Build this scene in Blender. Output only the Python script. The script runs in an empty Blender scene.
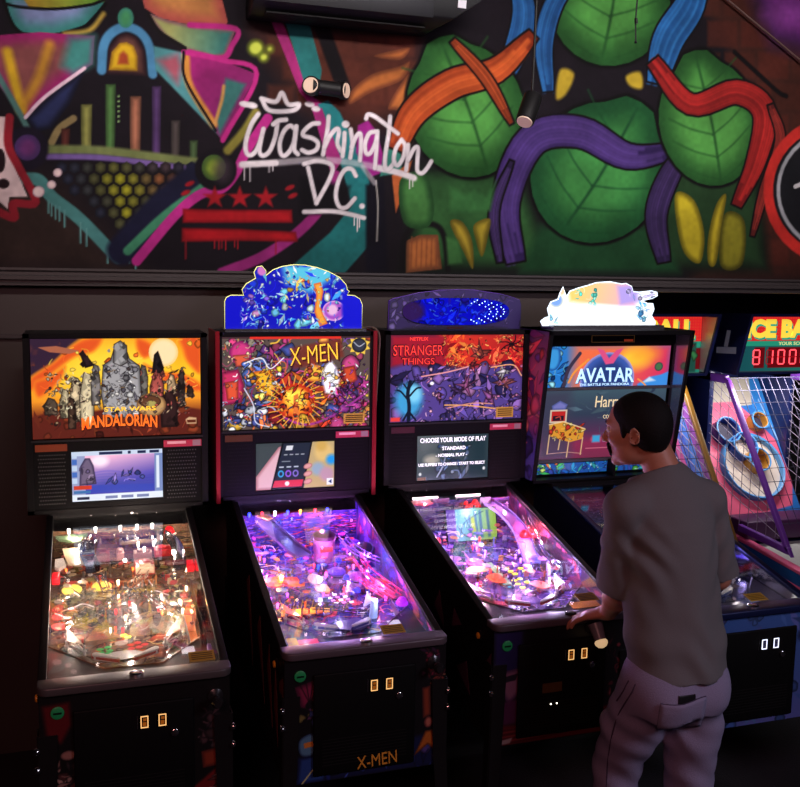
import bpy, bmesh, math, random
import numpy as np
from mathutils import Vector, Matrix, Quaternion

C = bpy.context.scene.collection
SC = bpy.context.scene
PI = math.pi

# ------------------------------------------------------------------ camera, world, lights, exposure
F_PX, PITCH, YAW, ROLL = 962.04, 0.1270, 0.3203, 0.0167
CAM = np.array([-0.5787, -3.9725, 2.1814])
_fw = np.array([math.sin(YAW) * math.cos(PITCH), math.cos(YAW) * math.cos(PITCH), -math.sin(PITCH)])
_r0 = np.array([math.cos(YAW), -math.sin(YAW), 0.0])
_u0 = np.cross(_r0, _fw)
_rt = math.cos(ROLL) * _r0 + math.sin(ROLL) * _u0
_up = -math.sin(ROLL) * _r0 + math.cos(ROLL) * _u0
cd = bpy.data.cameras.new('camera')
cam = bpy.data.objects.new('camera', cd)
C.objects.link(cam)
cd.sensor_fit = 'HORIZONTAL'
cd.sensor_width = 36.0
cd.lens = F_PX / 800.0 * 36.0
cd.clip_start = 0.05
cam.matrix_world = Matrix(((_rt[0], _up[0], -_fw[0], CAM[0]), (_rt[1], _up[1], -_fw[1], CAM[1]),
                           (_rt[2], _up[2], -_fw[2], CAM[2]), (0, 0, 0, 1)))
SC.camera = cam

W = bpy.data.worlds.new('world')
SC.world = W
W.use_nodes = True
W.node_tree.nodes['Background'].inputs[0].default_value = (0.55, 0.42, 0.5, 1)
W.node_tree.nodes['Background'].inputs[1].default_value = 0.012
SC.view_settings.view_transform = 'Standard'
SC.view_settings.look = 'None'
SC.view_settings.gamma = 1.0
SC.view_settings.use_curve_mapping = False
SC.view_settings.exposure = 0.0


def area_light(name, loc, target, size, power, col, spread=180):
    l = bpy.data.lights.new(name, 'AREA')
    l.shape = 'RECTANGLE'
    l.size, l.size_y = size
    l.energy = power
    l.color = col
    l.spread = math.radians(spread)
    o = bpy.data.objects.new(name, l)
    C.objects.link(o)
    o.location = loc
    o.rotation_euler = (Vector(target) - Vector(loc)).to_track_quat('-Z', 'Y').to_euler()
    return o


# unseen area lights added to wash the mural, plus added room fill behind the viewer
area_light('wall_wash_light', (0.2, -2.2, 4.0), (0.2, 0.45, 2.95), (2.4, 0.2), 17, (1.0, 0.93, 0.9), 62)
area_light('wall_wash_light', (2.4, -2.2, 4.0), (2.4, 0.45, 2.95), (2.0, 0.2), 13, (1.0, 0.93, 0.92), 62)
area_light('room_fill_light', (-1.8, -5.2, 3.6), (0.2, -0.6, 0.9), (1.6, 1.0), 19, (1.0, 0.38, 0.36), 120)
area_light('room_fill_light', (3.2, -5.0, 3.6), (1.6, -1.0, 1.0), (1.6, 1.0), 26, (0.84, 0.76, 0.95), 120)


def px_y(px, py, y):
    d = _fw + _rt * (px - 400) / F_PX - _up * (py - 393.5) / F_PX
    return CAM + d * ((y - CAM[1]) / d[1])


# ------------------------------------------------------------------ materials
def mat(name, col=(0.5, 0.5, 0.5), rough=0.5, metal=0.0, emit=None, es=1.0, spec=0.5, grain=0.06, gscale=40.0, bump=0.0, coat=0.0):
    m = bpy.data.materials.get(name)
    if m:
        return m
    m = bpy.data.materials.new(name)
    m.use_nodes = True
    nt = m.node_tree
    b = nt.nodes['Principled BSDF']
    b.inputs['Roughness'].default_value = rough
    b.inputs['Metallic'].default_value = metal
    b.inputs['Specular IOR Level'].default_value = spec
    b.inputs['Coat Weight'].default_value = coat
    c4 = (*col, 1)
    b.inputs['Base Color'].default_value = c4
    if grain > 0 or bump > 0:
        tc = nt.nodes.new('ShaderNodeTexCoord')
        nz = nt.nodes.new('ShaderNodeTexNoise')
        nz.inputs['Scale'].default_value = gscale
        nz.inputs['Detail'].default_value = 4
        nt.links.new(tc.outputs['Object'], nz.inputs['Vector'])
        if grain > 0:
            mx = nt.nodes.new('ShaderNodeMixRGB')
            mx.blend_type = 'MIX'
            mx.inputs[1].default_value = tuple(max(0, x * (1 - grain)) for x in col) + (1,)
            mx.inputs[2].default_value = tuple(min(1, x * (1 + grain)) for x in col) + (1,)
            nt.links.new(nz.outputs['Fac'], mx.inputs[0])
            nt.links.new(mx.outputs[0], b.inputs['Base Color'])
        if bump > 0:
            bp = nt.nodes.new('ShaderNodeBump')
            bp.inputs['Strength'].default_value = bump
            bp.inputs['Distance'].default_value = 0.01
            nt.links.new(nz.outputs['Fac'], bp.inputs['Height'])
            nt.links.new(bp.outputs[0], b.inputs['Normal'])
    if emit:
        b.inputs['Emission Color'].default_value = (*emit, 1)
        b.inputs['Emission Strength'].default_value = es
    return m


def srgb(r, g, b):
    f = lambda c: (c / 255 / 12.92) if c / 255 <= 0.04045 else ((c / 255 + 0.055) / 1.055) ** 2.4
    return (f(r), f(g), f(b))


def art_mat(name, rough=0.6, lit=0.0, gain=1.0, coat=0.0, base=1.0, spec=0.5):
    """picture printed on a surface: colour comes from the mesh's own colour layer"""
    m = bpy.data.materials.get(name)
    if m:
        return m
    m = bpy.data.materials.new(name)
    m.use_nodes = True
    nt = m.node_tree
    b = nt.nodes['Principled BSDF']
    at = nt.nodes.new('ShaderNodeAttribute')
    at.attribute_name = 'Col'
    b.inputs['Roughness'].default_value = rough
    b.inputs['Coat Weight'].default_value = coat
    b.inputs['Specular IOR Level'].default_value = spec
    mx = nt.nodes.new('ShaderNodeMixRGB')
    mx.blend_type = 'MULTIPLY'
    mx.inputs[0].default_value = 1.0
    g = gain * base
    mx.inputs[2].default_value = (g, g, g, 1)
    nt.links.new(at.outputs['Color'], mx.inputs[1])
    nt.links.new(mx.outputs[0], b.inputs['Base Color'])
    if lit > 0:
        nt.links.new(at.outputs['Color'], b.inputs['Emission Color'])
        b.inputs['Emission Strength'].default_value = lit
    return m


def glass_mat(name, tint=(1, 1, 1), rough=0.02, refl=1.0):
    m = bpy.data.materials.get(name)
    if m:
        return m
    m = bpy.data.materials.new(name)
    m.use_nodes = True
    nt = m.node_tree
    nt.nodes.clear()
    out = nt.nodes.new('ShaderNodeOutputMaterial')
    tr = nt.nodes.new('ShaderNodeBsdfTransparent')
    tr.inputs[0].default_value = (*tint, 1)
    gl = nt.nodes.new('ShaderNodeBsdfGlossy')
    gl.inputs['Roughness'].default_value = rough
    fr = nt.nodes.new('ShaderNodeFresnel')
    fr.inputs[0].default_value = 1.45
    ml = nt.nodes.new('ShaderNodeMath')
    ml.operation = 'MULTIPLY'
    ml.inputs[1].default_value = refl
    mx = nt.nodes.new('ShaderNodeMixShader')
    nt.links.new(fr.outputs[0], ml.inputs[0])
    nt.links.new(ml.outputs[0], mx.inputs[0])
    nt.links.new(tr.outputs[0], mx.inputs[1])
    nt.links.new(gl.outputs[0], mx.inputs[2])
    nt.links.new(mx.outputs[0], out.inputs[0])
    return m


BLACK = mat('black_satin_paint', (0.005, 0.0045, 0.005), 0.5, spec=0.25)
BLACKM = mat('black_matte_paint', (0.005, 0.0045, 0.005), 0.8, spec=0.2)
GUN = mat('dark_gunmetal', (0.10, 0.088, 0.09), 0.42, 0.35)
RAIL = mat('black_powder_rail', (0.014, 0.013, 0.014), 0.38, 0.4)
CHROME = mat('chrome', (0.75, 0.75, 0.76), 0.16, 1.0)
STEEL = mat('wireform_steel', (0.82, 0.80, 0.78), 0.2, 1.0)
GLASS = glass_mat('playfield_glass', (0.97, 0.97, 0.98), 0.01, 0.36)
CLEAR = glass_mat('clear_acrylic', (0.90, 0.90, 0.93), 0.08, 1.6)


def plast(r, g, b, rough=0.28):
    return mat('plastic_%02x%02x%02x' % (int(r), int(g), int(b)), srgb(r, g, b), rough)


def lamp_mat(r, g, b, s):
    return mat('lamp_%02x%02x%02x_%d' % (int(r), int(g), int(b), int(s * 10)), srgb(r, g, b), 0.3, emit=srgb(r, g, b), es=s, grain=0)


# ------------------------------------------------------------------ mesh building
class MB:
    def __init__(s):
        s.v, s.f, s.m = [], [], []

    def add(s, vs, fs, mi=0):
        n = len(s.v)
        s.v += [tuple(map(float, p)) for p in vs]
        for f in fs:
            s.f.append(tuple(i + n for i in f))
            s.m.append(mi)
        return s

    def box(s, x0, x1, y0, y1, z0, z1, mi=0, M=None):
        vs = [(x, y, z) for x in (x0, x1) for y in (y0, y1) for z in (z0, z1)]
        if M is not None:
            vs = [tuple(M @ Vector(p)) for p in vs]
        return s.add(vs, [(0, 1, 3, 2), (4, 6, 7, 5), (0, 4, 5, 1), (2, 3, 7, 6), (0, 2, 6, 4), (1, 5, 7, 3)], mi)

    def prism(s, poly, a, b, axis='x', mi=0, M=None):
        n = len(poly)
        area = sum(poly[i][0] * poly[(i + 1) % n][1] - poly[(i + 1) % n][0] * poly[i][1] for i in range(n))
        if area < 0:
            poly = poly[::-1]
        mk = {'x': lambda p, t: (t, p[0], p[1]), 'y': lambda p, t: (p[0], t, p[1]), 'z': lambda p, t: (p[0], p[1], t)}[axis]
        vs = [mk(p, a) for p in poly] + [mk(p, b) for p in poly]
        if M is not None:
            vs = [tuple(M @ Vector(p)) for p in vs]
        fs = [tuple(range(n))[::-1], tuple(range(n, 2 * n))] + [(i, (i + 1) % n, n + (i + 1) % n, n + i) for i in range(n)]
        return s.add(vs, fs, mi)

    def frus(s, p, q, r0, r1, n=16, mi=0, caps=True):
        p, q = Vector(p), Vector(q)
        d = (q - p).normalized()
        a = d.orthogonal().normalized()
        b = d.cross(a)
        vs = []
        for c, r in ((p, r0), (q, r1)):
            vs += [c + a * (r * math.cos(2 * PI * i / n)) + b * (r * math.sin(2 * PI * i / n)) for i in range(n)]
        fs = [(i, (i + 1) % n, n + (i + 1) % n, n + i) for i in range(n)]
        if caps:
            fs += [tuple(range(n))[::-1], tuple(range(n, 2 * n))]
        return s.add(vs, fs, mi)

    def lathe(s, prof, c=(0, 0, 0), ax=(0, 0, 1), n=20, mi=0):
        c, ax = Vector(c), Vector(ax).normalized()
        a = ax.orthogonal().normalized()
        b = ax.cross(a)
        vs, fs = [], []
        for r, h in prof:
            vs += [c + ax * h + a * (r * math.cos(2 * PI * i / n)) + b * (r * math.sin(2 * PI * i / n)) for i in range(n)]
        for k in range(len(prof) - 1):
            fs += [(k * n + i, k * n + (i + 1) % n, (k + 1) * n + (i + 1) % n, (k + 1) * n + i) for i in range(n)]
        fs += [tuple(range(n))[::-1], tuple(range((len(prof) - 1) * n, len(prof) * n))]
        return s.add(vs, fs, mi)

    def tube(s, pts, r, n=8, mi=0, closed=False):
        pts = [Vector(p) for p in pts]
        N = len(pts)
        vs, fs = [], []
        prev = None
        for i, p in enumerate(pts):
            if closed:
                d = pts[(i + 1) % N] - pts[i - 1]
            else:
                d = pts[min(i + 1, N - 1)] - pts[max(i - 1, 0)]
            d.normalize()
            a = d.orthogonal().normalized() if prev is None else (prev - d * prev.dot(d)).normalized()
            prev = a
            b = d.cross(a)
            rr = r[i] if isinstance(r, (list, tuple)) else r
            vs += [p + a * (rr * math.cos(2 * PI * k / n)) + b * (rr * math.sin(2 * PI * k / n)) for k in range(n)]
        for i in range(N if closed else N - 1):
            j = (i + 1) % N
            fs += [(i * n + k, i * n + (k + 1) % n, j * n + (k + 1) % n, j * n + k) for k in range(n)]
        if not closed:
            fs += [tuple(range(n))[::-1], tuple(range((N - 1) * n, N * n))]
        return s.add(vs, fs, mi)

    def ball(s, c, r, sc=(1, 1, 1), nu=14, nv=9, mi=0, half=False):
        vs, fs = [], []
        c = Vector(c)
        lo = 0 if half else -PI / 2
        for j in range(nv + 1):
            t = lo + (PI / 2 - lo) * j / nv
            for i in range(nu):
                u = 2 * PI * i / nu
                vs.append(c + Vector((r * sc[0] * math.cos(t) * math.cos(u), r * sc[1] * math.cos(t) * math.sin(u), r * sc[2] * math.sin(t))))
        for j in range(nv):
            fs += [(j * nu + i, j * nu + (i + 1) % nu, (j + 1) * nu + (i + 1) % nu, (j + 1) * nu + i) for i in range(nu)]
        if half:
            fs.append(tuple(range(nu))[::-1])
        return s.add(vs, fs, mi)

    def build(s, name, mats, parent=None, smooth=True, bevel=0.0, loc=None, ang=40):
        me = bpy.data.meshes.new(name)
        me.from_pydata(s.v, [], s.f)
        if not isinstance(mats, (list, tuple)):
            mats = [mats]
        for m in mats:
            me.materials.append(m)
        me.polygons.foreach_set('material_index', s.m)
        if bevel > 0:
            bm = bmesh.new()
            bm.from_mesh(me)
            es = [e for e in bm.edges if len(e.link_faces) == 2 and e.calc_face_angle(0) > 0.6]
            bmesh.ops.bevel(bm, geom=es, offset=bevel, segments=3, profile=0.5, affect='EDGES', clamp_overlap=True)
            bm.to_mesh(me)
            bm.free()
        if smooth:
            me.polygons.foreach_set('use_smooth', [True] * len(me.polygons))
            me.set_sharp_from_angle(angle=math.radians(ang))
        me.validate()
        o = bpy.data.objects.new(name, me)
        C.objects.link(o)
        if parent:
            o.parent = parent
        if loc:
            o.location = loc
        return o


def empty(name, loc=(0, 0, 0), rz=0.0):
    o = bpy.data.objects.new(name, None)
    C.objects.link(o)
    o.empty_display_size = 0.1
    o.location = loc
    o.rotation_euler = (0, 0, rz)
    return o


def tag(o, label=None, cat=None, group=None, kind=None):
    if label:
        o['label'] = label
    if cat:
        o['category'] = cat
    if group:
        o['group'] = group
    if kind:
        o['kind'] = kind
    return o


def lerp(a, b, t):
    return a + (b - a) * t


def smooth_curve(pts, n=8, closed=False):
    P = np.array(pts, float)
    N = len(P)
    out = []
    for i in range(N if closed else N - 1):
        p0 = P[i - 1] if (closed or i > 0) else 2 * P[0] - P[1]
        p1 = P[i]
        p2 = P[(i + 1) % N]
        p3 = P[(i + 2) % N] if (closed or i + 2 < N) else 2 * P[-1] - P[-2]
        for k in range(n):
            t = k / n
            out.append(0.5 * ((2 * p1) + (-p0 + p2) * t + (2 * p0 - 5 * p1 + 4 * p2 - p3) * t * t + (-p0 + 3 * p1 - 3 * p2 + p3) * t ** 3))
    if not closed:
        out.append(P[-1])
    return np.array(out)


# ------------------------------------------------------------------ spray / print painter (rasterised into mesh colour layers)
class Canvas:
    def __init__(s, w, h, bg=(20, 18, 20), tf=None, k=1.0):
        s.w, s.h = w, h
        s.a = np.zeros((h, w, 3), np.float32)
        s.a[:] = np.array(bg, np.float32) / 255
        s.tf = tf
        s.k = k

    def T(s, pts):
        P = np.array(pts, float).reshape(-1, 2)
        return s.tf(P) if s.tf else P

    def _win(s, P, pad):
        x0, y0 = np.floor(P.min(0) - pad).astype(int)
        x1, y1 = np.ceil(P.max(0) + pad).astype(int) + 1
        x0, y0, x1, y1 = max(x0, 0), max(y0, 0), min(x1, s.w), min(y1, s.h)
        if x0 >= x1 or y0 >= y1:
            return None
        yy, xx = np.mgrid[y0:y1, x0:x1]
        return x0, y0, x1, y1, xx + 0.5, yy + 0.5

    def _dist(s, P, xx, yy, closed):
        d = np.full(xx.shape, 1e9)
        n = len(P)
        for i in range(n if closed else n - 1):
            a, b = P[i], P[(i + 1) % n]
            e = b - a
            L = max(float(e @ e), 1e-9)
            t = np.clip(((xx - a[0]) * e[0] + (yy - a[1]) * e[1]) / L, 0, 1)
            d = np.minimum(d, (xx - a[0] - t * e[0]) ** 2 + (yy - a[1] - t * e[1]) ** 2)
        return np.sqrt(d)

    def _mix(s, win, m, col):
        x0, y0, x1, y1 = win
        reg = s.a[y0:y1, x0:x1]
        m = m[..., None].astype(np.float32)
        s.a[y0:y1, x0:x1] = reg * (1 - m) + col * m

    def poly(s, pts, col, soft=1.0, edge=None, ew=8.0, a=1.0, sm=False, g=None, raw=False):
        P = np.array(pts, float)
        if sm:
            P = smooth_curve(P, 6, True)
        P = P if raw else s.T(P)
        k = s.k
        w = s._win(P, soft * k + 2)
        if w is None:
            return
        x0, y0, x1, y1, xx, yy = w
        ins = np.zeros(xx.shape, bool)
        n = len(P)
        for i in range(n):
            a1, b1 = P[i], P[(i + 1) % n]
            if a1[1] == b1[1]:
                continue
            c = ((a1[1] > yy) != (b1[1] > yy)) & (xx < (b1[0] - a1[0]) * (yy - a1[1]) / (b1[1] - a1[1]) + a1[0])
            ins ^= c
        d = s._dist(P, xx, yy, True)
        sd = np.where(ins, d, -d)
        m = np.clip(sd / (soft * k) + 0.5, 0, 1) * a
        cc = np.broadcast_to(np.array(col, np.float32) / 255, xx.shape + (3,))
        if g is not None:
            q0, q1, c2 = g
            G = s.T([q0, q1]) if not raw else np.array([q0, q1], float)
            e = G[1] - G[0]
            t = np.clip(((xx - G[0][0]) * e[0] + (yy - G[0][1]) * e[1]) / max(float(e @ e), 1e-9), 0, 1)[..., None]
            cc = cc * (1 - t) + np.array(c2, np.float32) / 255 * t
        if edge is not None:
            t = np.clip(sd / (ew * k), 0, 1)[..., None]
            t = t * t * (3 - 2 * t)
            cc = np.array(edge, np.float32) / 255 * (1 - t) + cc * t
        s._mix((x0, y0, x1, y1), m, cc)

    def stroke(s, pts, wd, col, soft=1.0, a=1.0, sm=True, closed=False, raw=False):
        P = np.array(pts, float)
        if sm and len(P) > 2:
            P = smooth_curve(P, 6, closed)
        P = P if raw else s.T(P)
        k = 1.0 if raw else s.k
        w = s._win(P, (wd / 2 + soft) * k + 2)
        if w is None:
            return
        x0, y0, x1, y1, xx, yy = w
        d = s._dist(P, xx, yy, closed)
        m = np.clip((wd / 2 * k - d) / (soft * k) + 0.5, 0, 1) * a
        s._mix((x0, y0, x1, y1), m, np.array(col, np.float32) / 255)

    def ell(s, c, rx, ry, col, rot=0.0, **kw):
        t = np.linspace(0, 2 * PI, 28, endpoint=False)
        cr, sr = math.cos(rot), math.sin(rot)
        P = [(c[0] + rx * math.cos(u) * cr - ry * math.sin(u) * sr, c[1] + rx * math.cos(u) * sr + ry * math.sin(u) * cr) for u in t]
        s.poly(P, col, **kw)

    def rect(s, x0, y0, x1, y1, col, **kw):
        s.poly([(x0, y0), (x1, y0), (x1, y1), (x0, y1)], col, **kw)

    def vgrad(s, stops):
        ys = np.linspace(0, 1, s.h)
        for c in range(3):
            s.a[:, :, c] = np.interp(ys, [q[0] for q in stops], [q[1][c] / 255 for q in stops])[:, None]

    def mottle(s, amt, scale, seed):
        rng = np.random.RandomState(seed)
        g = rng.rand(int(s.h / scale) + 3, int(s.w / scale) + 3)
        yy, xx = np.mgrid[0:s.h, 0:s.w] / scale
        iy, ix = yy.astype(int), xx.astype(int)
        fy, fx = yy - iy, xx - ix
        fy, fx = fy * fy * (3 - 2 * fy), fx * fx * (3 - 2 * fx)
        v = (g[iy, ix] * (1 - fx) + g[iy, ix + 1] * fx) * (1 - fy) + (g[iy + 1, ix] * (1 - fx) + g[iy + 1, ix + 1] * fx) * fy
        s.a *= (1 + amt * (v - 0.5) * 2)[..., None].astype(np.float32)

    def chaos(s, pal, n, smin, smax, seed, box=None, line=(10, 8, 12), lw=1.0, kinds='bsl'):
        """busy comic-style print: curved shards, blobs and strokes"""
        R = random.Random(seed)
        x0, y0, x1, y1 = box or (0, 0, s.w, s.h)
        for _ in range(n):
            cx, cy = R.uniform(x0, x1), R.uniform(y0, y1)
            r = R.uniform(smin, smax)
            col = R.choice(pal)
            j = R.uniform(0.75, 1.2)
            col = tuple(min(255, c * j) for c in col)
            kd = R.choice(kinds)
            if kd == 'b':
                m = R.randint(5, 8)
                P = [(cx + r * R.uniform(0.5, 1.1) * math.cos(2 * PI * i / m), cy + r * R.uniform(0.5, 1.1) * math.sin(2 * PI * i / m)) for i in range(m)]
                P = smooth_curve(P, 4, True)
                s.poly(P, col, edge=tuple(c * 0.55 for c in col), ew=r * 0.5, raw=True)
                if lw > 0:
                    s.stroke(P, lw, line, closed=True, sm=False, a=0.8, raw=True)
            elif kd == 's':
                an = R.uniform(0, 2 * PI)
                L = r * 1.6
                P = [(cx + L * math.cos(an), cy + L * math.sin(an)), (cx + r * 0.35 * math.cos(an + 1.6), cy + r * 0.35 * math.sin(an + 1.6)),
                     (cx - L * 0.8 * math.cos(an), cy - L * 0.8 * math.sin(an)), (cx + r * 0.4 * math.cos(an - 1.5), cy + r * 0.4 * math.sin(an - 1.5))]
                s.poly(P, col, raw=True)
                if lw > 0:
                    s.stroke(P, lw, line, closed=True, sm=False, a=0.8, raw=True)
            else:
                an = R.uniform(0, 2 * PI)
                b = R.uniform(-1, 1)
                P = [(cx - r * math.cos(an), cy - r * math.sin(an)), (cx + r * b * math.sin(an), cy - r * b * math.cos(an)), (cx + r * math.cos(an), cy + r * math.sin(an))]
                s.stroke(P, R.uniform(0.8, 2.2) * max(lw, 0.8), col, raw=True)

    def lin(s):
        a = np.clip(s.a, 0, 1)
        return np.where(a <= 0.04045, a / 12.92, ((a + 0.055) / 1.055) ** 2.4)


def grid_obj(name, cv, org, ux, uy, m, parent=None, keep=None, gain=1.0, bend=None):
    """a sheet with one vertex per printed dot; org = top-left corner, ux / uy = full width / height vectors"""
    w, h = cv.w, cv.h
    org, ux, uy = (np.array(v, float) for v in (org, ux, uy))
    ss, tt = np.meshgrid(np.linspace(0, 1, w), np.linspace(0, 1, h))
    V = org + ss[..., None] * ux + tt[..., None] * uy
    idx = np.arange(w * h).reshape(h, w)
    q = np.stack([idx[1:, :-1], idx[1:, 1:], idx[:-1, 1:], idx[:-1, :-1]], -1).reshape(-1, 4)
    col = cv.lin() * gain
    if keep is not None:
        kk = keep[:-1, :-1] & keep[1:, :-1] & keep[:-1, 1:] & keep[1:, 1:]
        q = q[kk.reshape(-1)]
        used = np.zeros(w * h, bool)
        used[q.reshape(-1)] = True
        re = np.cumsum(used) - 1
        q = re[q]
        V = V.reshape(-1, 3)[used]
        col = col.reshape(-1, 3)[used]
    V = V.reshape(-1, 3)
    col = col.reshape(-1, 3)
    me = bpy.data.meshes.new(name)
    me.vertices.add(len(V))
    me.vertices.foreach_set('co', V.astype(np.float32).ravel())
    me.loops.add(q.size)
    me.loops.foreach_set('vertex_index', q.astype(np.int32).ravel())
    me.polygons.add(len(q))
    me.polygons.foreach_set('loop_start', np.arange(0, q.size, 4, dtype=np.int32))
    me.update(calc_edges=True)
    at = me.color_attributes.new('Col', 'FLOAT_COLOR', 'POINT')
    at.data.foreach_set('color', np.hstack([np.clip(col, 0, 4), np.ones((len(col), 1))]).astype(np.float32).ravel())
    me.materials.append(m)
    o = bpy.data.objects.new(name, me)
    C.objects.link(o)
    if parent:
        o.parent = parent
    return o


def inside_mask(P, w, h):
    yy, xx = np.mgrid[0:h, 0:w]
    xx, yy = xx + 0.0, yy + 0.0
    ins = np.zeros((h, w), bool)
    for i in range(len(P)):
        a, b = P[i], P[(i + 1) % len(P)]
        if a[1] != b[1]:
            ins ^= ((a[1] > yy) != (b[1] > yy)) & (xx < (b[0] - a[0]) * (yy - a[1]) / (b[1] - a[1]) + a[0])
    return ins


def text_obj(name, body, cx, cz, w, h, y, m, parent, rot=0.0, ext=0.0015, shear=0.0, arch=0.0, bold=0.0, normal_up=None):
    cu = bpy.data.curves.new(name, 'FONT')
    cu.body = body
    cu.align_x = 'CENTER'
    cu.extrude = 0.02
    cu.offset = bold
    cu.shear = shear
    cu.resolution_u = 3
    tmp = bpy.data.objects.new(name, cu)
    C.objects.link(tmp)
    dg = bpy.context.evaluated_depsgraph_get()
    me = bpy.data.meshes.new_from_object(tmp.evaluated_get(dg))
    bpy.data.objects.remove(tmp)
    bpy.data.curves.remove(cu)
    n = len(me.vertices)
    co = np.zeros(n * 3, np.float32)
    me.vertices.foreach_get('co', co)
    co = co.reshape(-1, 3)
    lo, hi = co.min(0), co.max(0)
    u = (co[:, 0] - (lo[0] + hi[0]) / 2) / (hi[0] - lo[0]) * w
    v = (co[:, 1] - (lo[1] + hi[1]) / 2) / (hi[1] - lo[1]) * h
    v = v + arch * (1 - (2 * u / w) ** 2)
    dpt = (co[:, 2] - lo[2]) / (hi[2] - lo[2]) * ext
    c, s_ = math.cos(rot), math.sin(rot)
    X = cx + u * c - v * s_
    Z = cz + u * s_ + v * c
    if normal_up is None:
        out = np.stack([X, y - dpt, Z], 1)
    else:
        out = np.stack([X, Z, y + dpt], 1)
    me.vertices.foreach_set('co', out.astype(np.float32).ravel())
    me.materials.clear()
    me.materials.append(m)
    me.polygons.foreach_set('material_index', [0] * len(me.polygons))
    me.update()
    o = bpy.data.objects.new(name, me)
    C.objects.link(o)
    if parent:
        o.parent = parent
    return o


# ------------------------------------------------------------------ room shell
def struct(name, mb, m):
    o = mb.build(name, m, smooth=False)
    o['kind'] = 'structure'
    return o


WALLM = mat('dark_brown_wall_paint', srgb(60, 49, 46), 0.6, grain=0.12, gscale=6)
DARKM = mat('black_wall_paint', srgb(18, 17, 20), 0.7)
FLOORM = mat('dark_carpet', srgb(22, 18, 26), 0.95, grain=0.5, gscale=120, bump=0.4)
TRIMM = mat('charcoal_trim', srgb(54, 47, 47), 0.45)
YW = 0.45
struct('floor', MB().box(-3.2, 6.0, -6.5, 2.0, -0.1, 0.0), FLOORM)
struct('ceiling', MB().box(-3.2, 6.0, -6.5, 2.0, 4.3, 4.4), DARKM)
struct('wall_back', MB().box(-3.2, 2.2, YW, YW + 0.12, 0, 2.09).box(-3.2, 6.0, YW, YW + 0.12, 2.09, 4.3), WALLM)
struct('wall_alcove', MB().box(2.08, 6.0, 1.75, 1.85, 0, 2.2).box(2.08, 2.2, YW + 0.12, 1.75, 0, 2.2).box(2.2, 6.0, YW + 0.12, 1.75, 2.1, 2.2), DARKM)
struct('wall_left', MB().box(-3.3, -3.2, -6.5, 2.0, 0, 4.3), DARKM)
struct('wall_right', MB().box(6.0, 6.1, -6.5, 2.0, 0, 4.3), DARKM)
# stepped moulding under the mural
tp = [(YW, 2.168), (YW - 0.03, 2.168), (YW - 0.03, 2.158), (YW - 0.022, 2.15), (YW - 0.022, 2.138), (YW - 0.05, 2.134), (YW - 0.05, 2.118),
      (YW - 0.035, 2.114), (YW - 0.035, 2.106), (YW - 0.055, 2.102), (YW - 0.055, 2.094), (YW, 2.09)]
struct('trim_1', MB().prism(tp, -3.2, 6.0, 'x'), TRIMM)
struct('trim_2', MB().box(-3.2, -0.5, YW - 0.02, YW, 1.868, 1.886), TRIMM)

# ------------------------------------------------------------------ mural (an original abstract spray painting in the wall's colours)
MX0, MX1, MZ0, MZ1, MR = -1.25, 3.55, 2.168, 3.78, 200


def mural_tf(P):
    out = []
    for x, y in P:
        q = px_y(x, y, YW - 0.004)
        out.append(((q[0] - MX0) * MR, (MZ1 - q[2]) * MR))
    return np.array(out)


mw, mh = int((MX1 - MX0) * MR), int((MZ1 - MZ0) * MR)
mu = Canvas(mw, mh, (24, 19, 25), mural_tf, 0.95)
# brick-brown grounds
mu.poly([(-60, 150), (60, 190), (140, 275), (-60, 275)], (50, 37, 34), soft=40)
mu.poly([(255, 30), (415, 30), (420, 110), (350, 130), (300, 100)], (72, 36, 29), soft=30)
mu.poly([(668, -60), (880, -60), (880, 280), (690, 280), (770, 120)], (60, 31, 25), soft=20)
for r in range(9):
    for c in range(7):
        x, y = 690 + c * 34 + (r % 2) * 17, -10 + r * 31
        mu.poly([(x, y), (x + 30, y + 1), (x + 30, y + 27), (x, y + 26)], (68 + (r * 7 + c * 5) % 14, 34, 26), soft=4, a=0.8)
for r in range(3):
    for c in range(5):
        x, y = 268 + c * 30 + (r % 2) * 15, 36 + r * 24
        mu.poly([(x, y), (x + 26, y + 2), (x + 26, y + 20), (x, y + 19)], (84, 42, 32), soft=5, a=0.7)
mu.poly([(735, -40), (880, -40), (880, 75), (770, 45)], (95, 38, 105), soft=25, edge=(50, 25, 60), ew=30)
mu.ell((790, 15), 30, 12, (130, 60, 140), soft=18, a=0.7)
# ---- left: fans, arch, columns, honeycomb
mu.poly([(2, -8), (10, 20), (24, 33), (55, 34), (85, 25), (103, 6), (107, -8)], (118, 128, 168), edge=(52, 118, 112), ew=16)
mu.poly([(4, -30), (104, -30), (105, 2), (70, 8), (30, 8)], (170, 120, 40), g=((10, 0), (100, 0), (90, 140, 50)))
mu.stroke([(4, 3), (20, 7), (55, 9), (90, 5), (104, 0)], 2.5, (14, 12, 14))
mu.stroke([(3, -4), (12, 22), (25, 34), (55, 35), (86, 26), (106, 4)], 3, (14, 12, 14))
mu.stroke([(65, 34), (90, 30), (104, 14)], 4, (165, 140, 60), soft=3)
mu.poly([(-12, 36), (40, 32), (95, 36), (93, 64), (62, 83), (25, 118), (-12, 70)], (125, 70, 70), edge=(140, 32, 95), ew=15)
mu.poly([(70, 38), (95, 36), (93, 64), (74, 74), (62, 66)], (62, 128, 122), soft=10)
mu.stroke([(8, 52), (22, 110)], 8, (205, 165, 40), soft=5)
mu.stroke([(22, 108), (38, 80), (50, 45)], 8, (190, 140, 40), soft=6, a=0.8)
mu.stroke([(-10, 60), (24, 120), (30, 134)], 5, (75, 115, 110), soft=2)
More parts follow.
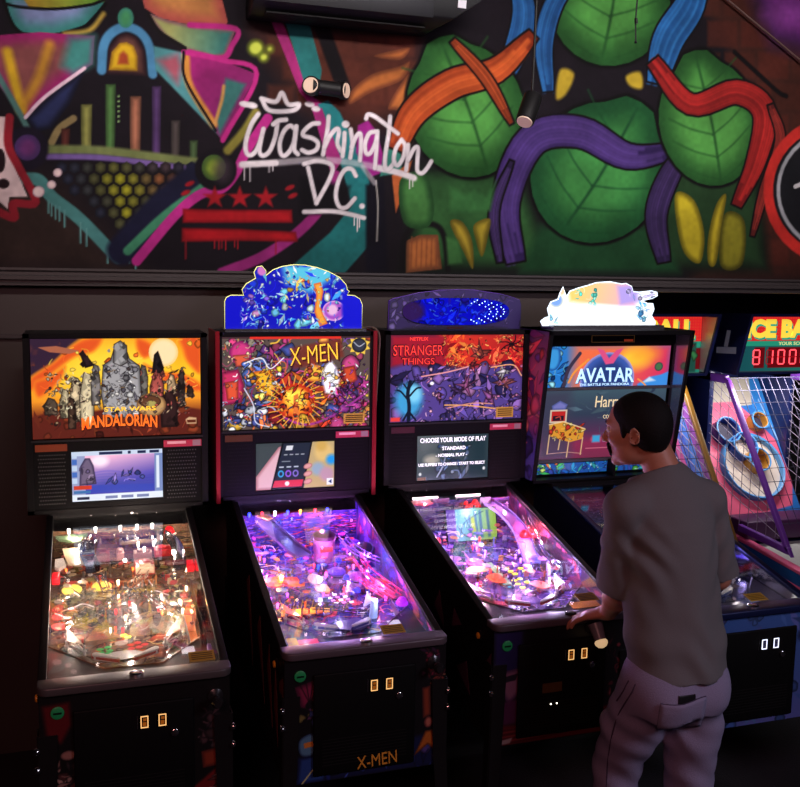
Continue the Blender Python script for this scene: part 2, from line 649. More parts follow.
mu.poly([(26, 118), (60, 86), (86, 70), (70, 104), (52, 128), (36, 132)], (40, 46, 84), edge=(20, 20, 34), ew=7)
mu.stroke([(26, 117), (45, 97), (85, 68)], 3, (215, 185, 200))
mu.stroke([(74, 118), (60, 128), (52, 142)], 6, (138, 120, 80), soft=1.5)
mu.stroke([(102, 70), (104, 46), (112, 33), (126, 27), (141, 33), (150, 48), (153, 74)], 8, (74, 132, 172), soft=2)
mu.poly([(107, 74), (109, 48), (118, 36), (127, 33), (137, 37), (145, 50), (147, 76)], (92, 58, 52), edge=(40, 24, 30), ew=6)
mu.poly([(109, 70), (112, 52), (120, 43), (127, 42), (134, 46), (138, 56), (138, 71)], (210, 170, 35), edge=(150, 110, 30), ew=4)
mu.poly([(118, 64), (120, 54), (124, 51), (128, 55), (129, 64)], (165, 70, 40), soft=3)
mu.ell((126, 18), 8, 10, (70, 145, 95), edge=(60, 130, 110), ew=5)
for x, y0, y1, w_, c in ((87, 104, 150, 11, (150, 150, 80)), (111, 84, 152, 10, (85, 128, 70)), (136, 96, 152, 11, (170, 110, 85)), (157, 86, 154, 9, (96, 66, 120)), (66, 128, 148, 9, (104, 52, 46)), (176, 120, 158, 9, (92, 82, 80)), (194, 140, 160, 8, (84, 110, 70))):
    mu.poly([(x - w_ / 2, y0), (x + w_ / 2, y0), (x + w_ / 2 - 1, y1), (x - w_ / 2, y1)], c, edge=tuple(q * 0.6 for q in c), ew=5)
for i in range(6):
    mu.ell((119, 96 + i * 5), 1, 1, (150, 190, 120), soft=1)
mu.stroke([(48, 149), (100, 150), (160, 157), (206, 163)], 8, (110, 120, 72), soft=3)
mu.stroke([(48, 156), (100, 157), (160, 164), (204, 170)], 5, (112, 88, 150), soft=2)
R = random.Random(4)
for r in range(6):
    for c in range(12):
        x, y = 62 + c * 13 + (r % 2) * 6.5, 167 + r * 11.2
        t = math.exp(-((x - 122) / 26) ** 2 - ((y - 176 - 0.25 * (x - 90)) / 18) ** 2)
        t = max(t, math.exp(-((x - 126) / 12) ** 2 - ((y - 205) / 18) ** 2))
        o = math.exp(-((x - 163) / 16) ** 2 - ((y - 180) / 12) ** 2)
        if abs(x - 122) > 78 - (y - 165) * 1.1:
            continue
        col = (40 + 135 * t + 80 * o, 42 + 130 * t + 30 * o, 60 - 20 * t - 10 * o)
        mu.poly([(x + 6 * math.cos(PI / 6 + k * PI / 3), y + 6.2 * math.sin(PI / 6 + k * PI / 3)) for k in range(6)], col, edge=tuple(q * 0.6 for q in col), ew=4)
mu.stroke([(30, 180), (75, 215), (125, 256)], 9, (34, 26, 26), soft=3)
mu.stroke([(26, 178), (40, 180), (52, 196), (80, 218), (118, 257)], 11, (70, 124, 122), soft=1.5)
for x, y, l in ((49, 200, 12), (52, 203, 12), (56, 205, 13), (60, 206, 14), (65, 210, 16), (81, 222, 20), (87, 228, 17), (108, 250, 12), (130, 250, 12), (136, 258, 14)):
    mu.stroke([(x, y), (x, y + l)], 1.6, (90, 140, 138), sm=False)
mu.ell((115, 254), 5, 5, (120, 180, 185), edge=(80, 140, 145), ew=3)
mu.stroke([(122, 250), (160, 208), (198, 176)], 26, (26, 26, 48), soft=5)
mu.stroke([(128, 250), (165, 215), (204, 186)], 8, (62, 128, 96), soft=2)
mu.stroke([(137, 260), (175, 215), (200, 194), (222, 188), (236, 172), (248, 148), (268, 118)], 9, (178, 44, 130), soft=1.5)
mu.ell((27, 148), 22, 22, (26, 20, 34), soft=3)
mu.ell((28, 147), 13, 13, (96, 46, 98), edge=(66, 44, 90), ew=8)
mu.ell((216, 169), 21, 21, (20, 16, 22), soft=2)
mu.ell((214, 167), 12, 13, (128, 150, 50), edge=(60, 84, 40), ew=9)
mu.ell((223, 170), 9, 12, (70, 56, 66), soft=9, a=0.7)
mu.poly([(-12, 115), (10, 117), (6, 145), (16, 168), (28, 196), (10, 196), (8, 208), (-12, 190)], (216, 190, 190))
mu.stroke([(10, 117), (9, 145), (20, 168), (36, 201), (14, 203), (14, 217), (-12, 205)], 7, (140, 32, 44), soft=1.5)
mu.ell((4, 183), 6, 5, (34, 20, 24))
mu.ell((1, 160), 5, 12, (34, 20, 24))
for x, y, r_ in ((39, 191, 6), (52, 184, 4.5), (58, 172, 4.5)):
    mu.ell((x, y), r_, r_ * 0.95, (222, 198, 196), edge=(180, 150, 160), ew=2)
# right side fans of the left piece
mu.poly([(136, -30), (215, -30), (228, 22), (225, 27), (190, 25), (160, 18), (145, 8)], (176, 116, 66), edge=(160, 74, 66), ew=16)
mu.poly([(146, 12), (168, 20), (195, 26), (236, 30), (226, 55), (215, 58), (185, 50), (164, 36)], (148, 152, 92), g=((170, 30), (225, 45), (52, 108, 104)), edge=(120, 84, 90), ew=5)
mu.stroke([(190, 25), (236, 29), (232, 46), (222, 58), (190, 52)], 5, (170, 40, 116), soft=1.5)
mu.stroke([(148, 14), (160, 32), (185, 48)], 4, (22, 18, 20))
mu.poly([(154, 46), (186, 53), (184, 70), (200, 95), (218, 125), (222, 138), (170, 84), (156, 70)], (76, 138, 142), soft=2)
mu.poly([(158, 60), (178, 54), (182, 66), (178, 84)], (150, 78, 92), soft=8)
mu.poly([(184, 52), (222, 60), (257, 74), (222, 140), (214, 128), (190, 92)], (150, 36, 108), g=((190, 70), (240, 110), (120, 34, 92)))
mu.poly([(226, 78), (246, 84), (220, 134), (216, 122)], (56, 108, 104), soft=4)
mu.stroke([(186, 56), (190, 85), (214, 124)], 7, (196, 132, 60), soft=3)
mu.stroke([(215, 124), (222, 100), (224, 86)], 3, (190, 140, 80), soft=2)
mu.stroke([(184, 52), (222, 60), (257, 74), (223, 140)], 4.5, (178, 42, 122), soft=1.5)
mu.stroke([(184, 52), (186, 80), (216, 130)], 2.5, (20, 14, 20))
mu.stroke([(228, 150), (245, 130), (256, 112)], 8, (128, 120, 52), soft=3)
for x, y, r_ in ((256, 48, 8), (264, 57, 5), (270, 49, 4)):
    mu.ell((x, y), r_, r_, (196, 208, 80), soft=5, edge=(120, 140, 40), ew=4)
# ---- middle stripes and panels
mu.poly([(271, 20), (282, 20), (312, 96), (330, 108), (322, 118), (300, 92)], (160, 44, 112))
mu.poly([(284, 18), (308, 18), (322, 70), (318, 96), (308, 94)], (38, 104, 104))
mu.poly([(310, 16), (326, 16), (352, 90), (340, 98)], (18, 14, 18), soft=3)
mu.poly([(318, 104), (328, 100), (340, 112), (358, 150), (372, 188), (368, 246), (345, 272), (284, 272), (330, 232), (352, 205), (340, 160)], (36, 120, 124), soft=2, g=((340, 110), (340, 270), (30, 96, 96)))
mu.poly([(312, 108), (322, 108), (342, 160), (332, 176)], (150, 42, 110))
mu.stroke([(222, 272), (262, 256), (300, 230), (326, 200), (336, 175)], 10, (140, 40, 110), soft=2)
mu.poly([(358, 125), (368, 120), (376, 130), (388, 170), (372, 176), (356, 152)], (140, 34, 120), soft=2)
mu.poly([(388, 128), (400, 140), (402, 172), (380, 176)], (48, 122, 106), soft=2)
mu.poly([(392, 175), (412, 160), (404, 190), (396, 212)], (178, 92, 48), soft=1.5)
mu.poly([(366, 185), (384, 176), (388, 272), (366, 272)], (16, 14, 24), soft=4)
mu.stroke([(376, 180), (378, 205), (377, 240)], 1.6, (150, 146, 140))
mu.poly([(300, 176), (350, 186), (344, 212), (300, 214)], (16, 13, 18), soft=6)
# honey-coloured feather shapes
for p in ([(352, 90), (372, 74), (400, 66), (410, 62), (402, 80), (372, 92), (350, 104)], [(388, 108), (398, 88), (410, 74), (414, 96), (404, 122), (396, 138), (398, 112)], [(374, 56), (396, 50), (410, 48), (400, 60)]):
    mu.poly(p, (172, 100, 50), edge=(104, 56, 36), ew=6, sm=True)


# ---- right: big green leaves crossed by loose paint ribbons, with petals below
def leaf(c, rx, ry, rot, hi=(78, 146, 66), lo=(34, 78, 36)):
    cr, sr = math.cos(rot), math.sin(rot)

    def L(u, w):
        return (c[0] + rx * u * cr - ry * w * sr, c[1] + rx * u * sr + ry * w * cr)
    P = [L(math.sin(t), -math.cos(t) * (1.14 if math.cos(t) > 0.97 else 1.0)) for t in np.linspace(0, 2 * PI, 26, endpoint=False)]
    mu.stroke(P, 6, (12, 11, 12), closed=True, soft=3)
    mu.poly(P, hi, edge=lo, ew=min(rx, ry) * 0.75)
    mu.stroke([L(0, -1.05), L(0.05, 0), L(0, 0.95)], 3, lo, soft=3)
    for k in range(5):
        w = -0.7 + k * 0.36
        for sx in (-1, 1):
            mu.stroke([L(0.02, w + 0.18), L(sx * 0.4, w + 0.02), L(sx * 0.78, w - 0.2)], 1.8, lo, soft=2.5, a=0.8)


def swoosh(pts, w, col, dark):
    w *= 1.3
    R_ = random.Random(int(pts[0][0] * 7 + pts[0][1]))
    P = smooth_curve(pts, 6)
    D = np.gradient(P, axis=0)
    N = np.stack([-D[:, 1], D[:, 0]], 1) / np.maximum(np.hypot(D[:, 0], D[:, 1]), 1e-6)[:, None]
    t = np.linspace(0, 1, len(P))
    prof = (0.35 + 0.65 * np.sin(PI * np.clip(t * 0.9 + 0.08, 0, 1)) ** 0.7)[:, None]
    edge = np.concatenate([P + N * w * 0.5 * prof, (P - N * w * 0.5 * prof)[::-1]])
    mu.poly(edge, dark, soft=1.5)
    for k in range(9):
        f = -0.44 + 0.11 * k
        q = R_.uniform(0.25, 1.0) * (1 - 0.5 * abs(f))
        c_ = tuple(a * q + b_ * (1 - q) for a, b_ in zip(col, dark))
        a0, a1 = int(R_.uniform(0, 0.15) * len(P)), int(R_.uniform(0.85, 1) * len(P))
        S_ = (P + N * w * f * prof)[a0:a1]
        mu.stroke(S_, w * 0.12, c_, soft=w * 0.09, sm=False, a=0.9)
    mu.stroke(edge, 2.2, (14, 10, 12), closed=True, sm=False, soft=1.5)


mu.poly([(420, 165), (520, 165), (560, 272), (400, 272)], (44, 84, 44), soft=14, edge=(20, 30, 22), ew=20)
mu.poly([(640, 150), (760, 160), (770, 272), (640, 272)], (34, 60, 34), soft=14, edge=(20, 26, 20), ew=20)
mu.poly([(540, 225), (660, 225), (680, 272), (520, 272)], (28, 66, 38), soft=12)
leaf((610, 4), 60, 62, 0.15)
swoosh([(496, 92), (516, 50), (524, 10), (512, -30)], 20, (52, 120, 186), (22, 54, 100))
swoosh([(548, 92), (544, 40), (560, -6), (600, -34)], 16, (52, 120, 186), (22, 54, 100))
swoosh([(656, 84), (668, 40), (690, 4), (700, -40)], 26, (52, 124, 190), (22, 60, 110))
for p in ([(560, 70), (574, 74), (566, 94), (556, 98)], [(626, 76), (640, 72), (642, 88), (630, 86)]):
    mu.poly(p, (176, 150, 44), soft=4, sm=True)
leaf((466, 110), 58, 68, -0.35)
swoosh([(396, 150), (414, 112), (452, 84), (496, 70), (534, 34)], 24, (206, 96, 44), (120, 42, 22))
swoosh([(452, 40), (486, 78), (512, 124)], 10, (190, 86, 44), (110, 42, 22))
leaf((598, 172), 66, 72, 0.55, (62, 134, 66), (26, 74, 40))
swoosh([(516, 262), (506, 200), (532, 140), (580, 132), (628, 156), (676, 150)], 26, (84, 60, 128), (44, 30, 76))
swoosh([(664, 262), (656, 214), (672, 170), (690, 150)], 18, (78, 56, 112), (40, 30, 62))
swoosh([(500, 262), (494, 210), (512, 160)], 9, (78, 56, 112), (40, 30, 62))
leaf((709, 122), 50, 64, -0.2)
swoosh([(652, 60), (690, 104), (736, 92), (764, 112), (756, 160), (736, 206)], 20, (190, 44, 40), (104, 22, 24))
swoosh([(770, 104), (780, 140), (764, 190), (752, 236)], 9, (156, 50, 42), (88, 30, 28))
mu.stroke([(734, 52), (758, 74), (778, 92), (786, 96)], 5, (14, 10, 12), soft=2)
# petals
for p, c in (([(676, 192), (694, 200), (704, 232), (700, 262), (684, 252), (676, 220)], (190, 172, 40)), ([(708, 236), (716, 204), (726, 194), (722, 222), (716, 262), (708, 262)], (186, 166, 40)), ([(724, 214), (744, 220), (742, 264), (720, 264)], (130, 124, 34)),
             ([(450, 222), (462, 221), (472, 240), (473, 268), (464, 252)], (176, 152, 48)), ([(474, 224), (490, 218), (488, 236), (482, 256), (476, 240)], (170, 150, 46))):
    mu.poly(p, c, edge=tuple(q * 0.55 for q in c), ew=8, sm=True)
mu.poly([(406, 240), (420, 234), (438, 234), (442, 268), (406, 272)], (166, 98, 52), edge=(100, 60, 40), ew=8)
for i in range(6):
    mu.stroke([(412 + i * 5, 236), (411 + i * 5, 268)], 1.6, (120, 66, 40), a=0.7)
mu.stroke([(410, 224), (434, 224), (444, 236), (448, 268)], 6, (18, 15, 18), soft=3)
mu.stroke([(402, 268), (404, 240), (412, 226)], 6, (18, 15, 18), soft=3)
mu.poly([(400, 180), (424, 172), (434, 204), (428, 226), (404, 222)], (64, 116, 58), edge=(32, 66, 34), ew=10, sm=True)
mu.poly([(446, 236), (458, 240), (462, 262), (448, 264)], (58, 108, 56), soft=4)
mu.poly([(450, 186), (464, 194), (474, 190), (486, 196), (496, 180), (490, 210), (450, 212)], (52, 104, 54), soft=5)
# round red-rimmed badge running out of the picture
mu.ell((838, 190), 74, 74, (24, 24, 28), edge=(40, 40, 44), ew=14)
mu.stroke([(838 + 70 * math.cos(t), 190 + 70 * math.sin(t)) for t in np.linspace(0, 2 * PI, 40)], 13, (196, 46, 40), sm=False, soft=2)
mu.stroke([(838 + 60 * math.cos(t), 190 + 60 * math.sin(t)) for t in np.linspace(0, 2 * PI, 40)], 5, (160, 160, 164), sm=False, soft=2)
mu.stroke([(795, 186), (815, 180), (840, 196)], 5, (214, 210, 210))
# ---- flag and tag lettering
for cx in (215, 240, 266):
    P = []
    for k in range(10):
        r_ = 12 if k % 2 == 0 else 5
        P.append((cx + r_ * math.sin(k * PI / 5), 197 - r_ * 0.95 * math.cos(k * PI / 5)))
    mu.poly(P, (160, 26, 36), soft=2.5)
for x, y in ((290, 187), (293, 195), (190, 183), (186, 192)):
    mu.ell((x, y), 5, 2.4, (150, 26, 36), -0.4, soft=2)
mu.poly([(183, 208), (240, 209), (292, 209), (293, 222), (240, 222), (183, 222)], (164, 26, 34), edge=(120, 16, 26), ew=4, soft=2)
mu.poly([(182, 227), (240, 228), (296, 231), (298, 241), (240, 240), (182, 241)], (160, 24, 32), edge=(116, 16, 24), ew=4, soft=2)
for x, l in ((186, 17), (215, 6), (219, 7), (222, 6), (226, 8), (235, 5), (238, 7), (276, 12)):
    mu.stroke([(x, 239), (x, 241 + l)], 1.2, (140, 24, 34), sm=False)
WH = (212, 204, 208)


def tagp(pts):
    return [(235 + x / 3.902, 85 + y / 3.902) for x, y in pts]


mu.stroke(tagp([(25, 310), (150, 302), (330, 290), (480, 305), (600, 330), (700, 362)]), 6.2, (206, 200, 204), soft=2.5, a=0.6)
mu.stroke(tagp([(30, 308), (160, 302)]), 5.5, WH, soft=1.5)
mu.stroke(tagp([(560, 322), (640, 340), (698, 360)]), 5.5, WH, soft=1.5)
mu.stroke(tagp([(500, 318), (545, 380)]), 5, (190, 186, 190), soft=2, a=0.6)
for pts in ([(92, 112), (66, 150), (44, 215), (44, 258), (60, 272), (82, 256), (100, 215), (112, 170), (100, 222), (96, 258), (110, 274), (136, 256), (158, 200), (166, 150)],
            [(150, 152), (170, 138), (200, 134)], [(236, 172), (216, 158), (192, 178), (176, 222), (178, 262), (194, 274), (218, 250), (234, 208), (238, 172)], [(240, 160), (234, 210), (232, 250), (246, 268)],
            [(328, 148), (300, 152), (270, 178), (268, 196), (302, 206), (324, 224), (318, 250), (288, 262), (262, 252)],
            [(366, 122), (362, 170), (352, 225), (344, 270)], [(350, 240), (372, 196), (396, 170), (406, 180), (400, 226), (414, 256)],
            [(428, 186), (426, 228), (420, 276)], [(452, 172), (458, 226), (450, 282)], [(456, 240), (474, 198), (490, 190), (492, 240), (488, 292)],
            [(548, 180), (524, 188), (508, 226), (512, 264), (530, 262), (550, 220), (556, 180), (552, 250), (546, 322)],
            [(606, 122), (600, 190), (588, 262), (586, 316), (600, 326), (622, 300)], [(512, 130), (520, 114), (546, 122), (590, 154), (636, 188)],
            [(650, 212), (628, 246), (620, 290), (634, 312), (656, 282), (664, 236), (650, 212)],
            [(676, 232), (674, 280), (668, 330)], [(676, 290), (698, 248), (714, 244), (712, 292), (712, 332), (730, 342), (750, 322), (766, 296)],
            [(286, 320), (300, 380), (318, 458)], [(270, 306), (320, 294), (368, 304), (382, 326), (362, 380), (318, 458)],
            [(472, 352), (456, 326), (428, 330), (404, 374), (394, 430), (408, 472), (436, 474), (468, 440)],
            [(270, 492), (380, 490), (450, 502), (504, 516)],
            [(104, 52), (136, 98), (226, 98), (250, 74), (208, 74), (184, 30), (160, 64), (104, 52)]):
    mu.stroke(tagp(pts), 4.7, (120, 112, 118), soft=2.5, a=0.5)
    mu.stroke(tagp(pts), 4.1, WH, soft=1.2)
for x, y, rx, ry in ((432, 152, 4, 3.6), (496, 470, 2.8, 2.8), (66, 78, 6, 3.2), (40, 74, 6, 3), (292, 74, 5, 2.8), (316, 92, 4.5, 2.8)):
    mu.ell(tagp([(x, y)])[0], rx, ry, WH, 0.2, soft=1.5)
for x, y, l in ((38, 318, 50), (60, 318, 56), (134, 308, 30), (148, 308, 24), (682, 366, 36), (694, 368, 26), (466, 514, 30), (478, 516, 52), (486, 516, 36)):
    mu.stroke(tagp([(x, y), (x, y + l)]), 1.1, WH, sm=False)
mu.mottle(0.12, 22, 3)
mu.mottle(0.05, 4, 5)
MURALM = art_mat('spray_paint_on_wall', 0.85, spec=0.12)
mural = grid_obj('wall_mural', mu, (MX0, YW - 0.004, MZ1), (MX1 - MX0, 0, 0), (0, 0, MZ0 - MZ1), MURALM, gain=0.80)
tag(mural, 'large spray-painted wall mural with green leaves, ribbons and white Washington DC lettering', 'mural')
del mu

# ------------------------------------------------------------------ fixtures on the wall and hanging from the ceiling
ac = empty('air_conditioner', (0.72, YW - 0.115, 3.27))
tag(ac, 'black wall-mounted air conditioner at the top above the mural lettering', 'air conditioner')
ACM = mat('black_plastic', (0.007, 0.007, 0.008), 0.5, spec=0.2)
prof = [(0.115, 0.30), (-0.06, 0.30), (-0.10, 0.25), (-0.115, 0.12), (-0.10, 0.04), (-0.03, 0.0), (0.115, 0.0)]
th = 0.0
Rm = Matrix.Rotation(th, 4, 'Y')
acb = MB().prism(prof, -0.58, 0.45, 'x', M=Rm)
acb.v = [(0.25 + 0.20 * min(1.0, max(0.0, z / 0.10)) if x > 0 else x, y, z) for x, y, z in acb.v]
acb.build('body', ACM, ac, bevel=0.006)
MB().prism([(-0.118, 0.13), (-0.105, 0.035), (-0.112, 0.03), (-0.126, 0.13)], -0.54, 0.22, 'x', M=Rm).build('air_flap', mat('black_gloss_plastic', (0.012, 0.012, 0.014), 0.4, spec=0.25), ac, bevel=0.002)
MB().box(-0.52, 0.20, -0.06, 0.02, -0.004, 0.002, M=Rm).build('air_outlet', BLACKM, ac)
lb = MB().prism([(-0.1135, 0.085), (-0.1185, 0.118), (-0.110, 0.118), (-0.105, 0.085)], 0.335, 0.375, 'x').build('display_label', plast(200, 200, 205), ac)
lb['label'] = 'small white sticker'
cvx = 0
ws = empty('wall_spotlight', (0.50, YW - 0.06, 2.992))
tag(ws, 'black twin-ended tube spotlight fixed on the mural above the lettering', 'wall lamp')
d = Vector((0.98, 0.06, -0.05)).normalized()
MB().frus(-d * 0.075, d * 0.075, 0.033, 0.033, 24).build('lamp_tube', BLACK, ws)
MB().box(-0.02, 0.02, 0.02, 0.058, -0.02, 0.02).build('wall_mount', BLACK, ws)
LENS = mat('frosted_lens', srgb(205, 180, 160), 0.25, emit=srgb(190, 160, 140), es=0.25)
dl = Vector((-0.5, -0.85, 0.1)).normalized()
MB().frus(-d * 0.075 - dl * 0.012, -d * 0.075 + dl * 0.014, 0.042, 0.042, 24).build('lamp_end', BLACK, ws)
MB().frus(-d * 0.075 + dl * 0.012, -d * 0.075 + dl * 0.018, 0.036, 0.034, 24).build('lens', LENS, ws)
dr = Vector((0.75, -0.65, -0.05)).normalized()
MB().frus(d * 0.075 - dr * 0.012, d * 0.075 + dr * 0.014, 0.04, 0.04, 24).build('lamp_end', BLACK, ws)
MB().frus(d * 0.075 + dr * 0.012, d * 0.075 + dr * 0.018, 0.034, 0.032, 24).build('lens', LENS, ws)
pq = px_y(532, 100, 0.05)
sp = empty('ceiling_spotlight', tuple(pq))
tag(sp, 'small black spotlight head hanging on a thin rod before the green and purple mural shapes', 'ceiling lamp')
MB().frus((0, 0, 0), (0.02, 0, 4.3 - pq[2]), 0.006, 0.006, 10).build('rod', BLACK, sp)
dd = Vector((-0.42, -0.35, -0.8)).normalized()
MB().frus(-dd * 0.02, dd * 0.125, 0.042, 0.042, 24).build('lamp_head', BLACK, sp, bevel=0.004)
MB().frus(dd * 0.122, dd * 0.13, 0.036, 0.034, 24).build('lens', LENS, sp)
pq = px_y(635, 42, 0.25)
cb = MB().tube([(0.0, 0, 4.3 - pq[2]), (0.004, 0, 0.25), (-0.002, 0, 0.1), (0.004, 0, 0.0)], 0.004, 8).frus((0.002, 0, 0.085), (0, 0, 0.11), 0.008, 0.008).ball((0.004, 0, 0), 0.007)
tag(cb.build('hanging_cable', BLACK, None, loc=tuple(pq)), 'thin black cable with a small inline plug hanging before the green shape at the top', 'cable')
a1, a2 = px_y(716, -10, YW - 0.03), px_y(812, 70, YW - 0.03)
cdt = MB().tube([a1 + (a1 - a2) * 0.6, a1, a2, a2 + (a2 - a1) * 0.6], 0.005, 8)
tag(cdt.build('conduit', mat('brown_painted_pipe', srgb(90, 66, 60), 0.5), None), 'thin brown pipe running diagonally down the mural in the upper right corner', 'pipe')

# ------------------------------------------------------------------ pinball machines
PF_Y0, PF_Z0, PF_A, PF_L, PF_W = -1.04, 0.875, math.radians(6.5), 1.02, 0.52
GL0, GL1 = (-1.035, 0.948), (-0.005, 1.183)        # glass front and back edge (y, z)
AMBER = lamp_mat(255, 196, 120, 1.0)
AMBERD = lamp_mat(150, 80, 20, 0.6)
COOLW = lamp_mat(225, 230, 255, 1.8)
SCREEND = mat('speaker_mesh', (0.009, 0.0085, 0.009), 0.7, spec=0.15)


def glow_sheet(name, cv, x0, x1, z0, z1, y, m, parent, gain=1.0, y1=None):
    y1 = y if y1 is None else y1
    return grid_obj(name, cv, (x0, y, z1), (x1 - x0, 0, 0), (0, y1 - y, z0 - z1), m, parent, gain=gain)


def std_head(root, s):
    hw, ht, hb, hd = s.get('hw', 0.352), 1.915, 1.198, 0.235
    tilt = s.get('tilt', (0.0, 0.0))            # y of the front plane at top and bottom
    yf = lambda z: lerp(tilt[1], tilt[0], (z - hb) / (ht - hb))
    hm = MB()
    hm.prism([(yf(hb) + 0.012, hb), (yf(ht) + 0.012, ht), (hd, ht), (hd, hb)], -hw + 0.002, hw - 0.002, 'x')
    hm.build('backbox', s.get('headm', BLACK), root)

    def bar_x(x0, x1, z0, z1, d0=-0.006, d1=0.0125, mb=None):
        return (mb or MB()).prism([(yf(z0) + d0, z0), (yf(z1) + d0, z1), (yf(z1) + d1, z1), (yf(z0) + d1, z0)], x0, x1, 'x')
    f = MB()
    bar_x(-hw, -hw + s.get('fw', 0.024), hb, ht, mb=f)
    bar_x(hw - s.get('fw', 0.024), hw, hb, ht, mb=f)
    bar_x(-hw, hw, ht - s.get('ft', 0.017), ht, mb=f)
    bar_x(-hw, hw, hb, hb + 0.016, mb=f)
    f.build('head_frame', s.get('framem', mat('satin_black_trim', (0.006, 0.0055, 0.006), 0.6, spec=0.12)), root)
    if 'armor' in s:
        for sx in (-1, 1):
            MB().box(sx * hw, sx * (hw + 0.005), -0.012, hd - 0.02, hb - 0.01, ht + 0.004).box(sx * (hw - 0.012), sx * (hw + 0.005), -0.014, -0.007, hb - 0.01, ht + 0.004).build('side_armor', s['armor'], root)
    zt, zb = s.get('tz', (1.895, 1.500))
    tw = s.get('tw', 0.325)
    bg = glow_sheet('backglass', s['art'](), -tw, tw, zb, zt, yf(zt) + 0.002, art_mat('lit_backglass_%s' % s['id'], 0.25, lit=s.get('artlit', 1.0), base=0.25), root, y1=yf(zb) + 0.002)
    for it, t in enumerate(s.get('titles', [])):
        to = text_obj('title_lettering', t[0], t[1], t[2], t[3], t[4], yf(t[2]) - 0.0005 - 0.0006 * it, t[5], bg, rot=t[6] if len(t) > 6 else 0, shear=t[7] if len(t) > 7 else 0, arch=t[8] if len(t) > 8 else 0, bold=t[9] if len(t) > 9 else 0)
        if t[0] in s.get('nolabel', ()):
            pass
    # speaker panel with screen
    if 'scr' in s:
        x0, x1, z0, z1 = s['scr']
        sp = MB()
        sp.box(-hw + 0.024, x0 - 0.004, -0.002, 0.012, hb + 0.016, zb - 0.006)
        sp.box(x1 + 0.004, hw - 0.024, -0.002, 0.012, hb + 0.016, zb - 0.006)
        sp.box(x0 - 0.004, x1 + 0.004, -0.002, 0.012, hb + 0.016, z0 - 0.004)
        sp.box(x0 - 0.004, x1 + 0.004, -0.002, 0.012, z1 + 0.004, zb - 0.006)
        spo = sp.build('speaker_panel', mat('black_panel', (0.004, 0.0036, 0.004), 0.75, spec=0.12), root)
        MB().box(-hw + 0.02, hw - 0.02, -0.008, -0.001, zb - 0.012, zb - 0.004).build('panel_strip', mat('grey_strip', (0.03, 0.029, 0.03), 0.4, 0.4), spo)
        for sx in (-1, 1):
            gx0, gx1 = (-hw + 0.045, x0 - 0.02) if sx < 0 else (x1 + 0.02, hw - 0.045)
            gm = MB()
            nx, nz = 11, 14
            for i in range(nx):
                for j in range(nz):
                    xx = lerp(gx0, gx1, (i + 0.5 * (j % 2)) / nx)
                    zz = lerp(hb + 0.04, zb - 0.065, j / (nz - 1))
                    gm.box(xx - 0.0022, xx + 0.0022, -0.0032, -0.002, zz - 0.0022, zz + 0.0022)
            gm.build('speaker_grille', s.get('grillem', SCREEND), spo, smooth=False)
        sc_ = glow_sheet('display_screen', s['screen'](), x0, x1, z0, z1, -0.001, art_mat('lit_screen_%s' % s['id'], 0.2, lit=s.get('scrlit', 1.0), base=0.1), root)
        for t in s.get('scrtext', []):
            text_obj('screen_text', t[0], t[1], t[2], t[3], t[4], -0.0022, t[5], sc_, bold=0.015)
        bd = MB().box(-hw + 0.034, x0 - 0.015, -0.0036, -0.002, zb - 0.05, zb - 0.022).build('model_badge', s['badgem'], spo)
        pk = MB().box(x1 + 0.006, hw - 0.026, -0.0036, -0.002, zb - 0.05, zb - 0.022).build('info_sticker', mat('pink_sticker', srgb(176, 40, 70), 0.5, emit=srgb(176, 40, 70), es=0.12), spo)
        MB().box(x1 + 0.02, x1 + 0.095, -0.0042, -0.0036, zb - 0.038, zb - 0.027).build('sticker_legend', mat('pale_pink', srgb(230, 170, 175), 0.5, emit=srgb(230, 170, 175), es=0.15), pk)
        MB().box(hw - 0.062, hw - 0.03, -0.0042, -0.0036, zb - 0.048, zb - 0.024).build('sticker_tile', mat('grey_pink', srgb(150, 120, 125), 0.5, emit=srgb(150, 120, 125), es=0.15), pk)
    if 'notice' in s:
        nx0, nx1, nz0, nz1 = s['notice']
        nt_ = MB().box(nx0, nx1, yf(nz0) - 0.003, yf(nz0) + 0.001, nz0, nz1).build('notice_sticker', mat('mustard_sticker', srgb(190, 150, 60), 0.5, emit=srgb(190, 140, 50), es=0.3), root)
        for k in range(4):
            z = lerp(nz1, nz0, 0.2 + k * 0.2)
            MB().box(nx0 + 0.008, nx1 - 0.008, yf(nz0) - 0.0036, yf(nz0) - 0.003, z - 0.0022, z + 0.0022).build('sticker_line', plast(70, 45, 10), nt_)


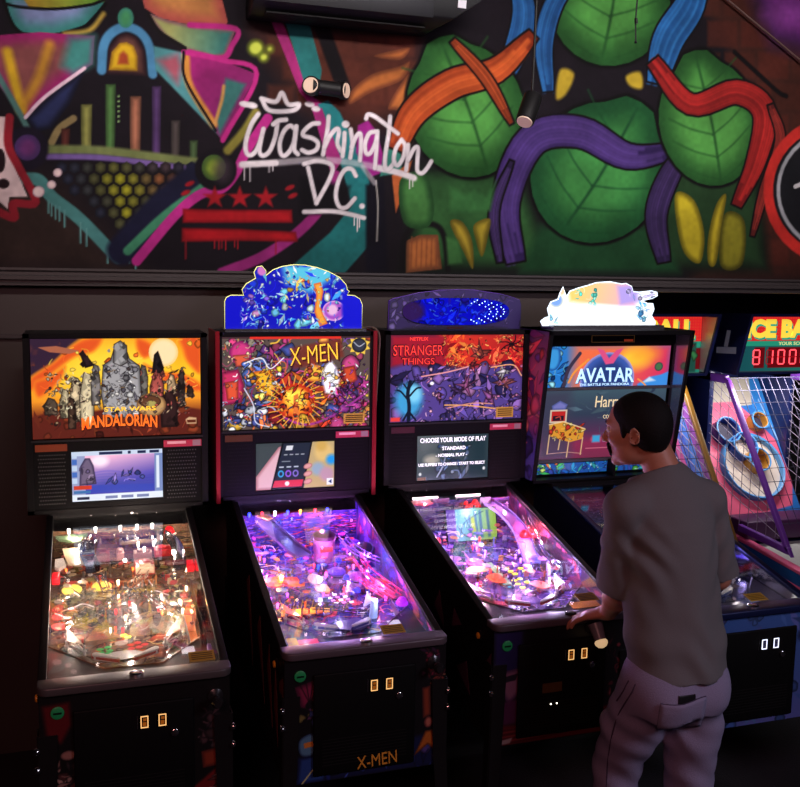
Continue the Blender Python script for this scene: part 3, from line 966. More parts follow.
def pmachine(s):
    """one complete pinball machine; s = dict of its own looks"""
    root = empty('pinball_machine', (s['x'], s['y'], 0))
    tag(root, s['label'], 'pinball machine', 'pinball machines in a row along the wall')
    cw = s.get('cw', 0.28)
    CABM = s.get('cabm', BLACK)
    side = [(-1.1, 0.49), (-1.1, 0.925), (-1.035, 0.94), (0.0, 1.175), (0.2, 1.175), (0.2, 0.56)]
    c = MB()
    for sx in (-1, 1):
        c.prism(side, sx * cw, sx * (cw - 0.018), 'x')
    c.box(-cw + 0.018, cw - 0.018, -1.1, -1.08, 0.49, 0.925)
    c.box(-cw + 0.018, cw - 0.018, 0.17, 0.2, 0.56, 1.175)
    c.prism([(-1.08, 0.49), (-1.08, 0.51), (0.17, 0.58), (0.17, 0.56)], -cw + 0.018, cw - 0.018, 'x')
    c.build('cabinet', CABM, root)
    # pedestal under the head
    MB().box(-cw, cw, 0.012, 0.2, 1.176, 1.199).build('head_pedestal', BLACKM, root)
    # front print
    if 'front' in s:
        fp_ = glow_sheet('front_print', s['front'](), -cw + 0.001, cw - 0.001, 0.492, 0.924, -1.1012, art_mat('cabinet_print', 0.45, base=1.0), root)
        for t in s.get('fronttext', []):
            text_obj('front_lettering', t[0], t[1], t[2], t[3], t[4], -1.1135, t[5], fp_, rot=t[6])
    if 'sideart' in s:
        for q in s['sideart']:
            MB().prism(q, -cw - 0.0012, -cw - 0.0002, 'x').build('side_print', s['sidem'], root, smooth=False)
    # legs with their bolts
    for sx in (-1, 1):
        for yy, zt, sy in ((-1.1, 0.80, -1), (0.2, 0.80, 1)):
            xo = sx * (cw + 0.004)
            yo = yy + sy * 0.004
            lg = MB()
            n = 6
            for k in range(n):
                t0, t1 = k / n, (k + 1) / n
                z0, z1 = lerp(zt, 0.03, t0), lerp(zt, 0.03, t1)
                w0, w1 = lerp(0.055, 0.03, t0), lerp(0.055, 0.03, t1)
                e0, e1 = 0.035 * max(0, t0 - 0.35), 0.035 * max(0, t1 - 0.35)
                for ax in (0, 1):
                    def P(z, w_, e, u):
                        X, Y = xo + sx * e, yo + sy * e
                        return (X - sx * u * w_, Y, z) if ax == 0 else (X, Y - sy * u * w_, z)
                    th = 0.004
                    v = [P(z0, w0, e0, 0), P(z0, w0, e0, 1), P(z1, w1, e1, 1), P(z1, w1, e1, 0)]
                    off = Vector((0, sy * th, 0)) if ax == 0 else Vector((sx * th, 0, 0))
                    v2 = [tuple(Vector(p) + off) for p in v]
                    lg.add(v + v2, [(0, 1, 2, 3), (7, 6, 5, 4), (0, 4, 5, 1), (1, 5, 6, 2), (2, 6, 7, 3), (3, 7, 4, 0)])
            bm_ = lg.build('leg', RAIL, root)
            MB().lathe([(0.012, 0.03), (0.012, 0.012), (0.022, 0.008), (0.026, 0.0)], (xo + sx * 0.0 - sx * 0.004, yo - sy * 0.004, 0)).build('leveler', CHROME, bm_)
            if yy < 0:
                for zb_ in (0.757, 0.698):
                    a = Vector((sx, sy, 0)).normalized()
                    p = Vector((xo + sx * 0.003, yo + sy * 0.003, zb_))
                    MB().lathe([(0.0115, 0), (0.0115, 0.004), (0.009, 0.009), (0.003, 0.011)], p, a, 14).build('leg_bolt', CHROME, bm_)
    # lockdown bar and side rails
    lbm = s.get('lockm', GUN)
    hw = cw + 0.005
    r = 0.035
    base = [(-hw, -1.045)] + [(-hw + r - r * math.cos(t), -1.122 + r - r * math.sin(t)) for t in np.linspace(0, PI / 2, 6)] + \
           [(hw - r + r * math.sin(t), -1.122 + r - r * math.cos(t)) for t in np.linspace(0, PI / 2, 6)] + [(hw, -1.045)]
    bar = MB().prism(base, 0.926, 0.952, 'z').build('lockdown_bar', lbm, root, bevel=0.005)
    ab = MB().lathe([(0.021, 0), (0.021, 0.006), (0.017, 0.009)], (s.get('abx', 0), -1.085, 0.952), n=24).build('action_button', s.get('abm', CHROME), bar)
    for sx in (-1, 1):
        q = [(-1.046, 0.934), (-1.046, 0.951), (0.0, 1.190), (0.0, 1.170)]
        MB().prism(q, sx * (cw + 0.004), sx * (cw - 0.022), 'x').build('side_rail', s.get('railm', RAIL), root, bevel=0.003)
        fb = MB().lathe([(0.019, 0), (0.019, 0.004), (0.015, 0.008)], (sx * cw, -0.985, 0.868), (sx, 0, 0), 18).build('flipper_button_ring', BLACKM, root)
        MB().lathe([(0.012, 0.008), (0.012, 0.013), (0.009, 0.015)], (sx * cw, -0.985, 0.868), (sx, 0, 0), 16).build('flipper_button', s.get('fbm', plast(230, 160, 40)), fb)
    # side blades inside the cabinet
    for sx in (-1, 1):
        q = [(-1.03, 0.89), (-1.03, 0.935), (-0.01, 1.165), (-0.01, 0.99)]
        X = sx * (cw - 0.0195)
        if 'blade' in s:
            cv = s['blade'](sx)
            w, h = cv.w, cv.h
            yy = np.linspace(-1.03, -0.01, w)
            zt = np.interp(yy, [-1.03, -0.01], [0.936, 1.166])
            zb = np.interp(yy, [-1.03, -0.01], [0.872, 0.985])
            o = grid_obj('side_blade', cv, (X, -1.03, 1), (0, 1.02, 0), (0, 0, -1), art_mat('blade_print', 0.3, base=1.0), root)
            co = np.zeros(w * h * 3, np.float32)
            o.data.vertices.foreach_get('co', co)
            co = co.reshape(h, w, 3)
            tt = np.linspace(0, 1, h)[:, None]
            co[:, :, 2] = zt[None] * (1 - tt) + zb[None] * tt
            o.data.vertices.foreach_set('co', co.ravel())
        else:
            MB().prism(q, X, X + sx * 0.0012, 'x').build('side_blade', mat('mirror_blade', (0.5, 0.5, 0.52), 0.12, 1.0), root)
    # glass
    g = [(GL0[0], GL0[1]), (GL1[0], GL1[1]), (GL1[0], GL1[1] - 0.004), (GL0[0], GL0[1] - 0.004)]
    MB().prism(g, -cw + 0.02, cw - 0.02, 'x').build('playfield_glass', GLASS, root, smooth=False)
    if 'sticker' in s:
        sx_, sy_ = s['sticker']
        a_ = math.atan2(GL1[1] - GL0[1], GL1[0] - GL0[0])
        zg = GL0[1] + (sy_ - GL0[0]) * math.tan(a_)
        Ms = Matrix.Translation((sx_, sy_, zg + 0.0006)) @ Matrix.Rotation(a_, 4, 'X')
        so = MB().box(-0.04, 0.04, -0.026, 0.026, 0, 0.0012, M=Ms).build('instruction_sticker', mat('yellow_sticker', srgb(196, 158, 60), 0.5), root)
        for k in range(4):
            MB().box(-0.033, 0.033, 0.013 - k * 0.010, 0.0165 - k * 0.010, 0.0012, 0.0018, M=Ms).build('sticker_line', plast(70, 48, 12), so)
    # coin door
    dx0, dx1 = s.get('door', (-0.185, 0.168))
    dr = MB().box(dx0, dx1, -1.112, -1.1015, 0.515, 0.868).build('coin_door', mat('black_door_powder', (0.0025, 0.0025, 0.0028), 0.6, spec=0.15), root, bevel=0.02)
    fr = MB()
    for i in range(9):
        fr.box(dx0 + 0.03, dx1 - 0.03, -1.1135, -1.1122, 0.55 + i * 0.011, 0.553 + i * 0.011)
    fr.build('vent_ribs', BLACKM, dr)
    for k in (0, 1):
        xb = (dx0 + dx1) / 2 + 0.028 + k * 0.053 + s.get('rjx', 0)
        b = MB().box(xb - 0.0125, xb + 0.0125, -1.119, -1.1122, 0.792, 0.834).build('coin_reject_button', BLACKM, dr, bevel=0.002)
        fm = MB()
        L = s.get('rejm', AMBER)
        for a0, a1, b0, b1 in ((-0.0115, -0.0085, 0.794, 0.832), (0.0085, 0.0115, 0.794, 0.832), (-0.0085, 0.0085, 0.829, 0.832), (-0.0085, 0.0085, 0.794, 0.797)):
            fm.box(xb + a0, xb + a1, -1.1205, -1.119, b0, b1)
        fm.build('lit_rim', L, b)
        MB().box(xb - 0.0055, xb + 0.0055, -1.1205, -1.119, 0.800, 0.812).box(xb - 0.004, xb + 0.006, -1.1205, -1.119, 0.816, 0.824).build('lit_price_window', s.get('rejd', AMBERD), b)
        MB().box(xb - 0.022, xb - 0.019, -1.114, -1.1122, 0.79, 0.832).build('coin_slot', CHROME if k == 0 else RAIL, dr)
    MB().lathe([(0.012, 0), (0.012, 0.006), (0.009, 0.008)], ((dx0 + dx1) / 2 + 0.118, -1.112, 0.765), (0, -1, 0), 16).build('door_lock', CHROME, dr)
    if s.get('doorplate'):
        pl_ = MB().box(-0.088, -0.01, -1.1135, -1.1122, 0.677, 0.713).build('bill_plate', mat('bronze_plate', srgb(120, 88, 50), 0.4, 0.6), dr)
        for k in (-0.052, -0.028):
            MB().ball((k, -1.113, 0.632), 0.0028).build('indicator_light', lamp_mat(255, 240, 220, 4), dr)
    # start button and plunger
    st = MB().lathe([(0.019, 0), (0.019, 0.004), (0.015, 0.006)], (s.get('sbx', -0.228), -1.1015, 0.867), (0, -1, 0), 24).build('start_button', mat('green_lit_button', srgb(30, 120, 70), 0.4, emit=srgb(30, 140, 80), es=0.07), root)
    MB().box(s.get('sbx', -0.228) - 0.012, s.get('sbx', -0.228) + 0.012, -1.1085, -1.1074, 0.864, 0.870).build('button_legend', plast(12, 40, 26), st)
    if s.get('plunger', 1) == 1:
        p = MB().lathe([(0.024, 0), (0.024, 0.004), (0.012, 0.01), (0.006, 0.012), (0.006, 0.035), (0.017, 0.042), (0.019, 0.055), (0.012, 0.066)], (0.235, -1.1015, 0.862), (0, -1, 0), 18)
        p.build('plunger', mat('black_chrome', (0.12, 0.12, 0.13), 0.2, 0.9), root)
    elif s['plunger'] == 2:
        pl_ = MB().lathe([(0.024, 0), (0.024, 0.004), (0.006, 0.012), (0.006, 0.03)], (0.105, -1.1015, 0.90), (0, -1, 0), 18).build('plunger', RAIL, root)
        ax = Vector((0.05, -0.55, -0.75)).normalized()
        b0 = Vector((0.105, -1.132, 0.925))
        MB().frus(b0, b0 + ax * 0.062, 0.027, 0.020, 20).build('torch_body', mat('grey_plastic', srgb(110, 104, 112), 0.35), pl_)
        MB().lathe([(0.020, 0), (0.024, 0.006), (0.023, 0.014), (0.015, 0.024), (0.004, 0.028)], b0 + ax * 0.060, ax, 20).build('torch_lens', mat('cream_lens', srgb(232, 205, 170), 0.3, emit=srgb(255, 214, 160), es=0.5), pl_)

    if s.get("headfn"):
        s["headfn"](root)
    else:
        std_head(root, s)
    # ---------------- playfield
    pf = empty('playfield', (0, PF_Y0, PF_Z0))
    pf.rotation_euler = (PF_A, 0, 0)
    pf.parent = root
    bd = MB().box(-PF_W / 2, PF_W / 2, 0, PF_L, -0.012, -0.0005).build('playfield_board', mat('plywood_edge', srgb(150, 110, 70), 0.6), pf)
    cv = s['pfart']()
    grid_obj('playfield_print', cv, (-PF_W / 2, PF_L, 0.0004), (PF_W, 0, 0), (0, -PF_L, 0), art_mat('clearcoat_playfield_print', 0.22, coat=0.4, base=1.0), pf)
    bk = s['pfart']()
    grid_obj('back_panel', bk, (-PF_W / 2, PF_L + 0.004, 0.145), (PF_W, 0, 0), (0, 0, -0.145), art_mat('clearcoat_playfield_print', 0.22, coat=0.4, base=1.0), pf)
    s['pfbuild'](pf, s)
    pf_light(pf, 0.11, 0.10, 0.062, s.get('frontc', (1.0, 0.8, 0.7)), 0.022 * s['pw'])  # pair of point lights added to brighten the apron, no bulbs there
    pf_light(pf, -0.11, 0.10, 0.062, s.get('frontc', (1.0, 0.8, 0.7)), 0.022 * s['pw'])
    return root


# ---- playfield furniture (all in playfield coordinates: x across, v up the field, h above it)
class PF:
    def __init__(s, root):
        s.r = root
        s.n = 0

    def post(s, x, v, h=0.03, col=(235, 225, 210), ring=None):
        o = MB().lathe([(0.005, 0), (0.0035, 0.006), (0.0035, h - 0.006), (0.005, h)], (x, v, 0), n=10).build('rubber_post', plast(*col), s.r)
        if ring:
            MB().lathe([(0.006, 0.010), (0.009, 0.0125), (0.009, 0.0155), (0.006, 0.018)], (x, v, 0), n=12).build('rubber_ring', plast(*ring), s.r)

    def plate(s, pts, h, m, name='plastic_shield', t=0.0025):
        o = MB().prism([(p[0], p[1]) for p in pts], h, h + t, 'z').build(name, m, s.r, smooth=False)
        return o

    def blob(s, x, v, sx, sv, h, m, rot=0.0, seed=0, name='plastic_shield'):
        R_ = random.Random(seed * 31 + int(x * 977) + int(v * 1993))
        P = []
        n = 7
        for k in range(n):
            a = 2 * PI * k / n
            q = R_.uniform(0.7, 1.1)
            u, w = sx * q * math.cos(a), sv * q * math.sin(a)
            P.append((x + u * math.cos(rot) - w * math.sin(rot), v + u * math.sin(rot) + w * math.cos(rot)))
        P = smooth_curve(P, 3, True)
        return s.plate([tuple(p) for p in P], h, m, name)

    def bulb(s, x, v, h, m, r=0.0055):
        MB().ball((x, v, h), r, nu=10, nv=6).frus((x, v, max(0.001, h - 0.014)), (x, v, h - r * 0.6), r * 0.7, r * 0.7, 8).build('lamp_bulb', m, s.r)

    def flasher(s, x, v, h, m, r=0.016):
        MB().ball((x, v, h), r, (1, 1, 1.15), half=True).lathe([(r * 1.15, -0.006), (r * 1.15, 0.0)], (x, v, h)).build('flasher_dome', m, s.r)

    def insert(s, x, v, rx, ry, m, shape='o', rot=0.0):
        if shape == 'o':
            P = [(rx * math.cos(t), ry * math.sin(t)) for t in np.linspace(0, 2 * PI, 16, endpoint=False)]
        elif shape == 't':
            P = [(-rx, -ry), (rx, -ry), (0, ry)]
        else:
            P = [(-rx, -ry), (rx, -ry), (rx, ry), (-rx, ry)]
        c_, s_ = math.cos(rot), math.sin(rot)
        P = [(x + a * c_ - b * s_, v + a * s_ + b * c_) for a, b in P]
        MB().prism(P, 0.0006, 0.0016, 'z').build('light_insert', m, s.r, smooth=False)

    def wire(s, pts, gap=0.028, r=0.0022, m=None, rings=True):
        m = m or STEEL
        P = smooth_curve(pts, 6)
        mb = MB()
        L, Rr, Lh, Rh = [], [], [], []
        for i in range(len(P)):
            d = P[min(i + 1, len(P) - 1)] - P[max(i - 1, 0)]
            nrm = np.array([-d[1], d[0], 0]) / max(1e-6, math.hypot(d[0], d[1]))
            L.append(P[i] + nrm * gap / 2)
            Rr.append(P[i] - nrm * gap / 2)
            Lh.append(P[i] + nrm * gap * 0.62 + np.array([0, 0, 0.016]))
            Rh.append(P[i] - nrm * gap * 0.62 + np.array([0, 0, 0.016]))
        for q in (L, Rr, Lh, Rh):
            mb.tube(q, r, 6)
        if rings:
            for i in range(2, len(P), 6):
                c_ = P[i]
                mb.tube([Lh[i], L[i] + np.array([0, 0, -0.003]), P[i] + np.array([0, 0, -0.006]), Rr[i] + np.array([0, 0, -0.003]), Rh[i]], r * 0.9, 5)
        mb.build('wire_ramp', m, s.r)

    def ramp(s, pts, width, m, wall=0.022, name='plastic_ramp'):
        P = smooth_curve(pts, 5)
        prof = [(-0.5, wall), (-0.5, 0), (0.5, 0), (0.5, wall)]
        t = 0.0022
        vs, fs = [], []
        nn = 8
        for i in range(len(P)):
            d = P[min(i + 1, len(P) - 1)] - P[max(i - 1, 0)]
            nrm = np.array([-d[1], d[0], 0]) / max(1e-6, math.hypot(d[0], d[1]))
            row = [(-.5, wall), (-.5, 0), (.5, 0), (.5, wall), (.5 - t / width, wall), (.5 - t / width, t), (-.5 + t / width, t), (-.5 + t / width, wall)]
            vs += [tuple(P[i] + nrm * (-u * width) + np.array([0, 0, h])) for u, h in row]
        for i in range(len(P) - 1):
            fs += [(i * nn + k, i * nn + (k + 1) % nn, (i + 1) * nn + (k + 1) % nn, (i + 1) * nn + k) for k in range(nn)]
        fs += [tuple(range(nn))[::-1], tuple(range((len(P) - 1) * nn, len(P) * nn))]
        MB().add(vs, fs).build(name, m, s.r)

    def bumper(s, x, v, cap, skirt=(230, 220, 200), r=0.036):
        MB().lathe([(0.034, 0), (0.034, 0.004), (0.022, 0.008), (0.022, 0.036), (0.0, 0.036)], (x, v, 0), n=24).build('bumper_body', plast(*skirt), s.r)
        MB().lathe([(0.0335, 0.024), (0.036, 0.027), (0.0335, 0.030), (0.031, 0.027)], (x, v, 0), n=24).build('bumper_ring', CHROME, s.r)
        MB().lathe([(r, 0.037), (r, 0.041), (r * 0.75, 0.049), (r * 0.3, 0.053), (0.001, 0.054)], (x, v, 0), n=24).build('bumper_cap', cap, s.r)

    def target(s, x, v, m, rot=0.0, w=0.02):
        M = Matrix.Translation((x, v, 0)) @ Matrix.Rotation(rot, 4, 'Z')
        MB().box(-w / 2, w / 2, -0.002, 0.002, 0.003, 0.028, M=M).build('standup_target', m, s.r)

    def flipper(s, x, v, ang, m, rub):
        d = Vector((math.cos(ang), math.sin(ang), 0))
        n_ = Vector((-d.y, d.x, 0))
        L = 0.076
        P = []
        for t in np.linspace(PI / 2, 3 * PI / 2, 8):
            P.append(tuple((d * 0.011 * math.cos(t) + n_ * 0.011 * math.sin(t))[:2]))
        for t in np.linspace(-PI / 2, PI / 2, 6):
            P.append(tuple((d * L + d * 0.005 * math.cos(t) + n_ * 0.005 * math.sin(t))[:2]))
        P = [(x + a, v + b) for a, b in P]
        o = MB().prism(P, 0.012, 0.030, 'z').build('flipper_bat', m, s.r, bevel=0.001)
        P2 = []
        for a, b in P:
            cx, cy = x + d.x * L * 0.45, v + d.y * L * 0.45
            P2.append((cx + (a - cx) * 1.06, cy + (b - cy) * 1.22))
        MB().prism(P2, 0.016, 0.025, 'z').build('flipper_rubber', rub, s.r)

    def sling(s, sx, m, glow=None, x=0.165, v=0.27):
        P = [(sx * (x - 0.035), v), (sx * (x + 0.02), v + 0.045), (sx * (x + 0.02), v + 0.13)]
        s.plate(P, 0.034, m, 'slingshot_plastic')
        for p in P:
            s.post(p[0], p[1], 0.034, (230, 230, 225), (240, 235, 230))
        rb = MB().tube([(p[0], p[1], 0.015) for p in P], 0.0032, 6, closed=True).build('slingshot_rubber', plast(235, 230, 220), s.r)

    def guide(s, pts, h=0.022, m=None):
        P = smooth_curve(pts, 4)
        mb = MB()
        for i in range(len(P) - 1):
            a, b = P[i], P[i + 1]
            d = np.array([-(b - a)[1], (b - a)[0]])
            d = d / max(1e-6, np.hypot(*d)) * 0.0012
            mb.prism([tuple(a - d), tuple(b - d), tuple(b + d), tuple(a + d)], 0.001, h, 'z')
        mb.build('ball_guide', m or mat('brushed_steel', (0.6, 0.58, 0.56), 0.3, 1.0), s.r)

    def apron(s, m, v=0.165, dip=0.055, h=0.028, cards=(), plate=None):
        hw = PF_W / 2
        P = [(-hw, -0.004), (hw, -0.004), (hw, v + 0.13), (0.09, dip + 0.06), (-0.09, dip + 0.06), (-hw, v + 0.13)]
        a = MB().prism(P, 0.024, 0.028, 'z').build('apron', m, s.r, smooth=False)
        rim = MB()
        for sx in (-1, 1):
            rim.tube([(sx * hw, v + 0.13, 0.028), (sx * 0.09, dip + 0.06, 0.028)], 0.0035, 8)
        rim.tube([(-0.09, dip + 0.06, 0.028), (0.09, dip + 0.06, 0.028)], 0.003, 8)
        rim.build('apron_edge', s.am, s.r)
        for (x0, x1, v0, v1, mm, nm) in cards:
            MB().box(x0, x1, v0, v1, 0.0282, 0.0294).build(nm, mm, s.r)
        return a


def pf_light(parent, x, v, h, col, power, rad=0.006):
    l = bpy.data.lights.new('playfield_light', 'POINT')
    l.energy = power * 3.0
    l.color = col
    l.shadow_soft_size = rad
    o = bpy.data.objects.new('playfield_light', l)
    C.objects.link(o)
    o.parent = parent
    o.location = (x, v, h)


def clutter(p, seed, pal, n_plate, n_post, n_bulb, bulbs, vmin=0.42, vmax=0.97, n_target=8, xw=0.235, hmax=0.075, kinds=None):
    R_ = random.Random(seed)
    n_plate = int(n_plate * 1.7)
    for k in range(n_plate):
        c_ = R_.choice(pal)
        v = R_.uniform(vmin, vmax)
        x = R_.uniform(-xw, xw)
        if R_.random() < 0.45:
            x = math.copysign(R_.uniform(0.15, xw), x)
        p.blob(x, v, R_.uniform(0.008, 0.026), R_.uniform(0.007, 0.021), R_.uniform(0.03, hmax), plast(*c_), R_.uniform(0, 3), seed + k)
    for k in range(n_post):
        p.post(R_.uniform(-xw, xw), R_.uniform(vmin - 0.1, vmax), R_.uniform(0.026, 0.05), R_.choice(pal), R_.choice([None, (20, 18, 20), (240, 235, 230)]))
    for k in range(16):
        x, v, an, L = R_.uniform(-xw, xw), R_.uniform(vmin - 0.05, vmax - 0.05), R_.uniform(0, 2 * PI), R_.uniform(0.03, 0.09)
        hh_ = R_.uniform(0.03, 0.08)
        xa = max(-0.24, min(0.24, x + L * math.cos(an)))
        P = smooth_curve([(x, v, hh_), ((x + xa) / 2 + R_.uniform(-.02, .02), v + L * 0.4 * math.sin(an), hh_ + 0.012), (xa, min(0.99, v + L * math.sin(an)), hh_)], 4)
        MB().tube(P, 0.0022, 6).build('wire_guide', R_.choice([STEEL, STEEL, plast(*R_.choice(pal)), plast(235, 225, 230)]), p.r)
    for k in range(n_target):
        p.target(R_.uniform(-xw, xw), R_.uniform(vmin, vmax), plast(*R_.choice(pal)), R_.uniform(-0.8, 0.8))
    for k in range(n_bulb):
        p.bulb(R_.uniform(-xw, xw), R_.uniform(vmin - 0.08, vmax), R_.uniform(0.02, 0.05), R_.choice(bulbs), R_.uniform(0.004, 0.006))

# ------------------------------------------------------------------ printed pictures
def art_desert():
    c = Canvas(270, 164)
    c.vgrad([(0, (236, 150, 30)), (0.35, (250, 196, 40)), (0.62, (240, 150, 40)), (0.78, (120, 50, 30)), (1, (84, 30, 24))])
    c.ell((128, 60), 80, 52, (255, 214, 60), soft=50)
    c.poly([(-5, -5), (84, -5), (60, 14), (36, 40), (-5, 66)], (52, 34, 52), soft=8, raw=True)
    for p in ([(84, 0), (112, 0), (98, 22), (70, 30), (40, 52), (0, 84), (0, 62), (34, 38), (60, 14)], [(236, 0), (270, 0), (270, 60), (248, 42), (240, 20)], [(176, 42), (206, 56), (240, 60), (270, 78), (270, 92), (214, 78)], [(166, 0), (186, 6), (196, 22), (178, 34), (166, 20)], [(4, 70), (30, 60), (54, 44), (44, 70), (12, 96)]):
        c.poly(p, (222, 84, 34), soft=6, sm=True, edge=(236, 120, 36), ew=8, raw=False)
    c.chaos([(230, 100, 36), (250, 170, 50), (214, 70, 34), (252, 210, 80)], 60, 3, 9, 3, box=(0, 4, 270, 90), lw=0, kinds='bl')
    c.poly([(-5, -5), (70, -5), (40, 28), (-5, 50)], (50, 32, 52), soft=10, a=0.9)
    c.ell((209, 24), 24, 24, (250, 222, 170), edge=(248, 206, 130), ew=7)
    c.poly([(12, 14), (40, 12), (76, 20), (60, 25), (30, 22)], (166, 96, 70))
    c.poly([(0, 128), (30, 118), (70, 124), (120, 116), (180, 122), (230, 114), (270, 122), (270, 164), (0, 164)], (92, 34, 26), soft=4)
    c.chaos([(110, 44, 30), (70, 26, 22), (140, 60, 36)], 50, 3, 12, 8, box=(0, 122, 270, 164), lw=0, kinds='bsl')

    def rock(P, col, n, seed):
        c.poly(P, col, edge=tuple(q * 0.6 for q in col), ew=6)
        xs = [p[0] for p in P]
        ys = [p[1] for p in P]
        R_ = random.Random(seed)
        for _ in range(n):
            x, y = R_.uniform(min(xs) + 2, max(xs) - 2), R_.uniform(min(ys) + 3, max(ys) - 3)
            w = R_.uniform(2, 6)
            jj = R_.uniform(0.35, 1.2)
            c.poly([(x - w, y), (x + w * .3, y - w * 1.4), (x + w, y + w * .4), (x, y + w * 1.2)], tuple(min(255, q * jj) for q in col), soft=1)
        c.stroke(P, 1.2, (30, 20, 20), closed=True, sm=False)
    rock([(84, 48), (76, 24), (82, 22), (98, 44)], (46, 30, 34), 3, 1)
    rock([(190, 58), (194, 28), (200, 22), (206, 40), (210, 60)], (30, 26, 30), 3, 2)
    for i, (x, y0, y1, w, col) in enumerate(((30, 96, 124, 20, (90, 74, 60)), (52, 82, 130, 16, (206, 190, 150)), (68, 62, 136, 18, (196, 176, 140)), (86, 56, 146, 22, (222, 206, 166)), (100, 42, 110, 14, (126, 120, 118)), (62, 96, 148, 12, (70, 50, 40)), (176, 44, 96, 14, (100, 96, 90)), (198, 56, 112, 22, (176, 84, 76)), (222, 60, 108, 14, (190, 160, 120)), (238, 54, 116, 12, (54, 44, 40)), (218, 88, 150, 28, (50, 30, 30)), (252, 80, 100, 10, (70, 50, 40)))):
        rock([(x - w / 2, y1), (x - w * 0.55, lerp(y0, y1, .45)), (x - w * 0.2, y0), (x + w * 0.25, y0 + 3), (x + w * 0.5, lerp(y0, y1, .4)), (x + w * 0.42, y1)], col, 12, i)
    rock([(114, 132), (108, 92), (112, 44), (124, 36), (132, 10), (146, 8), (154, 34), (170, 46), (172, 92), (164, 132)], (160, 158, 160), 16, 77)
    c.chaos([(190, 188, 190), (110, 108, 114), (140, 138, 142), (80, 76, 84), (210, 208, 206)], 90, 2, 7, 78, box=(117, 44, 163, 128), lw=0.8)
    c.chaos([(60, 50, 50), (120, 96, 70), (230, 226, 220)], 40, 1.5, 4, 74, box=(117, 50, 163, 126), lw=0.4)
    rock([(128, 40), (130, 10), (140, 4), (150, 12), (151, 40), (140, 46)], (140, 138, 138), 10, 5)
    c.ell((188, 112), 24, 20, (190, 150, 96), edge=(120, 84, 54), ew=6)
    c.ell((186, 106), 18, 11, (96, 60, 40), edge=(60, 40, 30), ew=4)
    c.ell((188, 110), 8, 5, (170, 160, 90))
    c.chaos([(210, 190, 150), (60, 40, 34), (150, 120, 90), (230, 214, 180)], 130, 1.2, 4, 79, box=(24, 54, 118, 140), lw=0.6)
    c.chaos([(180, 150, 120), (60, 40, 34), (190, 90, 80), (110, 90, 80)], 90, 1.2, 4, 80, box=(168, 50, 250, 130), lw=0.6)
    c.poly([(244, 138), (250, 134), (262, 136), (262, 146), (246, 146)], (200, 160, 120), soft=1.5)
    c.poly([(246, 139), (261, 139), (261, 144), (247, 144)], (90, 40, 26), soft=1)
    return c


def scr_desert():
    c = Canvas(150, 88, (150, 160, 200))
    c.poly([(22, 8), (136, 8), (136, 76), (22, 76)], (250, 190, 220), g=((60, 10), (70, 60), (70, 66, 170)))
    c.ell((46, 18), 14, 10, (255, 236, 250), soft=10)
    for i in range(7):
        c.stroke([(24, 40 + i * 4), (60, 36 + i * 5), (100, 42 + i * 4), (135, 38 + i * 5)], 2.2, (96 - i * 6, 86, 196 - i * 8), soft=3, a=0.6)
    c.poly([(24, 60), (135, 62), (135, 74), (24, 74)], (56, 70, 176), soft=3)
    c.chaos([(60, 70, 150), (90, 100, 190), (150, 130, 210)], 14, 3, 7, 5, box=(60, 40, 120, 56), lw=0.7)
    c.poly([(12, 60), (14, 26), (22, 12), (30, 12), (36, 26), (40, 58)], (112, 96, 124), edge=(60, 50, 80), ew=5)
    c.chaos([(140, 120, 150), (90, 76, 110)], 8, 2, 5, 6, box=(16, 18, 36, 56), lw=0.6)
    for y in range(5):
        c.rect(1, 3 + y * 11, 9, 12 + y * 11, (70, 110, 190) if y % 2 else (190, 210, 235))
    c.rect(3, 60, 32, 67, (200, 60, 40))
    c.rect(3, 69, 30, 74, (60, 110, 170))
    c.rect(0, 76, 150, 88, (220, 230, 245))
    for x in (8, 54, 80, 106):
        c.rect(x, 80, x + 20, 85, (30, 36, 70) if x == 8 else (110, 124, 170))
    c.rect(0, 0, 150, 8, (200, 214, 236))
    for x, w in ((45, 38), (92, 5), (108, 14), (128, 16)):
        c.rect(x, 2, x + w, 7, (36, 44, 80))
    c.rect(136, 8, 150, 76, (120, 140, 190))
    c.rect(139, 12, 144, 70, (220, 230, 245))
    return c


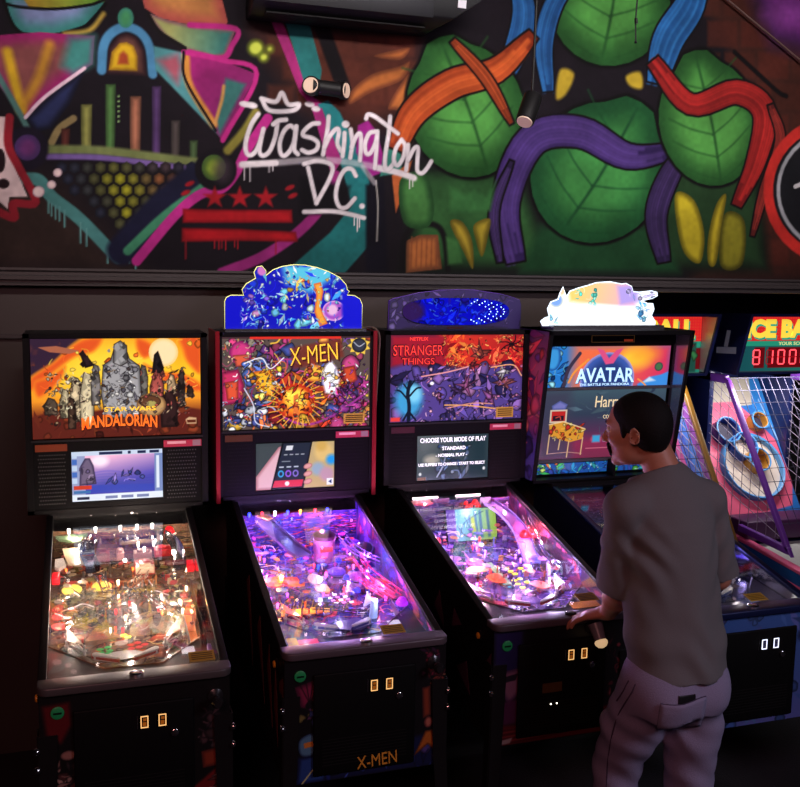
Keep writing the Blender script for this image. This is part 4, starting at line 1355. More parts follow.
def art_comic():
    c = Canvas(270, 174, (84, 70, 66))
    c.chaos([(150, 142, 120), (190, 60, 110), (70, 84, 160), (214, 150, 70), (150, 60, 90), (110, 60, 140), (200, 80, 50)], 130, 6, 18, 11, lw=1.2)
    c.chaos([(196, 70, 130), (150, 50, 110), (220, 110, 60), (84, 70, 130), (216, 170, 60)], 80, 7, 20, 12, lw=1.4)
    c.chaos([(200, 60, 40), (230, 110, 40), (236, 180, 50), (160, 40, 50)], 50, 8, 20, 13, box=(80, 70, 220, 174), lw=1.4)
    c.ell((34, 30), 20, 22, (196, 56, 120), edge=(120, 30, 84), ew=8)
    c.poly([(20, 34), (50, 32), (46, 54), (26, 56)], (206, 90, 60), edge=(130, 50, 50), ew=5)
    c.poly([(0, 66), (30, 60), (40, 90), (36, 122), (0, 128)], (190, 46, 90), edge=(110, 26, 60), ew=8)
    c.poly([(6, 84), (30, 80), (30, 116), (10, 118)], (210, 80, 50), edge=(130, 40, 40), ew=6)
    c.chaos([(40, 44, 84), (60, 70, 130), (150, 170, 200), (220, 226, 236)], 36, 4, 13, 14, box=(0, 116, 90, 174), lw=1.2)
    c.chaos([(70, 90, 170), (90, 120, 200), (220, 224, 236)], 26, 4, 12, 19, box=(40, 44, 76, 100), lw=1)
    c.poly([(56, 66), (84, 60), (98, 84), (90, 112), (64, 108)], (240, 176, 40), edge=(190, 90, 30), ew=8)
    c.chaos([(244, 190, 50), (236, 140, 40), (250, 220, 110)], 18, 4, 10, 15, box=(54, 60, 104, 118), lw=1.2)
    c.ell((132, 124), 36, 36, (250, 150, 40), edge=(176, 40, 24), ew=22)
    c.ell((132, 116), 20, 17, (255, 214, 70), soft=10)
    c.chaos([(250, 200, 60), (220, 80, 30), (150, 30, 24)], 26, 3, 9, 16, box=(104, 96, 160, 170), lw=1.2)
    c.poly([(126, 164), (128, 112), (136, 108), (138, 164)], (210, 110, 50), soft=1.5)
    c.ell((166, 70), 20, 16, (236, 180, 60), edge=(190, 110, 40), ew=7)
    c.chaos([(240, 190, 80), (220, 130, 50), (170, 70, 50)], 12, 4, 9, 22, box=(150, 56, 186, 86), lw=1.2)
    c.poly([(186, 108), (178, 76), (186, 56), (196, 46), (206, 60), (212, 84), (204, 112)], (252, 250, 246), edge=(220, 220, 240), ew=6, soft=5)
    c.chaos([(255, 255, 255), (240, 230, 200), (190, 190, 220)], 14, 3, 8, 17, box=(182, 58, 208, 108), lw=0.7)
    c.chaos([(150, 60, 150), (196, 70, 160), (110, 50, 120), (120, 30, 60)], 40, 5, 14, 18, box=(206, 84, 262, 150), lw=1.3)
    c.poly([(218, 60), (240, 56), (246, 84), (232, 94), (220, 84)], (196, 70, 40), edge=(110, 36, 40), ew=6)
    P = [(248 + (22 if k % 2 else 15) * math.cos(k * PI / 9), 18 + (20 if k % 2 else 14) * math.sin(k * PI / 9)) for k in range(18)]
    c.poly(P, (230, 190, 70))
    c.ell((248, 18), 14, 14, (50, 52, 66), edge=(26, 26, 36), ew=6)
    c.stroke([(238, 12), (248, 20), (258, 14)], 1.6, (170, 176, 190))
    c.poly([(120, 22), (214, 4), (220, 40), (128, 62)], (110, 44, 36), soft=6, a=0.85)
    c.stroke([(104, 150), (150, 168), (200, 152), (262, 110)], 4, (150, 50, 140), soft=3)
    for bx, pl in (((0, 6, 90, 60), [(150, 150, 130), (60, 54, 60), (180, 60, 110), (220, 190, 150)]), ((0, 60, 60, 174), [(200, 60, 90), (60, 70, 130), (230, 230, 240), (230, 120, 70)]), ((60, 60, 110, 120), [(250, 210, 80), (40, 50, 110), (240, 240, 250), (220, 110, 40)]), ((96, 90, 170, 174), [(255, 220, 90), (170, 30, 24), (60, 16, 20), (250, 140, 50)]), ((150, 50, 270, 120), [(230, 230, 240), (180, 70, 160), (250, 190, 70), (70, 40, 80)]), ((190, 90, 270, 174), [(150, 50, 140), (80, 40, 90), (220, 120, 190), (190, 60, 40)]), ((60, 120, 270, 174), [(60, 60, 90), (150, 60, 60), (200, 170, 120)])):
        c.chaos(pl, 70, 1.2, 4.5, int(bx[0] * 7 + bx[1]), box=bx, lw=0.6)
    for k in range(26):
        t = k * 0.242
        c.stroke([(132 + 34 * math.cos(t), 124 + 34 * math.sin(t)), (132 + 52 * math.cos(t + .1), 124 + 50 * math.sin(t + .1))], 1.6, (246, 170, 60))
    c.stroke([(40, 50), (70, 40), (86, 60), (110, 40)], 1.8, (240, 240, 246))
    c.stroke([(40, 96), (56, 128), (60, 160), (84, 170)], 1.6, (220, 226, 240))
    c.rect(0, 0, 270, 4, (60, 40, 44))
    c.rect(50, 0, 214, 5, (206, 46, 36))
    return c


def scr_phone():
    c = Canvas(140, 84, (54, 62, 66))
    c.poly([(0, 0), (56, 0), (0, 60)], (66, 74, 78), soft=14)
    c.poly([(0, 60), (40, 8), (60, 2), (50, 40), (34, 84), (0, 84)], (226, 180, 190), edge=(180, 120, 130), ew=7)
    c.poly([(96, 0), (140, 0), (140, 84), (84, 84)], (196, 170, 120), soft=4)
    for x, y, r, q in ((120, 20, 16, (224, 190, 120)), (110, 50, 12, (150, 170, 190)), (126, 60, 13, (190, 150, 170)), (134, 34, 9, (40, 150, 230)), (116, 8, 10, (210, 170, 90))):
        c.ell((x, y), r, r, q, soft=8)
    c.poly([(46, 0), (100, 0), (84, 84), (26, 84)], (18, 20, 26))
    c.poly([(49, 2), (97, 2), (82, 80), (30, 80)], (38, 44, 60))
    c.poly([(54, 6), (66, 6), (64, 14), (52, 14)], (220, 224, 228))
    for i in range(4):
        c.stroke([(50 + i * 10, 22), (55 + i * 10, 22)], 1.4, (200, 206, 214), sm=False)
    c.stroke([(46, 34), (60, 34)], 1.2, (170, 180, 190), sm=False)
    for x, q in ((44, (60, 160, 220)), (57, (150, 90, 220)), (70, (130, 110, 200))):
        c.ell((x, 56), 5.4, 6.4, q)
        c.ell((x, 56), 3, 3.6, (38, 44, 70))
        c.stroke([(x - 2, 44), (x + 4, 44)], 2.4, (190, 200, 214), sm=False)
    c.poly([(33, 68), (84, 68), (81, 80), (29, 80)], (216, 52, 80))
    c.ell((55, 74), 4, 4, (250, 240, 244))
    for y in (44, 58, 72):
        c.ell((92, y), 8, 5, (222, 160, 160), -0.3, edge=(180, 110, 110), ew=3)
    c.rect(126, 68, 138, 80, (240, 240, 244))
    c.poly([(129, 74), (135, 70), (135, 78)], (40, 60, 120))
    return c


def art_strange():
    c = Canvas(260, 172, (46, 34, 64))
    c.poly([(90, -5), (265, -5), (265, 70), (200, 90), (120, 60)], (214, 54, 36), soft=20, g=((110, 0), (250, 60), (150, 22, 30)))
    c.chaos([(240, 90, 40), (190, 30, 30), (250, 140, 60), (120, 14, 24)], 70, 4, 13, 21, box=(96, 0, 150, 60), lw=0, kinds='sl')
    c.chaos([(220, 50, 40), (160, 24, 30), (240, 96, 60)], 50, 4, 13, 23, box=(195, 0, 260, 72), lw=0, kinds='sl')
    c.rect(0, 0, 104, 62, (150, 24, 44), soft=14)
    c.poly([(0, 66), (30, 56), (70, 66), (120, 70), (240, 60), (260, 90), (260, 172), (0, 172)], (78, 60, 130), soft=10)
    c.chaos([(96, 76, 160), (60, 50, 110), (140, 100, 180), (40, 34, 80), (190, 130, 190)], 90, 6, 18, 24, box=(0, 62, 260, 172), lw=1.1)
    for a in (0.3, 1.0, 1.8, 2.5, 3.4, 4.1, 5.0, 5.7):
        c.stroke([(236, 20), (236 + 12 * math.cos(a + .3), 20 + 9 * math.sin(a + .3)), (236 + 26 * math.cos(a), 20 + 18 * math.sin(a))], 2.4, (24, 8, 16))
    c.ell((236, 20), 6, 4, (24, 8, 16))
    # crystals of warm and cold light
    R_ = random.Random(5)
    for x, y, s_, q in ((172, 40, 34, (226, 96, 80)), (158, 60, 20, (190, 60, 70)), (146, 102, 30, (176, 90, 150)), (128, 112, 22, (120, 80, 160)), (222, 96, 30, (206, 110, 120)), (222, 74, 22, (230, 220, 230)), (194, 126, 26, (160, 90, 160)), (94, 118, 22, (180, 100, 160)), (60, 86, 26, (110, 80, 170)), (244, 130, 24, (90, 70, 150))):
        for k in range(7):
            an = R_.uniform(0, 2 * PI)
            L = s_ * R_.uniform(0.4, 1.0)
            w = s_ * R_.uniform(0.12, 0.3)
            P = [(x - w * math.sin(an), y + w * math.cos(an)), (x + L * math.cos(an), y + L * math.sin(an)), (x + w * math.sin(an), y - w * math.cos(an)), (x - 0.3 * L * math.cos(an), y - 0.3 * L * math.sin(an))]
            jj = R_.uniform(0.5, 1.2)
            c.poly(P, tuple(min(255, v * jj) for v in q), edge=tuple(v * 0.5 * jj for v in q), ew=5)
            c.stroke(P, 1, (20, 10, 24), closed=True, sm=False, a=0.8)
    c.chaos([(120, 90, 180), (200, 120, 170), (40, 30, 70), (230, 170, 190)], 160, 1.2, 4.5, 77, box=(60, 64, 260, 172), lw=0.6)
    c.chaos([(250, 120, 60), (120, 14, 20), (250, 170, 90)], 110, 1.2, 4, 78, box=(100, 0, 260, 70), lw=0.4)
    c.stroke([(106, 140), (150, 142), (206, 150)], 2.4, (226, 160, 90))
    c.stroke([(112, 146), (160, 138), (200, 140)], 2, (210, 140, 120))
    c.stroke([(60, 82), (110, 74), (150, 64)], 2.5, (230, 150, 150))
    c.stroke([(196, 66), (240, 62), (258, 84)], 2, (244, 170, 120))
    c.ell((36, 128), 26, 34, (60, 150, 200), soft=16)
    c.ell((46, 116), 14, 18, (120, 200, 230), soft=12)
    for p, w_ in (([(36, 168), (37, 140), (34, 116), (38, 92)], 7), ([(36, 130), (22, 112), (14, 108)], 3.5), ([(36, 122), (50, 106), (58, 104)], 3.5), ([(35, 110), (26, 96)], 3), ([(37, 104), (46, 90)], 3), ([(36, 150), (26, 168)], 4), ([(36, 150), (50, 168)], 4)):
        c.stroke(p, w_, (14, 22, 40))
    c.ell((80, 96), 4, 3.4, (250, 244, 250), soft=2)
    c.rect(2, 162, 20, 170, (220, 60, 60), soft=2)
    return c


def scr_mode():
    c = Canvas(140, 84, (70, 84, 90))
    c.poly([(0, 0), (70, 0), (70, 84), (0, 84)], (130, 134, 136), soft=30, g=((0, 0), (60, 70), (40, 56, 64)))
    c.poly([(84, 0), (140, 0), (140, 84), (100, 84)], (38, 58, 68), soft=20)
    c.ell((30, 46), 16, 9, (190, 184, 170), soft=10)
    c.chaos([(70, 110, 190), (50, 70, 110), (110, 130, 170), (150, 160, 180)], 40, 3, 10, 31, box=(44, 14, 104, 84), lw=0.8)
    c.stroke([(40, 78), (50, 60), (56, 40)], 2.6, (180, 186, 220))
    c.rect(40, 22, 110, 52, (60, 76, 86), a=0.35, soft=16)
    for x, y in ((7, 72), (132, 66)):
        c.ell((x, y), 2.6, 3, (240, 244, 246))
    c.rect(2, 78, 18, 84, (140, 100, 80), soft=1)
    return c


def art_pandora():
    c = Canvas(260, 80, (60, 120, 190))
    c.poly([(60, -5), (265, -5), (265, 85), (60, 85)], (240, 110, 70), soft=30, g=((170, 10), (260, 60), (206, 40, 100)))
    c.ell((186, 24), 30, 20, (255, 210, 60), soft=26)
    c.ell((206, 18), 30, 18, (250, 160, 50), soft=26, a=0.7)
    c.poly([(0, 0), (40, 0), (50, 40), (40, 80), (0, 80)], (40, 120, 200), soft=10)
    c.chaos([(50, 150, 220), (30, 80, 150), (110, 200, 230), (20, 50, 100), (150, 220, 240)], 36, 4, 11, 41, box=(0, 0, 50, 80), lw=1)
    c.poly([(8, 6), (30, 4), (34, 30), (24, 46), (8, 40)], (60, 150, 216), edge=(30, 80, 150), ew=7, sm=True)
    c.stroke([(44, 78), (52, 44), (72, 14)], 7, (60, 50, 70))
    c.stroke([(54, 70), (64, 50), (90, 26)], 4, (240, 150, 60))
    c.ell((132, 66), 56, 54, (52, 76, 150), edge=(150, 150, 210), ew=9)
    c.ell((132, 66), 50, 48, (40, 60, 120), edge=(60, 90, 170), ew=20)
    c.poly([(106, 4), (120, 8), (132, 24), (146, 8), (160, 4), (142, 34), (126, 36)], (220, 80, 130), soft=2)
    c.ell((238, 42), 9, 9, (70, 110, 70), edge=(50, 60, 70), ew=4)
    c.poly([(196, 76), (222, 62), (244, 58), (260, 52), (260, 80), (196, 80)], (60, 140, 220), soft=3)
    c.poly([(206, 74), (220, 62), (234, 70)], (200, 220, 240), soft=4)
    c.stroke([(196, 66), (208, 74), (214, 80)], 3, (240, 150, 70))
    return c


def scr_poster():
    c = Canvas(260, 138, (62, 76, 92))
    c.vgrad([(0, (66, 88, 102)), (0.35, (52, 62, 84)), (0.6, (84, 50, 84)), (0.78, (140, 44, 80)), (1, (120, 44, 74))])
    c.chaos([(70, 90, 104), (44, 54, 76), (80, 100, 116)], 40, 6, 18, 51, box=(70, 0, 260, 86), lw=0, kinds='sl')
    c.poly([(0, 0), (60, 0), (70, 140), (0, 140)], (64, 62, 84), soft=24, a=0.8)
    # picture of a little pinball table on show
    c.rect(22, 38, 56, 64, (210, 190, 170))
    c.rect(25, 41, 53, 61, (190, 40, 40))
    c.rect(28, 50, 50, 60, (40, 24, 40))
    c.stroke([(34, 54), (42, 52), (44, 58)], 1.6, (230, 80, 60))
    c.poly([(22, 68), (52, 62), (94, 78), (92, 98), (66, 104), (24, 90)], (220, 150, 50))
    c.chaos([(240, 200, 70), (220, 90, 40), (250, 220, 130), (190, 50, 40)], 40, 2, 7, 52, box=(26, 68, 90, 98), lw=0.6)
    c.stroke([(22, 67), (50, 62), (95, 78)], 2, (240, 210, 160), sm=False)
    for x, y0, y1 in ((24, 88, 126), (64, 102, 134), (92, 96, 130), (46, 98, 118)):
        c.stroke([(x, y0), (x - 2, y1)], 2.2, (220, 180, 130), sm=False)
    c.stroke([(22, 126), (64, 124), (92, 128)], 1.2, (200, 150, 130), sm=False)
    c.poly([(24, 30), (40, 20), (56, 28), (52, 38), (26, 38)], (120, 120, 190), edge=(80, 90, 150), ew=5)
    c.ell((120, 100), 12, 8, (190, 60, 90), soft=4)
    c.rect(112, 92, 128, 106, (60, 160, 210), soft=4)
    c.stroke([(100, 118), (150, 118)], 1.4, (220, 120, 140), sm=False)
    return c


def art_strip(seed=61, w=260, h=24):
    c = Canvas(w, h, (30, 80, 160))
    c.chaos([(40, 150, 210), (30, 90, 180), (60, 180, 190), (90, 190, 80), (50, 70, 160)], 60, 4, 12, seed, lw=0.6)
    c.chaos([(120, 220, 120), (60, 170, 90), (200, 230, 120), (230, 120, 60)], 14, 3, 9, seed + 1, box=(0, 0, w * 0.22, h), lw=0.6)
    c.chaos([(150, 230, 250), (220, 250, 255)], 10, 1, 3, seed + 2, lw=0)
    return c


def pf_print(seed, base, pal, n=150):
    def fn():
        c = Canvas(190, 370, base)
        c.chaos(pal, n // 2, 10, 24, seed, lw=1.2)
        c.chaos(pal, int(n * 1.6), 4, 11, seed + 1, lw=1.0)
        c.chaos(pal, n * 2, 1.5, 5, seed + 2, lw=0.7)
        c.chaos([tuple(min(255, q * 1.5 + 30) for q in t) for t in pal], n, 3, 10, seed + 3, lw=0.8, kinds='l')
        return c
    return fn


def blade_print(seed, base, pal, n=60):
    def fn(sx):
        c = Canvas(300, 50, base)
        c.chaos(pal, n, 5, 22, seed + (sx > 0), lw=1)
        c.chaos(pal, n, 2, 9, seed + 7 + (sx > 0), lw=0.7)
        return c
    return fn


# cabinet fronts: px are 1 mm-ish cells, width 0.56 m x height 0.432 m
def front_desert():
    c = Canvas(224, 173, (13, 11, 12))
    c.poly([(4, 14), (34, 12), (36, 40), (24, 62), (8, 50)], (92, 16, 22), soft=6)
    c.chaos([(120, 90, 84), (150, 120, 110), (70, 40, 40), (60, 50, 54)], 26, 3, 9, 71, box=(16, 72, 44, 130), lw=1)
    c.ell((32, 78), 9, 6, (150, 106, 96), edge=(100, 70, 66), ew=3)
    c.poly([(18, 130), (44, 120), (46, 173), (16, 173)], (90, 30, 26), soft=6)
    c.chaos([(70, 50, 54), (96, 80, 84), (44, 34, 40)], 30, 3, 10, 72, box=(190, 40, 216, 90), lw=1)
    c.poly([(188, 96), (214, 92), (214, 116), (190, 118)], (130, 50, 30), edge=(80, 30, 24), ew=6)
    c.poly([(150, 173), (180, 140), (206, 120), (206, 173)], (110, 24, 26), soft=4)
    c.chaos([(170, 140, 136), (110, 60, 56)], 12, 3, 8, 73, box=(200, 124, 216, 170), lw=0.8)
    return c


def front_comic():
    c = Canvas(224, 173, (13, 11, 15))
    c.poly([(14, 38), (44, 30), (56, 44), (40, 72), (22, 66)], (130, 36, 70), edge=(70, 20, 44), ew=8)
    for k in range(5):
        c.stroke([(34, 62), (20 + k * 9, 34)], 1.4, (30, 12, 22), sm=False)
    c.ell((35, 66), 7, 8, (20, 16, 22))
    c.chaos([(50, 60, 110), (90, 50, 90), (120, 110, 60)], 10, 3, 8, 81, box=(20, 70, 50, 92), lw=0.8)
    c.poly([(6, 136), (60, 132), (110, 142), (160, 130), (224, 124), (224, 173), (6, 173)], (20, 26, 66), soft=8)
    c.chaos([(30, 44, 120), (50, 70, 150), (20, 26, 70), (90, 70, 140)], 40, 4, 12, 82, box=(6, 134, 220, 170), lw=0.9)
    c.poly([(20, 112), (36, 104), (44, 118), (38, 134), (22, 132)], (80, 120, 150), edge=(40, 60, 90), ew=4, sm=True)
    c.poly([(26, 116), (42, 114), (41, 122), (27, 123)], (200, 120, 50))
    c.poly([(20, 136), (46, 134), (62, 150), (54, 173), (16, 173)], (36, 64, 130), edge=(16, 24, 60), ew=6)
    c.stroke([(24, 172), (44, 150), (60, 146)], 2, (190, 190, 130))
    c.stroke([(66, 160), (84, 148), (92, 142)], 2, (130, 140, 160))
    c.poly([(100, 150), (112, 142), (116, 152), (106, 162)], (160, 80, 30))
    c.poly([(190, 60), (202, 58), (204, 100), (192, 104)], (130, 54, 34), edge=(70, 30, 26), ew=5)
    c.ell((200, 110), 6, 8, (170, 96, 80), edge=(90, 40, 40), ew=4)
    c.poly([(180, 156), (196, 122), (206, 122), (216, 158), (200, 142)], (170, 90, 30), edge=(90, 44, 20), ew=4)
    c.chaos([(150, 40, 70), (110, 30, 60), (60, 30, 60)], 16, 3, 9, 83, box=(186, 6, 214, 40), lw=0.8)
    c.chaos([(120, 50, 40), (150, 90, 70), (90, 30, 40)], 14, 2, 7, 84, box=(196, 34, 222, 56), lw=0.6)
    return c


def front_strange():
    c = Canvas(224, 173, (12, 10, 14))
    c.poly([(2, 2), (46, 2), (44, 96), (2, 96)], (34, 24, 78), soft=8, g=((10, 4), (30, 100), (24, 16, 60)))
    c.poly([(10, 62), (44, 58), (44, 96), (26, 110), (12, 92)], (120, 76, 100), edge=(70, 40, 70), ew=8)
    c.poly([(14, 70), (40, 66), (36, 76), (20, 78)], (28, 20, 34))
    c.poly([(6, 108), (44, 104), (46, 140), (4, 144)], (70, 24, 60), soft=6)
    c.poly([(2, 142), (110, 146), (224, 126), (224, 173), (2, 173)], (84, 14, 22), soft=5)
    for k in range(7):
        c.stroke([(4, 150 + k * 3.4), (60 + k * 6, 149 + k * 3), (150, 144 + k * 3), (222, 130 + k * 5)], 1.2, (140, 60, 60) if k % 2 else (40, 8, 14), a=0.8)
    c.poly([(6, 166), (34, 162), (30, 170), (6, 172)], (150, 130, 130), soft=2)
    c.chaos([(60, 20, 30), (110, 40, 50)], 14, 3, 9, 91, box=(184, 20, 218, 120), lw=0.8)
    return c


def front_reef():
    c = Canvas(240, 173, (46, 66, 110))
    c.vgrad([(0, (60, 98, 168)), (0.6, (66, 92, 158)), (1, (86, 92, 160))])
    c.chaos([(72, 108, 176), (58, 84, 146), (90, 102, 172)], 60, 6, 18, 95, lw=0, kinds='bs')
    for p in ([(62, 173), (70, 156), (66, 140)], [(66, 168), (80, 150), (92, 146)], [(70, 173), (86, 162), (98, 150)], [(50, 173), (56, 150), (54, 138)]):
        c.stroke(p, 2, (14, 20, 46))
    c.stroke([(116, 168), (124, 146), (132, 168)], 2.4, (76, 110, 160))
    c.stroke([(114, 172), (124, 164), (134, 172)], 2.0, (76, 110, 160))
    return c


# ------------------------------------------------------------------ playfields
def pf_desert(r, s):
    p = PF(r)
    p.am = plast(120, 70, 40)
    pal = [(150, 40, 40), (120, 104, 90), (90, 84, 80), (190, 170, 140), (150, 120, 80), (200, 60, 50), (60, 56, 60), (120, 110, 60)]
    warm, hot = lamp_mat(255, 226, 180, 10), lamp_mat(255, 250, 240, 16)
    redl = lamp_mat(255, 40, 40, 3)
    clutter(p, 7, pal, 46, 34, 24, [warm, warm, redl, lamp_mat(255, 120, 50, 6)], n_target=10)
    # big leaf-green plate with a beige tongue below it at the back left
    p.plate([(-0.25, 0.99), (-0.235, 0.955), (-0.19, 0.93), (-0.15, 0.95), (-0.13, 1.0), (-0.16, 0.985), (-0.19, 1.0), (-0.215, 0.985)], 0.13, plast(140, 176, 130), 'leaf_plate', 0.01)
    p.plate([(-0.225, 0.945), (-0.15, 0.945), (-0.135, 0.86), (-0.145, 0.78), (-0.20, 0.78), (-0.215, 0.86)], 0.10, plast(206, 186, 150), 'beige_plate', 0.004)
    p.plate([(-0.25, 0.86), (-0.22, 0.87), (-0.21, 0.80), (-0.235, 0.77), (-0.25, 0.79)], 0.085, plast(214, 206, 198), 'white_plate', 0.012)
    # dark red wagon shapes across the middle back
    for x, v, w, d, h, c_ in ((-0.075, 0.90, 0.05, 0.028, 0.085, (130, 34, 40)), (-0.01, 0.905, 0.028, 0.03, 0.085, (196, 150, 140)), (0.075, 0.90, 0.07, 0.02, 0.08, (150, 120, 110)), (0.15, 0.905, 0.06, 0.026, 0.085, (186, 36, 40)), (0.075, 0.80, 0.075, 0.045, 0.07, (180, 40, 40)), (0.075, 0.76, 0.07, 0.012, 0.078, (214, 190, 160))):
        MB().box(x - w / 2, x + w / 2, v - d, v + d, h - 0.02, h + 0.008).box(x - w * .3, x + w * .3, v - d * .6, v + d * .6, h + 0.008, h + 0.018).build('model_wagon', plast(*c_), r, bevel=0.003)
    for x, v in ((0.04, 0.99), (0.13, 0.99)):
        MB().box(x - 0.05, x + 0.05, v - 0.02, v + 0.015, 0.09, 0.11).build('back_plate', plast(150, 130, 110), r, bevel=0.003)
    for sx, v in ((-0.245, 0.735), (0.245, 0.755)):
        MB().box(sx - 0.014, sx + 0.014, v - 0.03, v + 0.03, 0.06, 0.088).build('red_flasher', mat('red_flasher_glow', srgb(220, 20, 30), 0.25, emit=srgb(255, 20, 40), es=0.9), r, bevel=0.006)
    p.flasher(0.185, 0.985, 0.13, mat('red_dome_glow', srgb(230, 20, 30), 0.2, emit=srgb(255, 20, 30), es=0.8), 0.019)
    yb = mat('yellow_bumper_glow', srgb(230, 210, 90), 0.3, emit=srgb(255, 220, 90), es=1.1)
    p.bumper(-0.19, 0.70, yb, (170, 170, 120))
    p.bumper(-0.085, 0.71, yb, (190, 170, 120))
    p.wire([(-0.20, 0.36, 0.05), (-0.10, 0.45, 0.06), (0.0, 0.545, 0.07), (0.045, 0.60, 0.08)], 0.026)
    p.wire([(0.155, 0.375, 0.05), (0.11, 0.45, 0.06), (0.06, 0.53, 0.075), (0.05, 0.57, 0.08)], 0.026)
    p.wire([(0.02, 0.54, 0.06), (0.04, 0.61, 0.08), (0.07, 0.68, 0.09)], 0.026)
    p.wire([(-0.07, 0.60, 0.06), (-0.085, 0.66, 0.075), (-0.10, 0.70, 0.08)], 0.022)
    p.ramp([(-0.115, 0.72, 0.09), (-0.135, 0.82, 0.11), (-0.115, 0.92, 0.12), (-0.04, 0.97, 0.12)], 0.055, CLEAR, 0.03)
    p.ramp([(0.20, 0.70, 0.08), (0.20, 0.84, 0.10), (0.15, 0.94, 0.12), (0.06, 0.97, 0.12), (0.0, 0.95, 0.12)], 0.05, CLEAR, 0.03)
    for v in (0.40, 0.47, 0.54):
        p.blob(-0.235, v, 0.022, 0.03, 0.045, plast(200, 50, 50), seed=int(v * 100))
        p.blob(0.20, v + 0.02, 0.018, 0.03, 0.045, plast(186, 60, 50), seed=int(v * 90))
    p.sling(-1, plast(236, 214, 190), x=0.185)
    p.sling(1, plast(236, 200, 180), x=0.145)
    MB().box(0.196, 0.222, 0.23, 0.62, 0.002, 0.006).build('shooter_lane', mat('orange_lane_glow', srgb(230, 120, 60), 0.4, emit=srgb(255, 120, 50), es=0.35), r)
    p.guide([(0.19, 0.22), (0.19, 0.45), (0.195, 0.66)], 0.03)
    p.guide([(0.226, 0.20), (0.226, 0.70)], 0.045, mat('dark_rail', (0.05, 0.045, 0.045), 0.3, 0.8))
    p.guide([(0.24, 0.20), (0.24, 0.70)], 0.05, mat('dark_rail', (0.05, 0.045, 0.045), 0.3, 0.8))
    FB, FR = plast(235, 230, 222), plast(190, 60, 40)
    p.flipper(-0.115, 0.215, -0.5, FB, FR)
    p.flipper(0.075, 0.215, PI + 0.5, FB, FR)
    for x, v, m in ((-0.02, 0.38, (250, 230, 60)), (-0.008, 0.365, (240, 240, 90))):
        p.insert(x, v, 0.012, 0.008, lamp_mat(*m, 2.5))
    for x, v in ((-0.10, 0.295), (-0.075, 0.305), (-0.098, 0.272), (-0.07, 0.28), (-0.075, 0.262)):
        p.insert(x, v, 0.012, 0.008, lamp_mat(40, 150, 70, 0.6))
    for x, v in ((0.0, 0.305), (0.022, 0.315), (0.045, 0.30), (0.0, 0.28), (0.025, 0.285)):
        p.insert(x, v, 0.012, 0.009, lamp_mat(190, 40, 40, 0.5))
    p.insert(-0.03, 0.325, 0.022, 0.017, plast(150, 140, 132))
    p.blob(-0.02, 0.235, 0.06, 0.03, 0.003, plast(200, 196, 196), seed=9, name='centre_plate')
    p.apron(plast(46, 34, 30), cards=[(-0.085, 0.085, 0.01, 0.075, plast(140, 78, 36), 'title_plate'), (0.155, 0.198, 0.155, 0.20, mat('lit_white_card', srgb(225, 225, 232), 0.4, emit=srgb(230, 230, 240), es=0.55), 'score_card'),
                                         (0.09, 0.19, 0.01, 0.085, plast(140, 60, 62), 'rule_card'), (0.10, 0.14, 0.03, 0.06, plast(220, 190, 190), 'rule_arrow'), (0.15, 0.185, 0.03, 0.065, plast(80, 40, 44), 'rule_square'),
                                         (-0.235, -0.10, 0.01, 0.10, plast(62, 54, 50), 'instruction_card')])
    MB().box(0.236, 0.25, 0.10, 0.17, 0.03, 0.05).build('purple_block', plast(110, 70, 170), r, bevel=0.003)
    for i, x in enumerate((-0.20, -0.10, -0.005, 0.06, 0.12)):
        p.bulb(x, 1.005, 0.155, hot, 0.006)
    for x, v in ((0.06, 0.93), (0.12, 0.93), (-0.16, 0.95), (0.13, 0.97), (0.08, 0.88)):
        p.bulb(x, v, 0.11, hot, 0.005)
    for x, v, h, e in ((-0.17, 0.92, 0.16, .5), (0.05, 0.95, 0.17, .6), (0.2, 0.9, 0.16, .4), (-0.2, 0.62, 0.12, .35), (0.0, 0.7, 0.15, .4), (0.17, 0.62, 0.13, .35), (-0.19, 0.38, 0.075, .22), (0.13, 0.37, 0.08, .22), (0.0, 0.33, 0.085, .2)):
        pf_light(r, x, v, h, (1.0, 0.80, 0.66), 0.85 * e * s['pw'])
    pf_light(r, 0.22, 0.45, 0.06, (1.0, 0.4, 0.16), 0.15 * s['pw'])
    pf_light(r, -0.235, 0.46, 0.09, (1.0, 0.2, 0.12), 0.12 * s['pw'])


